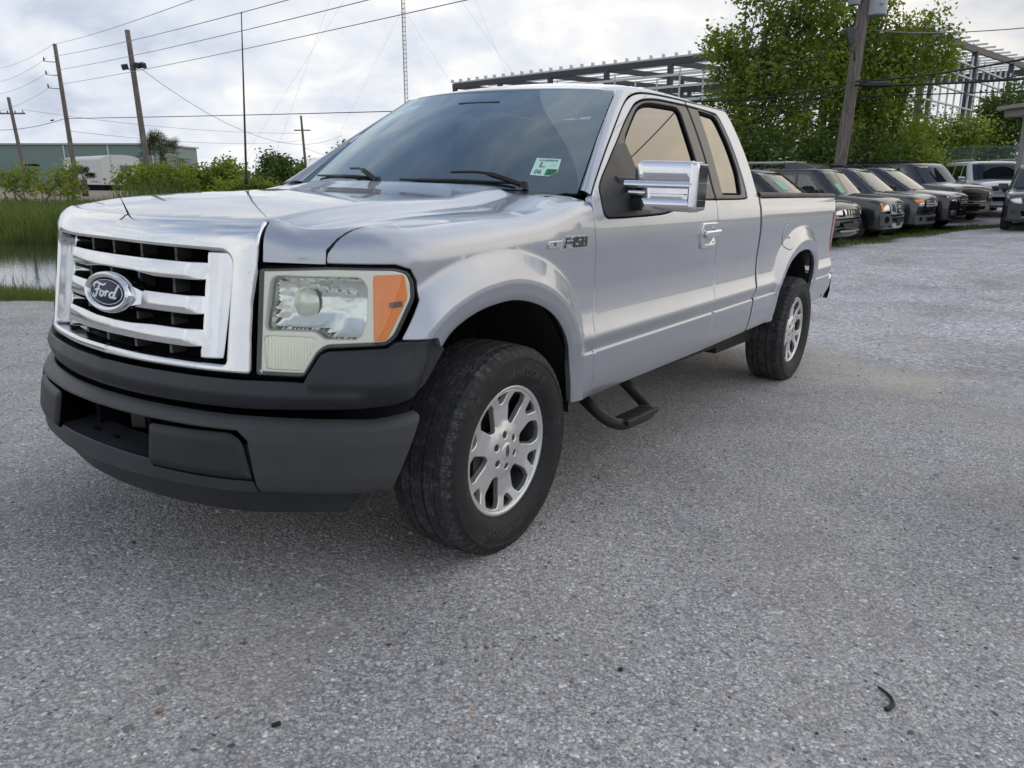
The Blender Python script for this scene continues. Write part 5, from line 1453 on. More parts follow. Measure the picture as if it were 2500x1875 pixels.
L_PALMD = m_leaf('dry_frond', (.17, .11, .045), (.28, .19, .09), .2)
M_BARK = mat('bark', (.11, .095, .08), .9)
def leaves(pts, size, r, elong=1.6, droop=0.0):
    """one folded leaf (2 triangles) at each point"""
    n = len(pts); d = r.normal(size=(n, 3)); d[:, 2] = d[:, 2] * .6 - droop; d = nrm(d)
    u = r.normal(size=(n, 3)); s = nrm(np.cross(d, u)); S = size * (.6 + .8 * r.random(n))[:, None]
    up = np.cross(d, s)
    a = pts - d * S * elong * .5; b = pts + s * S * .5 + up * S * .12; c = pts + d * S * elong * .5; e = pts - s * S * .5 + up * S * .12
    V = np.stack([a, b, c, e], 1).reshape(-1, 3); k = 4 * np.arange(n)
    F = np.concatenate([np.stack([k, k + 1, k + 2], 1), np.stack([k, k + 2, k + 3], 1)])
    return V, F
def clumps(blobs, nclump, per, spread, r, shell=.55):
    """points gathered in twig clumps inside ellipsoids (cx,cy,cz,rx,ry,rz,weight)"""
    B = np.array(blobs, float); w = B[:, 6] / B[:, 6].sum(); idx = r.choice(len(B), nclump, p=w)
    d = nrm(r.normal(size=(nclump, 3))); rad_ = shell + (1 - shell) * r.random(nclump) ** .6; rad_ = np.where(r.random(nclump) < .3, r.random(nclump), rad_)
    C = B[idx, :3] + d * B[idx, 3:6] * rad_[:, None]
    P = C[:, None, :] + r.normal(size=(nclump, per, 3)) * spread
    return P.reshape(-1, 3), C
def tree(name, label, base, blobs, nclump, per, spread, size, m, trunk_r, group=None, seed=1, stems=1, shell=.5, droop=0.1, cat='tree', nbranch=26, elong=1.6):
    r = np.random.default_rng(seed); bx, by = base; bz = gh(bx, by)
    t = thing(name, label, cat, (bx, by, bz - .02), 0, group)
    P, C = clumps(blobs, nclump, per, spread, r, shell)
    P = P[P[:, 2] > .05]
    V, F = leaves(P, size, r, elong, droop); 
    mesh('crown', V, F, m, t, False)
    mb = MB(); zt = max(b[2] for b in blobs); zlo = min(b[2] - b[5] for b in blobs)
    tips = []
    for s in range(stems):
        o = np.array([r.normal() * .25 * (stems > 1), r.normal() * .25 * (stems > 1), 0]); b = blobs[s % len(blobs)]
        top = np.array([b[0] * .8, b[1] * .8, b[2] + b[5] * .5]); mid = (o + top) / 2 + r.normal(size=3) * .12 * np.array([1, 1, 0])
        pts = catmull([o, o * .6 + mid * .4, mid, mid * .4 + top * .6, top], 4); rr = np.linspace(trunk_r, trunk_r * .25, len(pts))
        mb.tube(pts, list(rr), 7); tips.append(pts)
    for i in range(min(nbranch, len(C))):
        c = C[r.integers(len(C))]; st = tips[r.integers(len(tips))]; k = int(np.clip(np.searchsorted(st[:, 2], c[2] * r.uniform(.55, .9)), 2, len(st) - 1)); p = st[k]
        mid = (p + c) / 2 + np.array([0, 0, .10 * np.linalg.norm(c - p)]) + r.normal(size=3) * .06
        mb.tube(catmull([p, mid, c], 4), list(np.linspace(trunk_r * .28, trunk_r * .05, 9)), 5, cap=False)
    mb.obj('trunk', M_BARK, t, True)
    return t
def blades(pts, h0, h1, w, r, lean_=.35, seg=3):
    """grass or reed blades, each a bent tapering strip"""
    n = len(pts); h = h0 + (h1 - h0) * r.random(n); a = r.random(n) * 6.283; ln = lean_ * (.3 + r.random(n))
    d = np.stack([np.cos(a), np.sin(a), np.zeros(n)], 1); s = np.stack([-np.sin(a), np.cos(a), np.zeros(n)], 1)
    rings = []
    for k in range(seg + 1):
        t = k / seg; c = pts + d * (ln * h * t * t)[:, None] + np.array([0, 0, 1.0]) * (h * (t - .25 * ln * t * t))[:, None]
        ww = w * (1 - t * .92); rings += [c - s * ww / 2, c + s * ww / 2]
    V = np.stack(rings, 1); m = V.shape[1]; k = m * np.arange(n)
    F = np.concatenate([np.stack([k + 2 * i, k + 2 * i + 1, k + 2 * i + 3, k + 2 * i + 2], 1) for i in range(seg)])
    return V.reshape(-1, 3), F
def scatter(poly, n, r, keep=None):
    poly = np.array(poly, float); lo, hi = poly.min(0), poly.max(0); X = lo + (hi - lo) * r.random((n * 3, 2)); X = X[inpoly(poly, X)][:n]
    if keep is not None: X = X[keep(X)]
    return np.c_[X, ground_h(X[:, 0], X[:, 1])]
def grass(name, poly, n, h0, h1, w, m, seed, lean_=.4, keep=None, seg=3):
    r = np.random.default_rng(seed); P = scatter(poly, n, r, keep); V, F = blades(P, h0, h1, w, r, lean_, seg)
    return tag(mesh(name, V, F, m, None, False), kind='stuff')
# grass strip on the near bank and weeds at the gravel edge
patch = lambda sc, th, sd: (lambda X: (np.sin(X[:, 0] * sc + sd) + np.sin(X[:, 1] * sc * 1.3 + sd * 2) + np.sin((X[:, 0] + X[:, 1]) * sc * .7)) > th)
grass('lawn_grass', [(-14, 11.6), (-7, 10.2), (-5.7, 9.8), (-3.5, 9.7), (-1.5, 11), (0, 12), (1.8, 12), (.5, 10.2), (-2, 8.9), (-4.6, 8.3), (-8.5, 8.5), (-14, 9.5)], 42000, .05, .14, .006, L_GRASS, 11)
grass('bank_weeds', [(-14, 11.9), (-7, 10.5), (-5.7, 10.1), (-5.7, 9.6), (-7, 10.0), (-14, 11.4)], 900, .15, .42, .012, L_GRASS, 12, .6)
# reeds standing in and behind the pond
grass('reeds', [(-16, 18.6), (-10.5, 17.9), (-7, 17.4), (-3, 16.0), (-2, 15), (-1, 17), (-6, 20), (-12, 21.5), (-20, 23), (-20, 18.5)], 15000, .30, .80, .020, L_GRASS, 13, .45)
grass('pond_reeds', [(-16, 14.5), (-9.8, 13.6), (-6.6, 13.2), (-2.5, 12.8), (-3, 15.5), (-7, 16.6), (-11, 17), (-16, 17.8)], 900, .20, .60, .012, L_REED, 14, .8, keep=patch(1.1, .3, 1.0))
grass('tall_grass', [(-26, 24), (-13, 21), (-6, 20.5), (-1, 17.0), (1, 12.5), (3, 15), (6, 20), (8, 26), (7, 32), (0, 32), (-8, 30), (-26, 31)], 38000, .12, .48, .024, L_GRASS, 15, .5)
grass('field_grass', [(-60, 40), (-26, 31), (-8, 30), (7, 30), (10, 40), (0, 52), (-10, 44), (-16, 36), (-50, 48)], 16000, .08, .30, .04, L_REED, 16, .5)
grass('fringe_grass', [(-15, 29), (-10, 27), (-4, 27), (0, 30), (-3, 34), (-13, 34)], 5000, .5, 1.35, .040, L_REED, 26, .6, keep=patch(.8, .2, .5))
# weeds under the parked cars and at the verge
grass('verge_grass', [(3.0, 13.6), (5.4, 16.2), (7.6, 17.9), (9.8, 19.7), (11.8, 21.5), (13.6, 22.9), (15.6, 23.6), (15.6, 24.8), (13.0, 24.2), (10.8, 22.8), (8.4, 20.6), (5.6, 18.4), (3.0, 15.6)], 22000, .04, .15, .010, L_GRASS, 17, .6, keep=patch(2.2, -.5, 2.0))
# ================================================================== far buildings, poles, wires
def on_ground(x, y): return (x, y, gh(x, y))
M_WOOD = mat('weathered_wood', (.24, .215, .19), .9)
def _wood():
    t = NT(M_WOOD); v = t.coord('Object', (9, 9, .55)); n = t.noise(v, 2.2, 8, .7, dist=.6); n2 = t.noise(t.coord('Object', (30, 30, .5)), 3, 6, .7)
    c = t.ramp(n, [(.30, (.055, .047, .04)), (.45, (.17, .15, .13)), (.60, (.29, .26, .23)), (.75, (.40, .37, .335))])
    t.col(t.mix(t.ramp(n2, [(.40, .8), (.52, 0)]), c, (.05, .042, .036))); t.norm(t.bump(t.math('ADD', n, n2), .6, .02))
_wood()
M_WIRE = mat('cable_black', (.02, .02, .02), .6)
M_WIREG = mat('wire_grey', (.30, .30, .31), .5)
M_GALV = mat('galvanised_steel', (.66, .68, .70), .5, .0)
M_STEELD = mat('painted_steel', (.055, .058, .068), .55)
M_GREYBOX = mat('transformer_grey', (.36, .38, .40), .45)
def pole(label, p0, p1, r0, r1, group='wooden utility poles'):
    p0, p1 = np.array(p0, float), np.array(p1, float); p0[2] = gh(p0[0], p0[1]) - .1
    t = thing('utility_pole', label, 'utility pole', tuple(p0), 0, group)
    d = p1 - p0; MB().tube([d * k / 6 for k in range(7)], list(np.linspace(r0, r1, 7)), 14).obj('pole', M_WOOD, t, True)
    return t, d
def wire(a, b, sag, r, label, group=None, m=None, n=14):
    a, b = np.array(a, float), np.array(b, float); pts = [a + (b - a) * k / n - np.array([0, 0, sag * 4 * (k / n) * (1 - k / n)]) for k in range(n + 1)]
    c = pts[0]; o = MB().tube([p - c for p in pts], r * .72, 5).obj('overhead_wire', m or M_WIREG, None, True); o.location = c
    return tag(o, label, 'wire', group)
# left: a leaning line pole with three stand-off insulators, a floodlight pole, a cross-arm pole, a far one
tA, dA = pole('leaning wooden pole with three insulator brackets left of the floodlight pole', (-30.0, 55, 0), (-30.17, 55, 10.03), .17, .12)
for k, f in enumerate((.885, .80, .715)):
    p = dA * f; b = MB().tube([p, p + [-.45, 0, .02], p + [-.85, 0, .05]], [.03, .025, .02], 6).lathe([(.0001, .28), (.03, .26), (.05, .16), (.04, .12), (.055, .04), (.0001, .0)], 10, 'z', c=tuple(p + [-.88, 0, .05])); b.obj('insulator_bracket', M_STEELD, tA, True)
tB, dB = pole('leaning wooden pole carrying three floodlights behind the palm', (-20.4, 45, 0), (-20.68, 45, 9.16), .18, .13)
for k, (ox, rz) in enumerate(((-.32, .5), (.35, -.3), (.68, -.6))):
    p = dB * .77 + np.array([0, 0, 0]); q = p + [ox, -.15, .18 if k else .10]
    f = MB().tube([p, q], .02, 6).box(q + np.array([0, -.08, .06]), (.34, .16, .26), R=Matrix.Rotation(.5, 3, 'X') @ Matrix.Rotation(rz, 3, 'Z')); f.obj('floodlight', M_STEELD, tB)
tC, dC = pole('dark leaning wooden pole with a cross arm at the far left', (-48.6, 80, 0), (-49.14, 80, 9.11), .20, .15)
ca_ = MB().box(dC * .83, (2.6, .12, .14)); 
ca_.obj('crossarm', M_WOOD, tC)
for k in range(4): MB().lathe([(.0001, .22), (.05, .18), (.06, .0)], 8, 'z', c=tuple(dC * .83 + np.array([-1.15 + .75 * k, 0, .08]))).obj('insulator', M_STEELD, tC, True)
tD, dD = pole('small far pole with a cross arm right of the whip antenna', (-28.2, 110, 0), (-28.48, 110, 9.64), .20, .14)
MB().box(dD * .80, (2.2, .14, .16)).obj('crossarm', M_WOOD, tD)
PA = np.array([-30.17, 55, 10.0])
P_ = lambda x, y, z: np.array([x, y, z], float)
def wd(px, py, Y):
    """point at depth Y on the photograph's sight line (2212 px wide)"""
    k = 2500 / 2212; d = np.array([(px * k - 1250) / 1885.4, .257133 * -(py * k - 937.5) / 1885.4 + .966376, -(py * k - 937.5) / 1885.4 * .966376 - .257133])
    return np.array([0, 0, 1.45]) + d * Y / d[1]
W = [((120, 95), 55, (430, -5), 24, .1, .010), ((115, 122), 55, (640, -5), 22, .12, .012), ((120, 152), 55, (815, -5), 21, .12, .012), ((125, 183), 55, (1030, -5), 20, .12, .012),
     ((116, 95), 55, (-20, 150), 70, .3, .014), ((102, 124), 55, (-20, 180), 70, .3, .014), ((106, 155), 55, (-20, 205), 70, .3, .014), ((112, 186), 55, (-20, 242), 70, .3, .014)]
lab = ['topmost line running right from the three bracket pole', 'upper bracket line running right from the leaning pole', 'middle bracket line running right from the leaning pole', 'lowest bracket line running right from the leaning pole',
       'topmost line running to the left frame edge', 'upper bracket line running to the left edge', 'middle bracket line running to the left edge', 'lowest bracket line running to the left edge']
for (a, Ya, b, Yb, s, r), l in zip(W, lab): A_, B_ = wd(*a, Ya), wd(*b, Yb); wire(A_, A_ + (B_ - A_) * 1.7 + np.array([0, 0, 4.76 * s]), s * 2.89, r * (1.5 if Yb < 30 else 1.0), l, 'lines on the left poles', None, 24)
wire(wd(140, 256, 55), wd(140, 256, 55) + (wd(905, 232, 40) - wd(140, 256, 55)) * 2.2, .15, .030, 'thick dark cable level across the left sky', 'lines on the left poles', M_WIRE)
wire(wd(-10, 281, 58), wd(140, 256, 55), .2, .025, 'thick dark cable from the left edge to the leaning pole', 'lines on the left poles', M_WIRE)
wire(wd(293, 140, 45), wd(740, 292, 80), 2.2, .022, 'sagging line from the floodlight pole to the far pole', 'lines on the left poles')
wire(wd(44, 236, 80), wd(650, 288, 110), .6, .025, 'thin line from the cross arm pole across to the far pole', 'lines on the left poles')
wire(wd(150, 283, 55), wd(700, 297, 110), .8, .020, 'lowest thin line behind the palm', 'lines on the left poles')
wire(wd(655, 318, 110), wd(800, 350, 110), .5, .025, 'line dropping right from the far pole', 'lines on the left poles')
# right: the big pole with transformers
tP, dP = pole('tall grey wooden pole with transformers behind the parked cars', (11.75, 29, 0), (12.25, 29, 9.9), .225, .19)
o_ = np.array(tP.location)
def can(name, c, r, h):
    m = MB().lathe([(.0001, 0), (r * .9, 0), (r, .03), (r, h - .04), (r * .92, h), (.0001, h + .03)], 29, 'z', c=tuple(c)); m.box((c[0], c[1] - .02, c[2] + h * .3), (.1, r * 2 + .1, .05)); return autosmooth(m.obj(name, M_GREYBOX, tP), 40)
can('transformer', wd(1893, 36, 28.8) - o_ + [0, 0, .02], .31, 1.1); can('transformer', wd(1846, 11, 28.7) - o_ + [-.02, 0, 0], .20, .85)
b = MB().box(wd(1878, 14, 29) - o_, (.5, .08, .08)); b.obj('transformer_bracket', M_STEELD, tP)
a = MB().box(wd(1837, 78, 28.6) - o_, (.25, .17, .52), R=Matrix.Rotation(-.35, 3, 'Y')); bevel(a.obj('splice_box', M_STEELD, tP), .03, 2)
a = MB().tube(catmull([wd(1850, 60, 28.7) - o_, wd(1838, 95, 28.6) - o_, wd(1832, 105, 28.6) - o_, wd(1848, 116, 28.7) - o_], 5), .018, 5).tube([wd(1846, 110, 28.78) - o_, wd(1845, 130, 28.78) - o_], .03, 6); a.obj('cable_loop', M_WIRE, tP, True)
RW = [((1848, 176), 28.9, (2260, 118), 20, .10, .040, 'upper thick cable from the big pole to the right edge', M_WIRE), ((1845, 184), 28.9, (2260, 166), 20, .06, .050, 'lower thick cable from the big pole to the right edge', M_WIRE),
      ((1840, 178), 28.9, (1300, 196), 33, .5, .034, 'upper cable from the big pole into the tree', M_WIRE), ((1842, 186), 28.9, (1600, 228), 32, .25, .036, 'lower cable from the big pole into the tree', M_WIRE),
      ((1830, 82), 28.6, (1690, 140), 32, .25, .022, 'service line dropping left from the splice box', M_WIRE), ((1872, 66), 29, (2010, 165), 31, .25, .020, 'line dropping right behind the upper cable', M_WIRE),
      ((1890, 66), 29.4, (2260, 56), 18, .10, .018, 'thin line level across the right sky', M_WIREG), ((1890, 195), 29, (2010, 320), 34, .3, .016, 'guy line from the big pole to the fence corner', M_WIRE),
      ((2100, 172), 21, (2240, 150), 20, .10, .020, 'loose twisted drop line at the right edge', M_WIRE)]
for a, Ya, b, Yb, s, r, l, m in RW: wire(wd(*a, Ya), wd(*b, Yb), s, r * 1.0, l, 'cables on the big right pole', m)
o = MB().lathe([(.0001, -.52), (.09, -.50), (.10, -.45), (.10, .45), (.09, .5), (.0001, .52)], 16, 'x').obj('cable_closure', M_WIRE, None, True); o.location = wd(1890, 182, 28.4); tag(o, 'black cable splice closure hanging just right of the big pole', 'cable closure')
# second slim pole behind the right transformer
tE, dE = pole('thin pale post behind the right transformer in the tree', tuple(wd(1893, 150, 36) * [1, 1, 0]), tuple(wd(1896, 30, 36)), .10, .09)

# lattice radio tower
def lattice():
    base = wd(877, 222, 300); x, y = base[0], 300.0; h = 140
    t = thing('radio_tower', 'tall thin lattice radio mast behind the truck cab', 'radio tower', (x, y, 0))
    a = .75; L = [np.array([a, 0]), np.array([-a * .5, a * .87]), np.array([-a * .5, -a * .87])]
    for k in range(3): MB().tube([(L[k][0], L[k][1], 0), (L[k][0], L[k][1], h)], .11, 5).obj('mast_leg', M_TOWER, t)
    mb = MB(); 
    for i in range(int(h / 1.5)):
        z = i * 1.5
        for k in range(3):
            p, q = L[k], L[(k + 1) % 3]; mb.tube([(p[0], p[1], z), (q[0], q[1], z)], .085, 4, cap=False); mb.tube([(p[0], p[1], z), (q[0], q[1], z + 1.5)], .05, 4, cap=False)
    tag(mb.obj('mast_bracing', M_TOWER, t), kind='stuff')
    for k, (dx, z) in enumerate(((-60, 120), (-75, 90), (55, 120), (70, 90), (-40, 60), (40, 60))): MB().tube([(0, 0, z), (dx, 20, 0)], .03, 4).obj('guy_wire', M_TOWER, t)
M_TOWER = mat('tower_steel', (.50, .48, .47), .7)
lattice()

# steel frame of a building going up, behind the trees
def steel_frame():
    A = np.array([-6.6, 95.5]); d = nrm(np.array([26., -24.])); n = np.array([d[1], -d[0]]) * -1      # n points away behind
    if n[1] < 0: n = -n
    Lx, Hh = 50.0, 11.8; bays = 9; step = 7.2; depth = 42
    t = thing('steel_frame', 'unclad grey steel building frame behind the trees', 'building frame', (A[0], A[1], 0))
    def W3(u, v, z): p = d * u + n * v; return np.array([p[0], p[1], z])
    def beam(name, p, q, w, h, m): 
        p, q = np.array(p, float), np.array(q, float); ax = nrm(q - p); up = np.array([0, 0, 1.]) if abs(ax[2]) < .9 else np.array([d[0], d[1], 0]); s = nrm(np.cross(ax, up)); u2 = np.cross(s, ax)
        V = []
        for c in (p, q):
            for a, b in ((-1, -1), (1, -1), (1, 1), (-1, 1)): V.append(c + s * a * w / 2 + u2 * b * h / 2)
        MB().add(V, [(0, 1, 2, 3)[::-1], (4, 5, 6, 7), (0, 1, 5, 4), (1, 2, 6, 5), (2, 3, 7, 6), (3, 0, 4, 7)]).obj(name, m, t)
    us = [k * step for k in range(8)]
    for v in (0, 14, 28, 42):
        for u in us: beam('column', W3(u, v, 0), W3(u, v, Hh - .2 + .03 * v), .42, .45, M_STEELD)
    beam('eave_beam', W3(-.3, -.02, Hh), W3(us[-1] + .3, -.02, Hh), .30, .55, M_STEELD)
    beam('eave_beam', W3(-.3, 42, Hh + 1.2), W3(us[-1] + .3, 42, Hh + 1.2), .30, .7, M_STEELD)
    for u in us: beam('rafter', W3(u, 0.3, Hh - .05), W3(u, 42, Hh + 1.2), .24, .50, M_STEELD)
    for v in (14, 28): beam('spine_beam', W3(0, v, Hh + .02 * v - 1.1), W3(us[-1], v, Hh + .02 * v - 1.1), .25, .6, M_STEELD)
    for k in range(15):
        v = .6 + k * 2.9; z = Hh + .45 + .03 * v
        beam('purlin', W3(-.8, v, z), W3(us[-1] + .6, v, z), .10, .15, M_GALV)
    for z in (1.2, 2.4, 3.6, 4.8, 6.0, 7.2, 8.4, 9.6, 10.6): beam('girt', W3(0, -.32, z), W3(us[-1], -.32, z), .10, .22, M_GALV)
    for k in range(21): beam('girt_post', W3(1.2 + k * 2.4, -.30, 2), W3(1.2 + k * 2.4, -.30, 10.4 if k % 3 else 11.2), .14, .10, M_GALV)
    for z in (1.2, 2.4, 3.6, 4.8, 6.0, 7.2, 8.4, 9.6, 10.6): beam('girt', W3(us[-1] + .32, 0, z), W3(us[-1] + .32, 42, z), .22, .10, M_GALV)
    for k in range(20): beam('girt_post', W3(us[-1] + .30, 2 + k * 2.05, 1), W3(us[-1] + .30, 2 + k * 2.05, 11.4), .14, .12, M_GALV)
    for k in range(38): beam('purlin_clip', W3(-.3 + k * 1.35, -.1, Hh + .35), W3(-.3 + k * 1.35, -.1, Hh + .72), .5, .04, M_GALV)
steel_frame()

# green metal warehouse far left
def warehouse():
    m = mat('green_siding', (.21, .28, .265), .5, .2); tn = NT(m); v = tn.coord('Object'); s = tn.n('ShaderNodeSeparateXYZ'); tn.l(v, s.inputs[0])
    rib = tn.math('FRACT', tn.math('MULTIPLY', s.outputs[0], 1.0)); tn.norm(tn.bump(tn.ramp(rib, [(.0, 0), (.1, 1), (.2, 0)]), .5, .05))
    x0, x1, y, h = -125, -66.5, 150, 7.2
    t = thing('warehouse', 'long grey green metal warehouse behind the white trailer', 'warehouse', ((x0 + x1) / 2, y, .3)); L = x1 - x0
    MB().box((0, 10, h / 2), (L, 20, h)).obj('wall', m, t)
    r = MB().box((0, 10, h + .15), (L + .8, 20.8, .28)); 
    r.obj('roof', mat('roof_edge', (.50, .52, .52), .5), t)
    for k in range(6): MB().box((-L / 2 + 9 + k * 8, 9, h + .45), (3.2, 1.2, .35)).obj('roof_vent', mat('roof_edge', (.5, .5, .5)), t)
    for k in range(7): MB().box((L / 2 - .4 - k * 8.2, -.10, h / 2), (.22, .16, h)).obj('downspout', mat('white_metal', (.72, .72, .72), .5), t)
    MB().box((6, -.05, 3.6), (3.0, .06, .35)).obj('louvre', M_BLACK, t)
    MB().box((-13, -.06, 2.0), (30, .06, 4.0)).obj('lower_wall', mat('green_siding_pale', (.20, .26, .25), .5, .2), t)
warehouse()
# white trailer house with a curved roof
def trailer():
    c = np.array([-39.4, 77.0]); t = thing('trailer_house', 'white mobile home with a rounded roof and one side window', 'mobile home', (c[0], c[1], gh(*c) + .0), -.74); t.scale = (1.15, 1.15, 1.12)
    mw = mat('trailer_white', (.66, .66, .64), .55); mb = MB(); ang = np.linspace(0, math.pi, 9)
    sec = [(-1.5, .45)] + [(-1.5 * math.cos(a) * 1.0, 2.45 + .38 * math.sin(a)) for a in ang] + [(1.5, .45)]
    # end wall faces the camera on the right, long side runs back to the left
    n = len(sec); V = [(4.0, 0, 0)] * 0
    pts = []
    for x in (-4.2, 4.0):
        for y, z in sec: pts.append((x, y, z))
    mb.add(pts, [(i, i + 1, n + i + 1, n + i)[::-1] for i in range(n - 1)] + [tuple(range(n)), tuple(n + i for i in range(n))[::-1]])
    o = mb.obj('body', mw, t); autosmooth(o, 30)
    def win(x, y, z, w, h):
        f = MB().box((x, y, z), (w + .14, .05, h + .14)).obj('window_frame', mat('window_white', (.55, .55, .55)), t)
        MB().box((x, y - .03, z), (w, .03, h)).obj('window_pane', mat('pane_dark', (.10, .13, .16), .1), f)
        MB().box((x, y - .05, z), (.05, .03, h)).obj('window_bar', mat('window_white', (.55, .55, .55)), f)
    win(-1.8, -1.52, 1.7, .6, .5)
    f = MB().box((4.03, .35, 1.75), (.06, 1.05, .62)).obj('window_frame', mat('window_white', (.55, .55, .55)), t)
    MB().box((4.06, .35, 1.75), (.03, .92, .48)).obj('window_pane', mat('pane_dark', (.10, .13, .16), .1), f)
    for q in (-.15, .15): MB().box((4.08, .35 + q, 1.75), (.03, .04, .48)).obj('window_bar', mat('window_white', (.55, .55, .55)), f)
    MB().box((4.03, -.75, 1.7), (.04, .06, 2.3)).obj('corner_strip', mat('window_white', (.55, .55, .55)), t)
    MB().box((0, 0, .22), (7.8, 2.7, .44)).obj('skirting', M_BLACK, t)
    MB().box((-4.7, -.2, .5), (1.0, .3, .14)).obj('hitch', M_STEELD, t)
trailer()
# green chain link fence, and the building with the blue column at the right edge
def fence():
    a, b = wd(2013, 320, 35), wd(2196, 318, 33); top = a[2]; a[2] = b[2] = 0; L = np.linalg.norm(b - a); ux = (b - a) / L; z0 = gh(a[0], a[1]); H_ = float(top - z0)
    t = thing('chain_link_fence', 'green chain link fence panel behind the white suv', 'fence', (a[0], a[1], z0), math.atan2(ux[1], ux[0]))
    m = mat('fence_green', (.13, .19, .155), .5, .2)
    for x in (0, L * .5, L): MB().tube([(x, 0, 0), (x, 0, H_ + .1)], .035, 8).obj('fence_post', m, t, True)
    MB().tube([(0, 0, H_), (L, 0, H_)], .025, 6).obj('fence_rail', m, t, True); MB().tube([(0, 0, 1.75), (L * .45, 0, 1.62), (L, 0, 1.5)], .022, 6).obj('fence_rail', m, t, True)
    MB().tube([(0, 0, H_ - .05), (L * .3, 0, H_ - .18), (L * .95, 0, H_ - .40)], .02, 6).obj('sagging_wire', m, t, True)
    mb = MB(); k = 0; s = .062
    V = []; F = []
    for sg in (1, -1):
        c = -H_
        while c < L + H_:
            x0, zA, x1, zB = (c, 0, c + H_, H_) if sg == 1 else (c + H_, 0, c, H_)
            if x0 != x1:
                def clip(xa, za, xb, zb):
                    ts = [0., 1.]
                    for lim in (0, L):
                        if (xa - lim) * (xb - lim) < 0:
                            u = (lim - xa) / (xb - xa); p = (lim, za + (zb - za) * u)
                            if xa < 0 or xa > L: xa, za = p
                            else: xb, zb = p
                    return xa, za, xb, zb
                xa, za, xb, zb = clip(x0, zA, x1, zB)
                if -.001 <= xa <= L + .001 and -.001 <= xb <= L + .001:
                    b0 = len(V); w = .0075; yy = .012 * sg; V += [(xa - w, yy, za), (xa + w, yy, za), (xb + w, yy, zb), (xb - w, yy, zb), (xa, yy + w, za), (xb, yy + w, zb)]; F += [(b0, b0 + 1, b0 + 2, b0 + 3), (b0, b0 + 3, b0 + 5, b0 + 4), (b0 + 1, b0 + 4, b0 + 5, b0 + 2)]
            c += s
    tag(mesh('fence_mesh', V, F, m, t, False), kind='stuff')
fence()
def office():
    p = wd(2203, 330, 27); z = gh(p[0], p[1]); t = thing('office_building', 'grey building corner with a blue column at the right edge', 'building', (p[0], p[1], z))
    mg = mat('office_wall', (.30, .285, .27), .8); mbl = mat('blue_paint', (.022, .03, .16), .5)
    MB().box((.17, 0, 1.65), (.30, .30, 3.3)).obj('column', mg, t); MB().box((.43, .02, 1.65), (.22, .26, 3.3)).obj('blue_column', mbl, t)
    MB().box((3.55, .6, 1.65), (6.0, .3, 3.3)).obj('wall', mg, t)
    bevel(MB().box((3.3, .3, 3.42), (6.9, 1.3, .24)).obj('fascia', mat('fascia_trim', (.34, .31, .28), .7), t), .02, 2); MB().box((3.3, .3, 3.60), (7.3, 1.6, .12)).obj('gutter', mat('gutter_tan', (.40, .36, .32), .6), t); MB().box((3.6, .6, 4.4), (6.5, .2, 1.5)).obj('parapet', mat('siding_grey', (.28, .29, .30), .6), t)
office()

# ================================================================== trees and bushes
r_ = np.random.default_rng(5)
def sc(bl, k, kz=None): return [(a * k, b * k, c * (kz or k), d * k, e * k, f * (kz or k), g_) for a, b, c, d, e, f, g_ in bl]
tree('deciduous_tree', 'tall light green tree left of the big wooden pole', (10.1, 33.5), sc([(0, 0, 5.2, 1.6, 1.5, 1.4, 1.2), (1.3, 0, 7.0, 1.5, 1.4, 1.4, .9), (-.9, 0, 3.9, 1.3, 1.3, 1.1, .9), (1.7, .3, 4.5, 1.5, 1.4, 1.5, 1.1), (-.3, 0, 7.2, .9, .8, 1.0, .30), (-1.3, 0, 5.6, .8, .8, .6, .25), (.3, -.2, 2.6, 1.9, 1.4, 1.2, 1.2)], 1.15), 520, 30, .22, .11, L_TREE, .17, 'trees behind the parked cars', 21, 3, .45, nbranch=90)
tree('deciduous_tree', 'tall tree with bare twiggy top directly behind the big wooden pole', (13.9, 35), sc([(0, 0, 5.4, 1.5, 1.5, 1.4, 1.2), (1.1, 0, 4.2, 1.4, 1.4, 1.4, 1.1), (-1.0, 0, 7.6, 1.2, 1.1, 1.2, .35), (.9, 0, 6.6, 1.0, .9, .9, .35), (0, -.2, 2.8, 1.9, 1.5, 1.3, 1.2)], 1.15), 400, 30, .22, .11, L_TREE, .16, 'trees behind the parked cars', 22, 3, .45, nbranch=110)
tree('deciduous_tree', 'yellow green tree right of the big wooden pole', (16.6, 35.5), sc([(0, 0, 4.8, 1.3, 1.2, 1.3, 1.1), (1.0, 0, 6.1, 1.1, 1.0, 1.0, .55), (-.6, 0, 5.9, 1.0, 1.0, 1.0, .5), (1.6, 0, 5.2, .7, .6, .6, .25), (.0, -.1, 2.7, 1.6, 1.4, 1.3, 1.1)], 1.15), 310, 30, .22, .105, L_YEL, .12, 'trees behind the parked cars', 23, 2, .45, nbranch=70)
tree('deciduous_tree', 'rounded low tree over the fence corner beside the steel frame', (20.3, 39), [(0, 0, 2.6, 1.9, 1.6, 1.4, 1.2), (1.6, 0, 2.9, 1.5, 1.3, 1.3, .8), (-1.4, 0, 2.2, 1.6, 1.4, 1.2, .9)], 330, 22, .26, .11, L_TREE, .11, 'trees behind the parked cars', 24, 2, .4)
tree('dark_tree', 'dark tree behind the fence next to the office building', (25.0, 41), [(0, 0, 3.6, 1.9, 1.7, 1.6, 1.3), (-1.3, 0, 2.4, 1.9, 1.6, 1.4, 1), (.6, 0, 5.0, 1.1, 1.0, 1.0, .4), (-.8, 0, 4.6, .7, .7, .7, .2)], 420, 22, .26, .115, L_DARK, .13, 'trees behind the parked cars', 25, 2, .45)
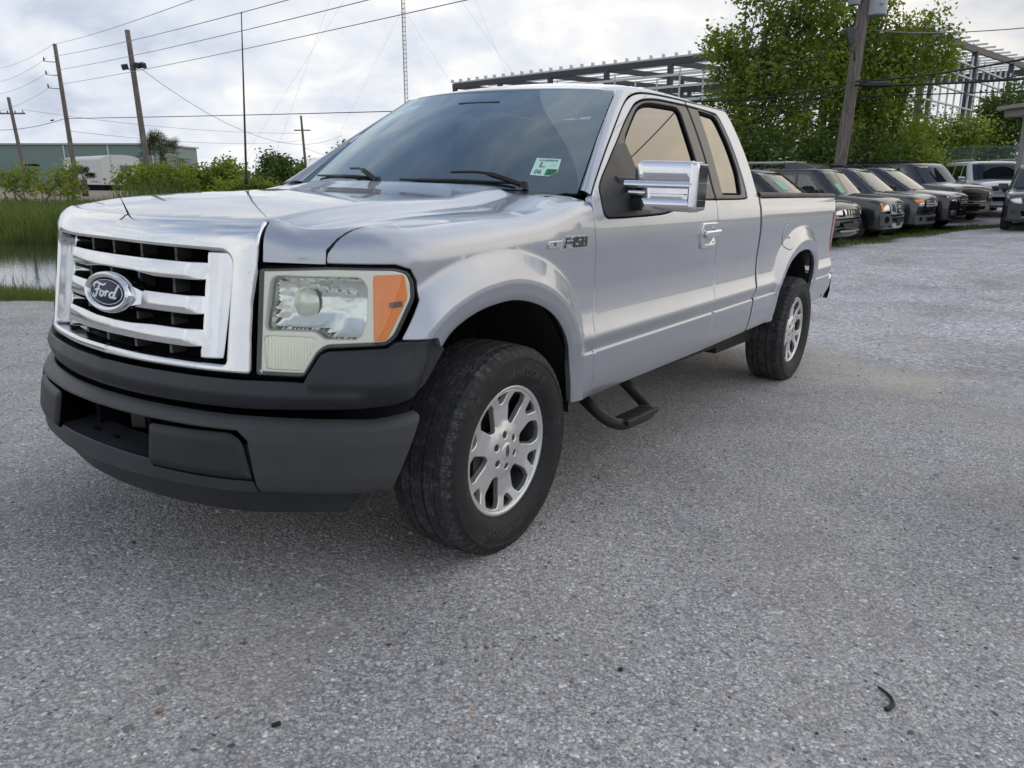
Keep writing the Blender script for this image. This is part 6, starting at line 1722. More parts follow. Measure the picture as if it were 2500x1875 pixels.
for k, (x, y, s, m) in enumerate([(8.9, 31.0, 1.25, L_DARK), (11.3, 31.4, 1.2, L_DARK), (13.4, 32, 1.2, L_DARK), (15.6, 32.6, 1.15, L_TREE), (18.2, 38.5, 1.1, L_TREE)]):
    tree('shrub', ['dark undergrowth bush behind the truck bed', 'dark undergrowth bush between the truck cab and the big pole', 'dark undergrowth bush at the foot of the big pole', 'green undergrowth bush right of the big pole', 'green undergrowth bush by the fence corner'][k], (x, y), [(0, 0, 1.3, 1.9, 1.3, 1.3, 1), (.8, 0, 2.1, 1.3, 1.1, 1.0, .6)], 200, 22, .24, .10, m, .06, 'undergrowth behind the parked cars', 30 + k, 2, .35, cat='bush')
# left: shrubs beyond the pond
LB = [('feathery pale green sapling at the left frame edge', wd(40, 395, 34), [(0, 0, 1.1, 1.1, .9, .8, 1), (-.7, 0, 1.5, .9, .7, .6, .6), (.5, 0, 1.8, .6, .6, .5, .4)], L_YEL, 90, .075),
      ('low feathery shrub at the foot of the three bracket pole', wd(120, 400, 33), [(0, 0, .9, .8, .7, .7, 1), (.3, 0, 1.6, .5, .5, .5, .5)], L_YEL, 50, .075),
      ('thin young willow in front of the white trailer', wd(150, 390, 32), [(0, 0, 1.2, .6, .5, .9, 1), (.2, 0, 1.9, .45, .4, .5, .6)], L_YEL, 40, .07),
      ('bright round bush just right of the white trailer', wd(335, 380, 44), [(0, 0, 1.4, 2.0, 1.4, 1.2, 1.2), (1.3, 0, 1.1, 1.4, 1.1, 1.0, .8), (-1.2, 0, 1.2, 1.2, 1, .9, .6)], L_YEL, 330, .11),
      ('airy green bush left of the whip antenna', wd(455, 372, 46), [(0, 0, 1.3, 1.6, 1.3, 1.2, 1), (1.0, 0, 2.2, 1.1, 1, .9, .7), (-1.0, 0, 1.9, 1.0, .9, .7, .5)], L_TREE, 300, .11),
      ('low yellow green bush under the whip antenna', wd(510, 385, 42), [(0, 0, .7, 1.8, 1.1, .7, 1), (1.6, 0, .6, 1.3, 1.0, .6, .7)], L_YEL, 210, .10),
      ('dark round bush right of the whip antenna', wd(610, 375, 60), [(0, 0, 1.7, 1.7, 1.5, 1.7, 1.2), (-.6, 0, 2.9, 1.1, 1, .9, .5), (1.6, 0, 1.2, 1.3, 1.2, 1.2, .8)], L_DARK, 360, .13),
      ('small conical bush beside the far pole', wd(660, 365, 62), [(0, 0, 1.2, .9, .9, 1.2, 1), (.1, 0, 2.3, .5, .5, .8, .4)], L_DARK, 150, .12),
      ('yellow green bush against the left end of the windshield', wd(680, 372, 45), [(0, 0, .9, 1.4, 1, .9, 1), (.8, 0, .8, 1.1, 1, .8, .7)], L_YEL, 200, .10),
      ('slim sapling rising behind the left end of the windshield', wd(732, 330, 40), [(0, 0, 2.1, .45, .45, .3, .6), (.15, 0, 2.65, .35, .35, .25, .5), (-.3, 0, 1.8, .35, .35, .25, .4), (.1, 0, 1.2, .5, .4, .4, .5)], L_TREE, 60, .09),
      ('dark shrub standing before the warehouse wall', wd(215, 340, 120), [(0, 0, 2.2, 1.3, 1.2, 2.0, 1)], L_DARK, 120, .22),
      ('dense dark bush behind the trailer end', wd(300, 355, 100), [(0, 0, 2.2, 2.4, 1.6, 1.7, 1), (2.4, 0, 1.8, 2.0, 1.5, 1.4, .8)], L_DARK, 260, .2)]
for k, (l, p, bl, m, nc, sz) in enumerate(LB):
    kz = .72 if k != 9 else 1.0; bl = [(a, b, c * kz, d, e, f * kz, g_) for a, b, c, d, e, f, g_ in bl]
    tree('shrub', l, (p[0], p[1]), bl, int(nc * .5), 22, .17 if sz < .12 else .3, sz, m, .035, 'bushes beyond the pond', 50 + k, 2, .3, cat='bush', nbranch=24, elong=2.2)
# far tree line
rr2 = np.random.default_rng(9)
pts = []
X = rr2.uniform(-160, 160, 900); Yv = 210 + rr2.random(900) * 60; hh = 2.5 + 4 * (np.sin(X * .09) * .5 + .5) * rr2.random(900)
P = np.stack([X, Yv, rr2.random(900) * hh], 1)[:, None, :] + rr2.normal(size=(900, 14, 3)) * [1.6, 1, .8]
V, F = leaves(P.reshape(-1, 3), .8, rr2); tag(mesh('distant_woods', V, F, L_DARK, None, False), kind='stuff')
# palms
def palm(label, x, y, h, n, L0, seed, dry=0.0):
    r = np.random.default_rng(seed); t = thing('palm_tree', label, 'palm', on_ground(x, y), 0, 'fan palms beyond the pond')
    MB().tube([(0, 0, 0), (.03, 0, h * .5), (0, .02, h)], [.2, .17, .2], 9).obj('trunk', M_BARK, t, True)
    for k in range(n):
        a = r.random() * 6.283; el = r.uniform(-.5, 1.3); d = np.array([math.cos(a) * math.cos(el), math.sin(a) * math.cos(el), math.sin(el)]); p = np.array([0, 0, h]) ; q = p + d * L0 * r.uniform(.5, .75)
        s = nrm(np.cross(d, [0, 0, 1.])); u = np.cross(s, d); V = []; F = []; nb = 17
        for i in range(nb):
            b = (i / (nb - 1) - .5) * 3.9; dd = d * math.cos(b) + s * math.sin(b); e = q + dd * L0 * .45 * (.75 + .25 * math.cos(b)) - np.array([0, 0, .10 * L0 * (1 - math.cos(b) * .3)]); w = np.cross(dd, u) * .022
            b0 = len(V); mid = q + dd * L0 * .24; V += [q, mid + w, e, mid - w]; F += [(b0, b0 + 1, b0 + 2, b0 + 3)]
        b0 = len(V); V += [p + s * .015, p - s * .015, q - s * .01, q + s * .01]; F += [(b0, b0 + 1, b0 + 2, b0 + 3)]
        mesh('frond', V, F, L_PALMD if (el < -.1 and r.random() < .6 + dry) else L_PALM, t, False)
p = wd(352, 345, 48); palm('tall fan palm with brown lower fronds behind the bright bush', p[0], 48, 2.3, 64, 1.65, 3)
p = wd(178, 372, 50); palm('short fan palm in front of the white trailer', p[0], 50, 1.0, 22, 1.0, 4)
# wire fence stakes by the dirt road
for k, (px, py) in enumerate(((52, 395), (90, 392), (118, 402), (10, 398))):
    p = wd(px, py + 22, 36); o = MB().tube([(0, 0, 0), (.05 * (k - 1), 0, 1.3)], .03, 5).obj('fence_stake', mat('stake_grey', (.30, .28, .25), .9), None, True); o.location = on_ground(p[0], 36); tag(o, ['weathered stake left of the feathery sapling trunk', 'weathered stake between sapling and shrub', 'pale stake nearest the three bracket pole', 'leaning stake at the left frame edge'][k], 'stake', 'stakes by the dirt road')
# a bird on the cable
p = wd(113, 262, 55.8); b = MB().lathe([(.0001, -.14), (.05, -.08), (.06, 0), (.04, .08), (.0001, .12)], 10, 'x').add([(-.12, -.02, 0), (-.12, .02, 0), (-.26, 0, -.05)], [(0, 1, 2)]).lathe([(.0001, -.04), (.035, 0), (.0001, .04)], 8, 'z', c=(.10, 0, .05)).obj('bird', M_WIRE, None, True); b.location = p + [0, 0, .06]; tag(b, 'small dark bird sitting on the thick cable', 'bird')
# litter on the gravel
def gpt(px, py):
    k = 2500 / 2212; d = wd(px, py, 1.0) - [0, 0, 1.45]; t = 1.3 / -d[2]
    for _ in range(20): q = np.array([0, 0, 1.45]) + d * t; t += (q[2] - gh(q[0], q[1])) / -d[2]
    return np.array([0, 0, 1.45]) + d * t
q0 = gpt(1918, 1515); pts = [gpt(a, b) - q0 + [0, 0, .006] for a, b in ((1896, 1488), (1906, 1495), (1918, 1504), (1927, 1516), (1928, 1528), (1920, 1534), (1912, 1536))]
o = MB().tube(catmull(pts, 4), list(np.linspace(.0035, .0065, 25)), 6).obj('rubber_strip', M_WIRE, None, True); o.location = q0; tag(o, 'curled black rubber strip lying on the gravel', 'rubber strip')
for (px, py), sx, l in (((597, 1568), .022, 'short black rubber crumb on the gravel near the bottom left'), ((1340, 1449), .013, 'small black crumb on the gravel below the truck')):
    q0 = gpt(px, py); o = MB().box((0, 0, .005), (sx, .009, .009), rz=.5).obj('rubber_crumb', M_WIRE); o.location = q0; bevel(o, .002, 2); tag(o, l, 'rubber crumb')
for (px, py), c, l in (((1032, 1692), (.55, .33, .27), 'pinkish pebble on the gravel at the bottom centre'), ((345, 1478 + 60), (.33, .19, .11), 'rust coloured pebble on the gravel at the lower left'), ((1345, 1596), (.50, .46, .36), 'cream pebble on the gravel right of centre')):
    q0 = gpt(px, py); o = MB().lathe([(.0001, -.006), (.008, -.003), (.009, .001), (.005, .006), (.0001, .007)], 9).obj('pebble', mat('pebble_' + l.split()[0], c, .8), None, True); o.location = q0 + [0, 0, .005]; o.scale = (1.2, .8, .8); tag(o, l, 'pebble')
# ================================================================== parked cars
def car_paint(name, c, metal=.3): return m_paint(name, c, metal, .22, .08)
CM_BLACK = car_paint('car_black', (.010, .011, .013)); CM_CHAR = car_paint('car_charcoal', (.030, .033, .042), .5); CM_GREY = car_paint('car_grey', (.052, .055, .066), .5); CM_DK = car_paint('car_dark_blue_grey', (.022, .023, .032), .4)
CM_SUB = car_paint('car_gunmetal', (.040, .039, .045), .5); CM_WHITE = car_paint('car_white', (.86, .87, .88), .0); CM_PATH = car_paint('car_bronze_grey', (.060, .060, .066), .5)
CM_GREYPL = m_plastic('car_grey_plastic', (.055, .058, .062), .5); CM_SILVPL = mat('car_silver_plastic', (.42, .43, .45), .4, .3)
M_LAMP = mat('car_lamp', (.75, .77, .78), .10, .6, coat=1); M_LAMPD = mat('car_lamp_dark', (.12, .12, .13), .12, .5, coat=1)
M_CTYRE = mat('car_tyre', (.018, .018, .018), .8); M_CRIM = mat('car_rim', (.35, .35, .36), .35, .8); M_GRBLK = mat('grille_black', (.008, .008, .008), .4)
ws_dust = lambda n, c: m_glass(n, (.10, .11, .12), (1, .98, .93), .07, 3.6, dust=.015)
M_CARWS = ws_dust('car_windshield', 0)
M_STKGRN = mat('neon_green_sticker', (.18, .60, .36), .5); M_WINDPAINT = mat('window_paint', (.75, .85, .40), .6)
M_CARWSD = m_glass('dark_car_windshield', (.08, .09, .11), (.75, .88, 1.0), .045, 5.0, dust=.05, dust_col=(.16, .20, .27))
def car(label, pos, heading, L=4.6, W=1.88, H=1.76, hood=1.02, nose=.86, belt=1.05, clear=.24, ws0=1.25, ws1=1.95, roof_w=.70, paint=CM_BLACK, wheel_r=.37, bow=.16, square=.5, rails=True, rail_m=None, rear_slope=.35, wsm=None):
    """x forward with the bumper at 0, y to its left"""
    g0 = gh(pos[0], pos[1])
    t = thing('parked_suv', label, 'suv', (pos[0], pos[1], g0), math.pi / 2 - heading, 'suvs parked in a row')
    w = W / 2
    def bowx(x, y): return x - bow * np.clip((x + 1.1) / 1.1, 0, 1) ** 2 * (y / w) ** 2
    # ---- lower body loft
    xs = np.r_[0, -.02, -.06, -.12, -.22, -.4, -.7, -1.0, -ws0, np.linspace(-ws0 - .3, -L + .25, 10), -L + .1, -L + .03, -L]
    V = []; 
    for x in xs:
        nose_t = np.clip(-x / .22, 0, 1); k = math.sqrt(max(0, 1 - (1 - nose_t) ** 2)); rear_t = np.clip((x + L) / .2, 0, 1); kr = math.sqrt(max(0, 1 - (1 - rear_t) ** 2))
        ww = w * (1 - .10 * (1 - k) - .06 * (1 - kr)) * (1 - .03 * np.clip((x + 1.2) / 1.2, 0, 1))
        ht = np.interp(x, [-L, -ws0 - .5, -ws0, -.25, 0], [belt, belt, hood + .03, nose + .06, nose])
        zt = ht - .07 * (1 - k); zb = clear + .06 * (1 - k) + .05 * (1 - kr)
        r = .10 if x > -ws0 else .05
        crown = .035 if x > -ws0 - .1 else .0
        ring = [(-.0, zb), (ww * .80, zb), (ww * .965, zb + .05), (ww * .99, zb + .18), (ww, zb + .36), (ww * .995, zt - .30), (ww * .985, zt - r), (ww * .965, zt - r * .4), (ww * .92, zt - r * .08), (ww * .80, zt + .01), (ww * .4, zt + .02 + crown), (0, zt + .025 + crown)]
        ring = ring + [(-y, z) for y, z in ring[-2:0:-1]]
        V += [(bowx(x, y), y, z) for y, z in ring]
    n = len(ring); F = [(i * n + j, i * n + (j + 1) % n, (i + 1) * n + (j + 1) % n, (i + 1) * n + j) for i in range(len(xs) - 1) for j in range(n)]
    F += [tuple(range(n))[::-1], tuple((len(xs) - 1) * n + j for j in range(n))]
    # make faces point out
    body = mesh('body', V, F, paint, t, True); bmf(body); autosmooth(body, 32)
    # ---- cabin loft
    xr0, xr1 = -L + .12, -L + .12 + rear_slope; wb, wt = w * .955, w * roof_w + .10
    def cab(tz):
        x0 = -ws0 - (ws1 - ws0) * tz; x1 = xr0 + (xr1 - xr0) * tz; yy = wb + (wt - wb) * tz; return x0, x1, yy
    rings = []; ts = [-.06, 0, .25, .5, .75, .92, 1.0]
    for tz in ts:
        x0, x1, yy = cab(tz); z = belt + (H - .06 - belt) * tz; rc = .10 + .06 * max(tz, 0)
        pts = [(x0 + .10, 0), (x0 + .07, yy * .5), (x0 - .02, yy * .86), (x0 - .12, yy * .965), (x0 - .34, yy), (x0 - 1.0, yy * 1.005), ((x0 + x1) / 2, yy * 1.01), (x1 + .8, yy * 1.0), (x1 + .2, yy * .98), (x1 + .05, yy * .93), (x1, yy * .8), (x1 - .02, 0)]
        pts = pts + [(x, -y) for x, y in pts[-2:0:-1]]; rings += [(x, y, z) for x, y in pts]
    x0, x1, yy = cab(1.0); m_ = len(pts)
    for s_, dz in ((.965, .03), (.88, .05), (.5, .066), (.02, .07)):
        cx = (x0 + x1) / 2; rings += [(cx + (x - cx) * s_, y * s_, H - .06 + dz) for x, y in pts]
    nr = len(ts) + 4; F = [(i * m_ + j, i * m_ + (j + 1) % m_, (i + 1) * m_ + (j + 1) % m_, (i + 1) * m_ + j) for i in range(nr - 1) for j in range(m_)] + [tuple((nr - 1) * m_ + j for j in range(m_))]
    cabin = mesh('cabin', rings, F, paint, t, True); bmf(cabin); autosmooth(cabin, 40)
    zc = lambda tz: belt + (H - .06 - belt) * tz
    # glass
    def m_ws_(X):
        X = np.asarray(X, float); u, tz = X[:, 0], X[:, 1]; x0, x1, yy = cab(tz); a = np.abs(u)
        xx = x0 + .10 - .215 * a ** 2.6; return np.c_[xx, u * yy, zc(tz)]
    g = rounded([(-.88, .02), (.88, .02), (.885, .93), (-.885, .93)], [.05] * 4, 4)
    o = mesh('windshield', *panel_data(g, m_ws_, step=.07, dense=.06, bev=.002, depth=.004, seg=1, off=.018)[:2], wsm or M_CARWS, t, True)
    fr = mesh('windshield_surround', *panel_data(rounded([(-.90, -.03), (.90, -.03), (.91, .97), (-.91, .97)], [.06] * 4, 4), m_ws_, step=.07, dense=.06, bev=.002, depth=.004, seg=1, off=.004)[:2], M_GRBLK, t, True)
    x0b, x1b, _ = cab(0); 
    def m_sg(X):
        X = np.asarray(X, float); a, tz = X[:, 0], X[:, 1]; x0, x1, yy = cab(tz); xx = a; rel = (x0 - xx)
        f = np.interp(rel, [0.02, .12, .34, 1.0], [.86, .965, 1.0, 1.005]); f2 = np.interp(xx - x1, [0, .05, .2, .8], [.8, .93, .98, 1.0]); return np.c_[xx, yy * np.minimum(f, f2), zc(tz)]
    m_sg.flip = True
    bp_ = [-ws0 - .42, -ws0 - 1.12, -ws0 - 1.20, -ws0 - 2.02, -ws0 - 2.10, -L + .50]
    sl = (ws1 - ws0) * .86; wins = [[(bp_[0], .06), (bp_[1], .06), (bp_[1], .86), (bp_[0] - sl + .10, .86)], [(bp_[2], .06), (bp_[3], .06), (bp_[3], .86), (bp_[2], .86)], [(bp_[4], .06), (bp_[5] - .08, .06), (bp_[5] + rear_slope * .8, .86), (bp_[4], .86)]]
    for q in wins:
        d = panel_data(rounded(q, .05, 4), m_sg, step=.2, dense=.1, bev=.003, depth=.006, seg=1, off=.010)
        for mi in (1, -1): mesh('side_window', d[0] * [1, mi, 1], d[1] if mi == 1 else [f[::-1] for f in d[1]], M_CARGLASS, t, True)
    # door seams, sills, arches, wheels
    for q in (bp_[1] - .04, bp_[3] - .04, -ws0 - .02):
        for s in (1, -1): MB().box((q, s * (w * .999), (clear + belt) / 2 + .05), (.012, .012, belt - clear - .30)).obj('door_seam', M_BLACK, t)
    for s in (1, -1):
        MB().box((-L / 2, s * (w * .965), clear + .03), (L - 2.0, .06, .09)).obj('sill', CM_GREYPL, t)
        for q in (bp_[1] + .14, bp_[3] + .14): bevel(MB().box((q, s * (w + .012), belt - .14), (.18, .03, .035)).obj('door_handle', paint, t), .008, 1)
        mr = MB().box((-ws0 - .50, s * (w + .10), belt + .07), (.13, .24, .17)).box((-ws0 - .48, s * (w - .01), belt + .02), (.06, .10, .05)).obj('mirror', paint if paint is not CM_WHITE else M_CHROME, t); bevel(mr, .03, 2)
        for x in (-.88, -L + .92):
            ar = []
            for a in np.linspace(-.15, math.pi + .15, 15): ar.append((x + (wheel_r + .085) * math.cos(a), s * (w * .992 + .006), wheel_r + .02 + (wheel_r + .085) * math.sin(a)))
            V = [(x, s * (w * .992 + .006), wheel_r)] + ar; MB().add(V, [(0, i, i + 1) if s < 0 else (0, i + 1, i) for i in range(1, 15)]).obj('wheel_arch', M_BLACK, t)
            wl_ = MB().lathe([(wheel_r * .62, .11), (wheel_r * .80, .125), (wheel_r * .95, .115), (wheel_r, .085), (wheel_r, -.10), (wheel_r * .9, -.12)], 40, 'y'); wo = wl_.obj('wheel', M_CTYRE, t, True); wo.location = (x, s * (w - .115), wheel_r); wo.rotation_euler = (0, 0, 0 if s > 0 else math.pi)
            rm = MB().lathe([(.0001, .085), (.06, .09), (.07, .07), (wheel_r * .55, .085), (wheel_r * .64, .112), (wheel_r * .63, .06)], 30, 'y')
            rm.obj('rim', M_CRIM, wo, True)
            for k in range(5):
                a = 2 * math.pi * k / 5; c_ = (wheel_r * .38 * math.cos(a), .082, wheel_r * .38 * math.sin(a)); MB().lathe([(.0001, .008), (.075, .006)], 10, 'y', c=c_).obj('rim_opening', M_BLACK, wo)
    if rails:
        for s in (1, -1):
            x0, x1, yy = cab(1); rl = MB().tube([(x0 - .15, s * yy * .80, H), (x0 - .3, s * yy * .80, H + .055), (x1 + .4, s * yy * .80, H + .055), (x1 + .25, s * yy * .80, H)], .022, 8); rl.obj('roof_rail', rail_m or M_TRIMBLK, t, True)
    for s in (1, -1): MB().tube([(-ws0 + .02, s * .52, hood + .07), (-ws0 - .10, s * .18, hood + .10)], .012, 5).obj('wiper', M_TRIMBLK, t)
    # front panel mapper
    def m_fr(X):
        X = np.asarray(X, float); y, z = X[:, 0], X[:, 1]; return np.c_[bowx(np.zeros(len(y)), y) - .05 * np.clip((np.abs(y) / w - .72) / .28, 0, 1) ** 2 - .06 * np.clip((z - nose + .16) / .16, 0, 1) ** 2, y, z]
    def fp(name, poly, m, off=.008, depth=.03, bev=.006, r=.012, sym=False, parent=None, step=.06):
        res = []
        for s in ((1, -1) if sym else (1,)):
            q = [(s * y, z) for y, z in poly]; d = panel_data(rounded(q, r, 3), m_fr, step=step, dense=.05, bev=bev, depth=depth, seg=2, off=off)
            res.append(mesh(name, d[0], d[1], m, parent or t, True, normals=d[2]))
        return res
    t_box = (t, w, fp, m_ws_, m_fr, cab, zc)
    return t_box
def bmf(o):
    import bmesh
    bm = bmesh.new(); bm.from_mesh(o.data); bmesh.ops.remove_doubles(bm, verts=bm.verts, dist=1e-5); bmesh.ops.recalc_face_normals(bm, faces=bm.faces); bm.to_mesh(o.data); bm.free(); o.data.update()
def ring_badge(t, m_fr, y, z, r, bar=True, h=.035, rx=1.0, parent=None):
    c = m_fr(np.array([[y, z]]))[0]; mb = MB(); pts = [c + np.array([h, rx * r * math.cos(a), r * math.sin(a)]) for a in np.linspace(0, 2 * math.pi, 25)]
    mb.tube(pts, r * .16, 6, cap=False)
    if bar: mb.box(c + [h, 0, 0], (.02, r * 2.5 * rx, r * .42))
    return mb.obj('badge', M_CHROME, parent or t)
def ws_mark(t, m_ws_, txt, u, tz, s, m):
    V, F = text_data(txt, 1.0, 0, .02); P = m_ws_(np.c_[u + V[:, 0] * s, tz + V[:, 1] * s * 1.3]); P = P + nrm(np.array([[.62, 0, .78]])) * .030
    return mesh('windshield_writing', P, F, m, t, False)
HD = math.radians(132.5)
def ffit(px, py, zoff=0.0):
    return gpt(px, py)
# 1 black with seven slots (mostly behind the truck bed)
t, w, fp, mw, mf, cab_, zc_ = car('black suv with a chrome seven slot grille nearest the truck bed', (7.64, 17.6), HD, H=1.72, hood=1.03, nose=.90, belt=1.06, paint=CM_BLACK, bow=.20, ws1=2.1, rails=False)
fp('grille', [(-.44, .70), (.44, .70), (.50, .88), (-.50, .88)], M_CHROME, .010)
for k in range(7): fp('grille_slot', [(-.395 + .117 * k, .72), (-.325 + .117 * k, .72), (-.325 + .117 * k, .865), (-.395 + .117 * k, .865)], M_GRBLK, .016, .01, .002, .012, step=None)
fp('headlight', [(.54, .73), (.84, .74), (.86, .88), (.56, .88)], M_LAMP, .008, sym=True)
fp('lower_grille', [(-.45, .44), (.45, .44), (.50, .55), (-.50, .55)], M_GRBLK, .006); fp('fog_lamp', [(.62, .50), (.78, .50), (.78, .60), (.62, .60)], M_LAMPD, .008, sym=True, r=.05)
fp('bumper_trim', [(-.55, .36), (.55, .36), (.60, .40), (-.60, .40)], M_CRIM, .012); fp('bumper_line', [(-.85, .635), (.85, .635), (.85, .655), (-.85, .655)], M_BLACK, .004)
d = panel_data(rounded([(-.62, .30), (-.40, .30), (-.40, .62), (-.62, .62)], .02, 3), mw, step=.1, dense=.1, bev=.001, depth=0, seg=1, off=.024); mesh('window_sticker', d[0], d[1], M_STKGRN, t, False)
# 2 black with grey bumper and roof rack
t, w, fp, mw, mf, cab_, zc_ = car('black suv with a stepped roof rack and grey plastic bumper', (9.67, 19.8), HD, L=4.5, H=1.80, hood=1.10, nose=.98, belt=1.12, clear=.30, paint=CM_CHAR, bow=.14, wheel_r=.40, ws0=1.15, ws1=1.75, roof_w=.76, rails=False, rear_slope=.2)
fp('grille', [(-.44, .68), (.44, .68), (.56, .96), (-.56, .96)], CM_SILVPL, .020)
for s in (1, -1): fp('grille_slot', [(s * .22, .73), (s * .42, .76), (s * .46, .92), (s * .30, .92)], M_GRBLK, .028, .01, .002, .01, step=None)
fp('grille_slot', [(-.14, .70), (.14, .70), (.20, .92), (-.20, .92)], M_GRBLK, .028, .01, .002, .01, step=None); ring_badge(t, mf, 0, .82, .07)
fp('headlight', [(.52, .77), (.84, .75), (.86, .95), (.60, .95)], M_LAMP, .012, sym=True); fp('turn_signal', [(.79, .77), (.85, .76), (.865, .93), (.80, .94)], M_AMBER, .016, sym=True)
fp('bumper', [(-.88, .40), (.88, .40), (.90, .70), (.50, .70), (.40, .62), (-.40, .62), (-.50, .70), (-.90, .70)], CM_GREYPL, .035, .10, .03, .04)
fp('fog_recess', [(.56, .48), (.74, .48), (.74, .64), (.56, .64)], M_BLACK, .042, .01, .004, .08, sym=True); fp('lower_intake', [(-.36, .50), (.36, .50), (.42, .60), (-.42, .60)], M_BLACK, .040, .01)
fp('skid_plate', [(-.30, .34), (.30, .34), (.42, .46), (-.42, .46)], CM_SILVPL, .045, .06); fp('plate_holder', [(-.16, .40), (.16, .40), (.16, .56), (-.16, .56)], M_GRBLK, .055, .02)
rk = MB(); x0, x1, yy = cab_(1.0)
hs = [(x0 - .20, 1.80, .55), (x0 - .42, 1.90, .62), (x0 - .75, 1.955, .66), (x0 - 1.0, 1.955, .66)]
V = [];
for x, z, y in hs: V += [(x, -y, 1.76), (x, -y, z), (x, y, z), (x, y, 1.76)]
rk.add(V, [(i * 4 + j, i * 4 + j + 1, i * 4 + 5 + j, i * 4 + 4 + j)[::-1] for i in range(3) for j in range(3)] + [(12, 13, 14, 15)])
bevel(rk.obj('rack_fairing', CM_CHAR, t), .03, 2)
for s in (1, -1):
    MB().tube([(x0 - .95, s * .64, 1.94), (x1 + .3, s * .64, 1.94)], .035, 8).obj('roof_rail', CM_SILVPL, t, True)
    for k in range(3): MB().box((x0 - 1.1 - .55 * k, s * .64, 1.85), (.10, .04, .16)).obj('rail_foot', M_TRIMBLK, t)
d = panel_data(rounded([(-.78, .10), (-.60, .10), (-.60, .45), (-.78, .45)], .02, 3), mw, step=.1, dense=.1, bev=.001, depth=0, seg=1, off=.024); mesh('window_sticker', d[0], d[1], M_STKGRN, t, False)
# 3 grey with orange side marker
t, w, fp, mw, mf, cab_, zc_ = car('grey suv with orange corner markers and a three bar grille', (11.6, 21.8), HD, L=5.0, W=1.98, H=1.79, hood=1.08, nose=.97, belt=1.12, paint=CM_GREY, bow=.22, ws1=2.05)
fp('grille', [(-.50, .72), (.50, .72), (.56, .93), (-.56, .93)], M_GRBLK, .010)
for z in (.77, .83, .89): fp('grille_bar', [(-.50, z - .018), (.50, z - .018), (.52, z + .018), (-.52, z + .018)], CM_SILVPL if z < .85 else CM_GREY, .022, .02, .006, .008)
ring_badge(t, mf, 0, .83, .055, False, .04, 1.6)
fp('headlight', [(.58, .76), (.80, .74), (.90, .92), (.60, .93)], M_LAMPD, .012, sym=True); fp('headlight_lens', [(.60, .77), (.76, .765), (.78, .85), (.61, .86)], M_LAMP, .018, sym=True); fp('turn_signal', [(.62, .86), (.90, .86), (.96, .93), (.64, .93)], M_AMBER, .034, sym=True)
fp('upper_intake', [(-.42, .60), (.42, .60), (.46, .67), (-.46, .67)], M_BLACK, .008); fp('bumper', [(-.90, .28), (.90, .28), (.92, .52), (-.92, .52)], CM_GREYPL, .014, .08, .02, .05); fp('lower_intake', [(-.40, .36), (.40, .36), (.44, .47), (-.44, .47)], M_BLACK, .020, .01); fp('fog_lamp', [(.62, .38), (.74, .38), (.74, .48), (.62, .48)], M_BLACK, .020, .01, .004, .05, sym=True)
ws_mark(t, mw, '2 0', .45, .82, .14, M_WINDPAINT)
# 4 dark crossover with twin chrome bars
t, w, fp, mw, mf, cab_, zc_ = car('dark blue grey crossover with a chrome edged grille and square fog lamps', (13.27, 23.2), HD, L=5.1, W=1.98, H=1.78, hood=1.07, nose=.95, belt=1.11, paint=CM_DK, bow=.26, ws1=2.2)
fp('grille_surround', [(-.34, .67), (.34, .67), (.50, .93), (-.50, .93)], M_CHROME, .010); fp('grille', [(-.32, .69), (.32, .69), (.47, .91), (-.47, .91)], M_GRBLK, .016, .01)
for z in (.755, .805, .86): fp('grille_bar', [(-.36, z - .012), (.36, z - .012), (.40, z + .012), (-.40, z + .012)], CM_SILVPL, .022, .015, .004, .005)
MB().box(mf(np.array([[0, .80]]))[0] + [.04, 0, 0], (.02, .16, .05)).obj('badge', M_CHROME, t)
fp('headlight', [(.56, .80), (.84, .84), (.92, .95), (.60, .92)], M_LAMP, .012, sym=True); fp('lower_intake', [(-.42, .40), (.42, .40), (.50, .58), (-.50, .58)], M_BLACK, .012); fp('intake_trim', [(-.44, .37), (.44, .37), (.54, .40), (-.54, .40)], M_CHROME, .016); fp('fog_surround', [(.56, .42), (.76, .42), (.76, .56), (.56, .56)], M_CHROME, .014, sym=True, r=.03); fp('fog_lamp', [(.585, .445), (.735, .445), (.735, .535), (.585, .535)], M_LAMPD, .020, sym=True, r=.02)
# 5 gunmetal full-size
t, w, fp, mw, mf, cab_, zc_ = car('gunmetal full size suv with writing on top of its windshield', (14.97, 25.6), math.radians(155), wsm=M_CARWSD, L=5.6, W=2.04, H=1.90, hood=1.20, nose=1.08, belt=1.20, clear=.30, paint=CM_SUB, bow=.12, ws1=1.85, wheel_r=.40, roof_w=.74)
fp('grille', [(-.56, .88), (.56, .88), (.60, 1.06), (-.60, 1.06)], M_GRBLK, .010); fp('grille', [(-.52, .70), (.52, .70), (.58, .84), (-.58, .84)], M_GRBLK, .010); fp('grille_bar', [(-.60, .842), (.60, .842), (.60, .876), (-.60, .876)], CM_SUB, .022); fp('grille_trim', [(-.56, .665), (.56, .665), (.58, .69), (-.58, .69)], M_CHROME, .016)
fp('headlight', [(.64, .74), (.88, .76), (.90, 1.06), (.64, 1.06)], M_LAMPD, .012, sym=True)
for k in range(3): fp('headlight_lens', [(.67, .78 + .09 * k), (.86, .79 + .09 * k), (.86, .85 + .09 * k), (.67, .85 + .09 * k)], M_LAMP if k == 1 else M_CRIM, .018, sym=True)
fp('bumper', [(-.92, .34), (.92, .34), (.94, .62), (-.94, .62)], CM_SUB, .018, .08, .03, .05); fp('lower_intake', [(-.50, .42), (.50, .42), (.54, .52), (-.54, .52)], M_BLACK, .024, .01)
ws_mark(t, mw, '*LEATHER*', -.55, .84, .080, M_WINDPAINT); ws_mark(t, mw, '14', .62, .82, .16, M_WINDPAINT)
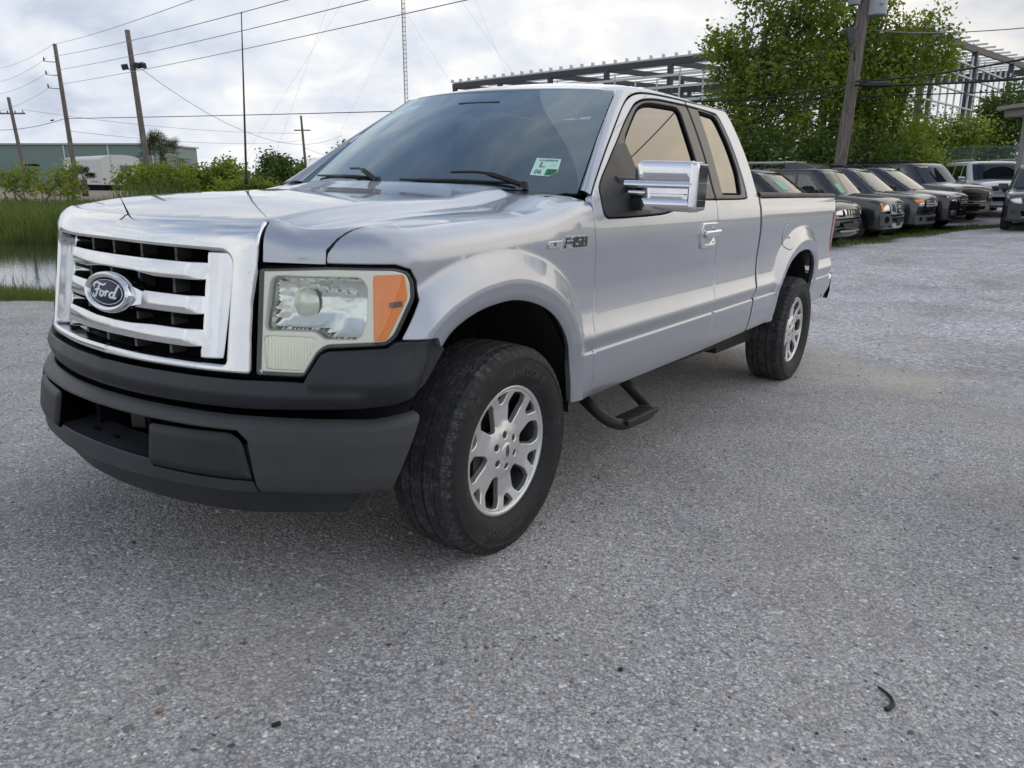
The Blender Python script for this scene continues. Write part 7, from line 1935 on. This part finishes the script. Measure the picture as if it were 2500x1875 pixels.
# 6 white, facing the camera
t, w, fp, mw, mf, cab_, zc_ = car('white full size suv with roof rails in front of the fence', (16.75, 26.6), math.radians(192), wsm=M_CARWSD, L=5.2, W=2.0, H=1.90, hood=1.20, nose=1.10, belt=1.20, clear=.34, paint=CM_WHITE, bow=.16, ws1=1.9, wheel_r=.40, roof_w=.74, rail_m=CM_SILVPL)
fp('grille', [(-.30, .86), (.30, .86), (.40, 1.06), (-.40, 1.06)], M_GRBLK, .012); fp('grille_slot', [(.42, .90), (.60, .90), (.64, 1.05), (.48, 1.06)], M_GRBLK, .012, sym=True); fp('grille_trim', [(-.60, .83), (.60, .83), (.62, .855), (-.62, .855)], M_CHROME, .016); ring_badge(t, mf, 0, .96, .075, True, .03, 1.15)
fp('headlight', [(.68, .86), (.90, .86), (.92, 1.04), (.70, 1.06)], M_LAMP, .012, sym=True); fp('lower_intake', [(-.56, .56), (.56, .56), (.60, .70), (-.60, .70)], M_BLACK, .012); fp('bumper_trim', [(-.80, .36), (.80, .36), (.84, .42), (-.84, .42)], CM_GREYPL, .014); fp('fog_lamp', [(.70, .50), (.82, .50), (.82, .58), (.70, .58)], M_LAMPD, .012, sym=True)
# 7 bronze grey one cut off by the right frame edge
t, w, fp, mw, mf, cab_, zc_ = car('bronze grey suv cut off by the right frame edge', (14.15, 21.0), math.radians(213), wsm=M_CARWSD, L=4.9, W=1.95, H=1.78, hood=1.06, nose=.94, belt=1.10, paint=CM_PATH, bow=.24, ws1=2.05)
fp('grille', [(-.40, .66), (.40, .66), (.48, .90), (-.48, .90)], M_CHROME, .010); fp('grille_slot', [(-.34, .69), (.34, .69), (.42, .87), (-.42, .87)], M_GRBLK, .016, .01); ring_badge(t, mf, 0, .78, .07)
fp('headlight', [(.52, .72), (.74, .74), (.92, .93), (.58, .90)], M_LAMP, .012, sym=True); fp('fog_lamp', [(.64, .46), (.76, .46), (.76, .56), (.64, .56)], M_LAMPD, .014, sym=True, r=.05); fp('lower_intake', [(-.50, .40), (.50, .40), (.54, .54), (-.54, .54)], M_BLACK, .010); fp('bumper_trim', [(-.50, .36), (.50, .36), (.52, .385), (-.52, .385)], M_CHROME, .014)
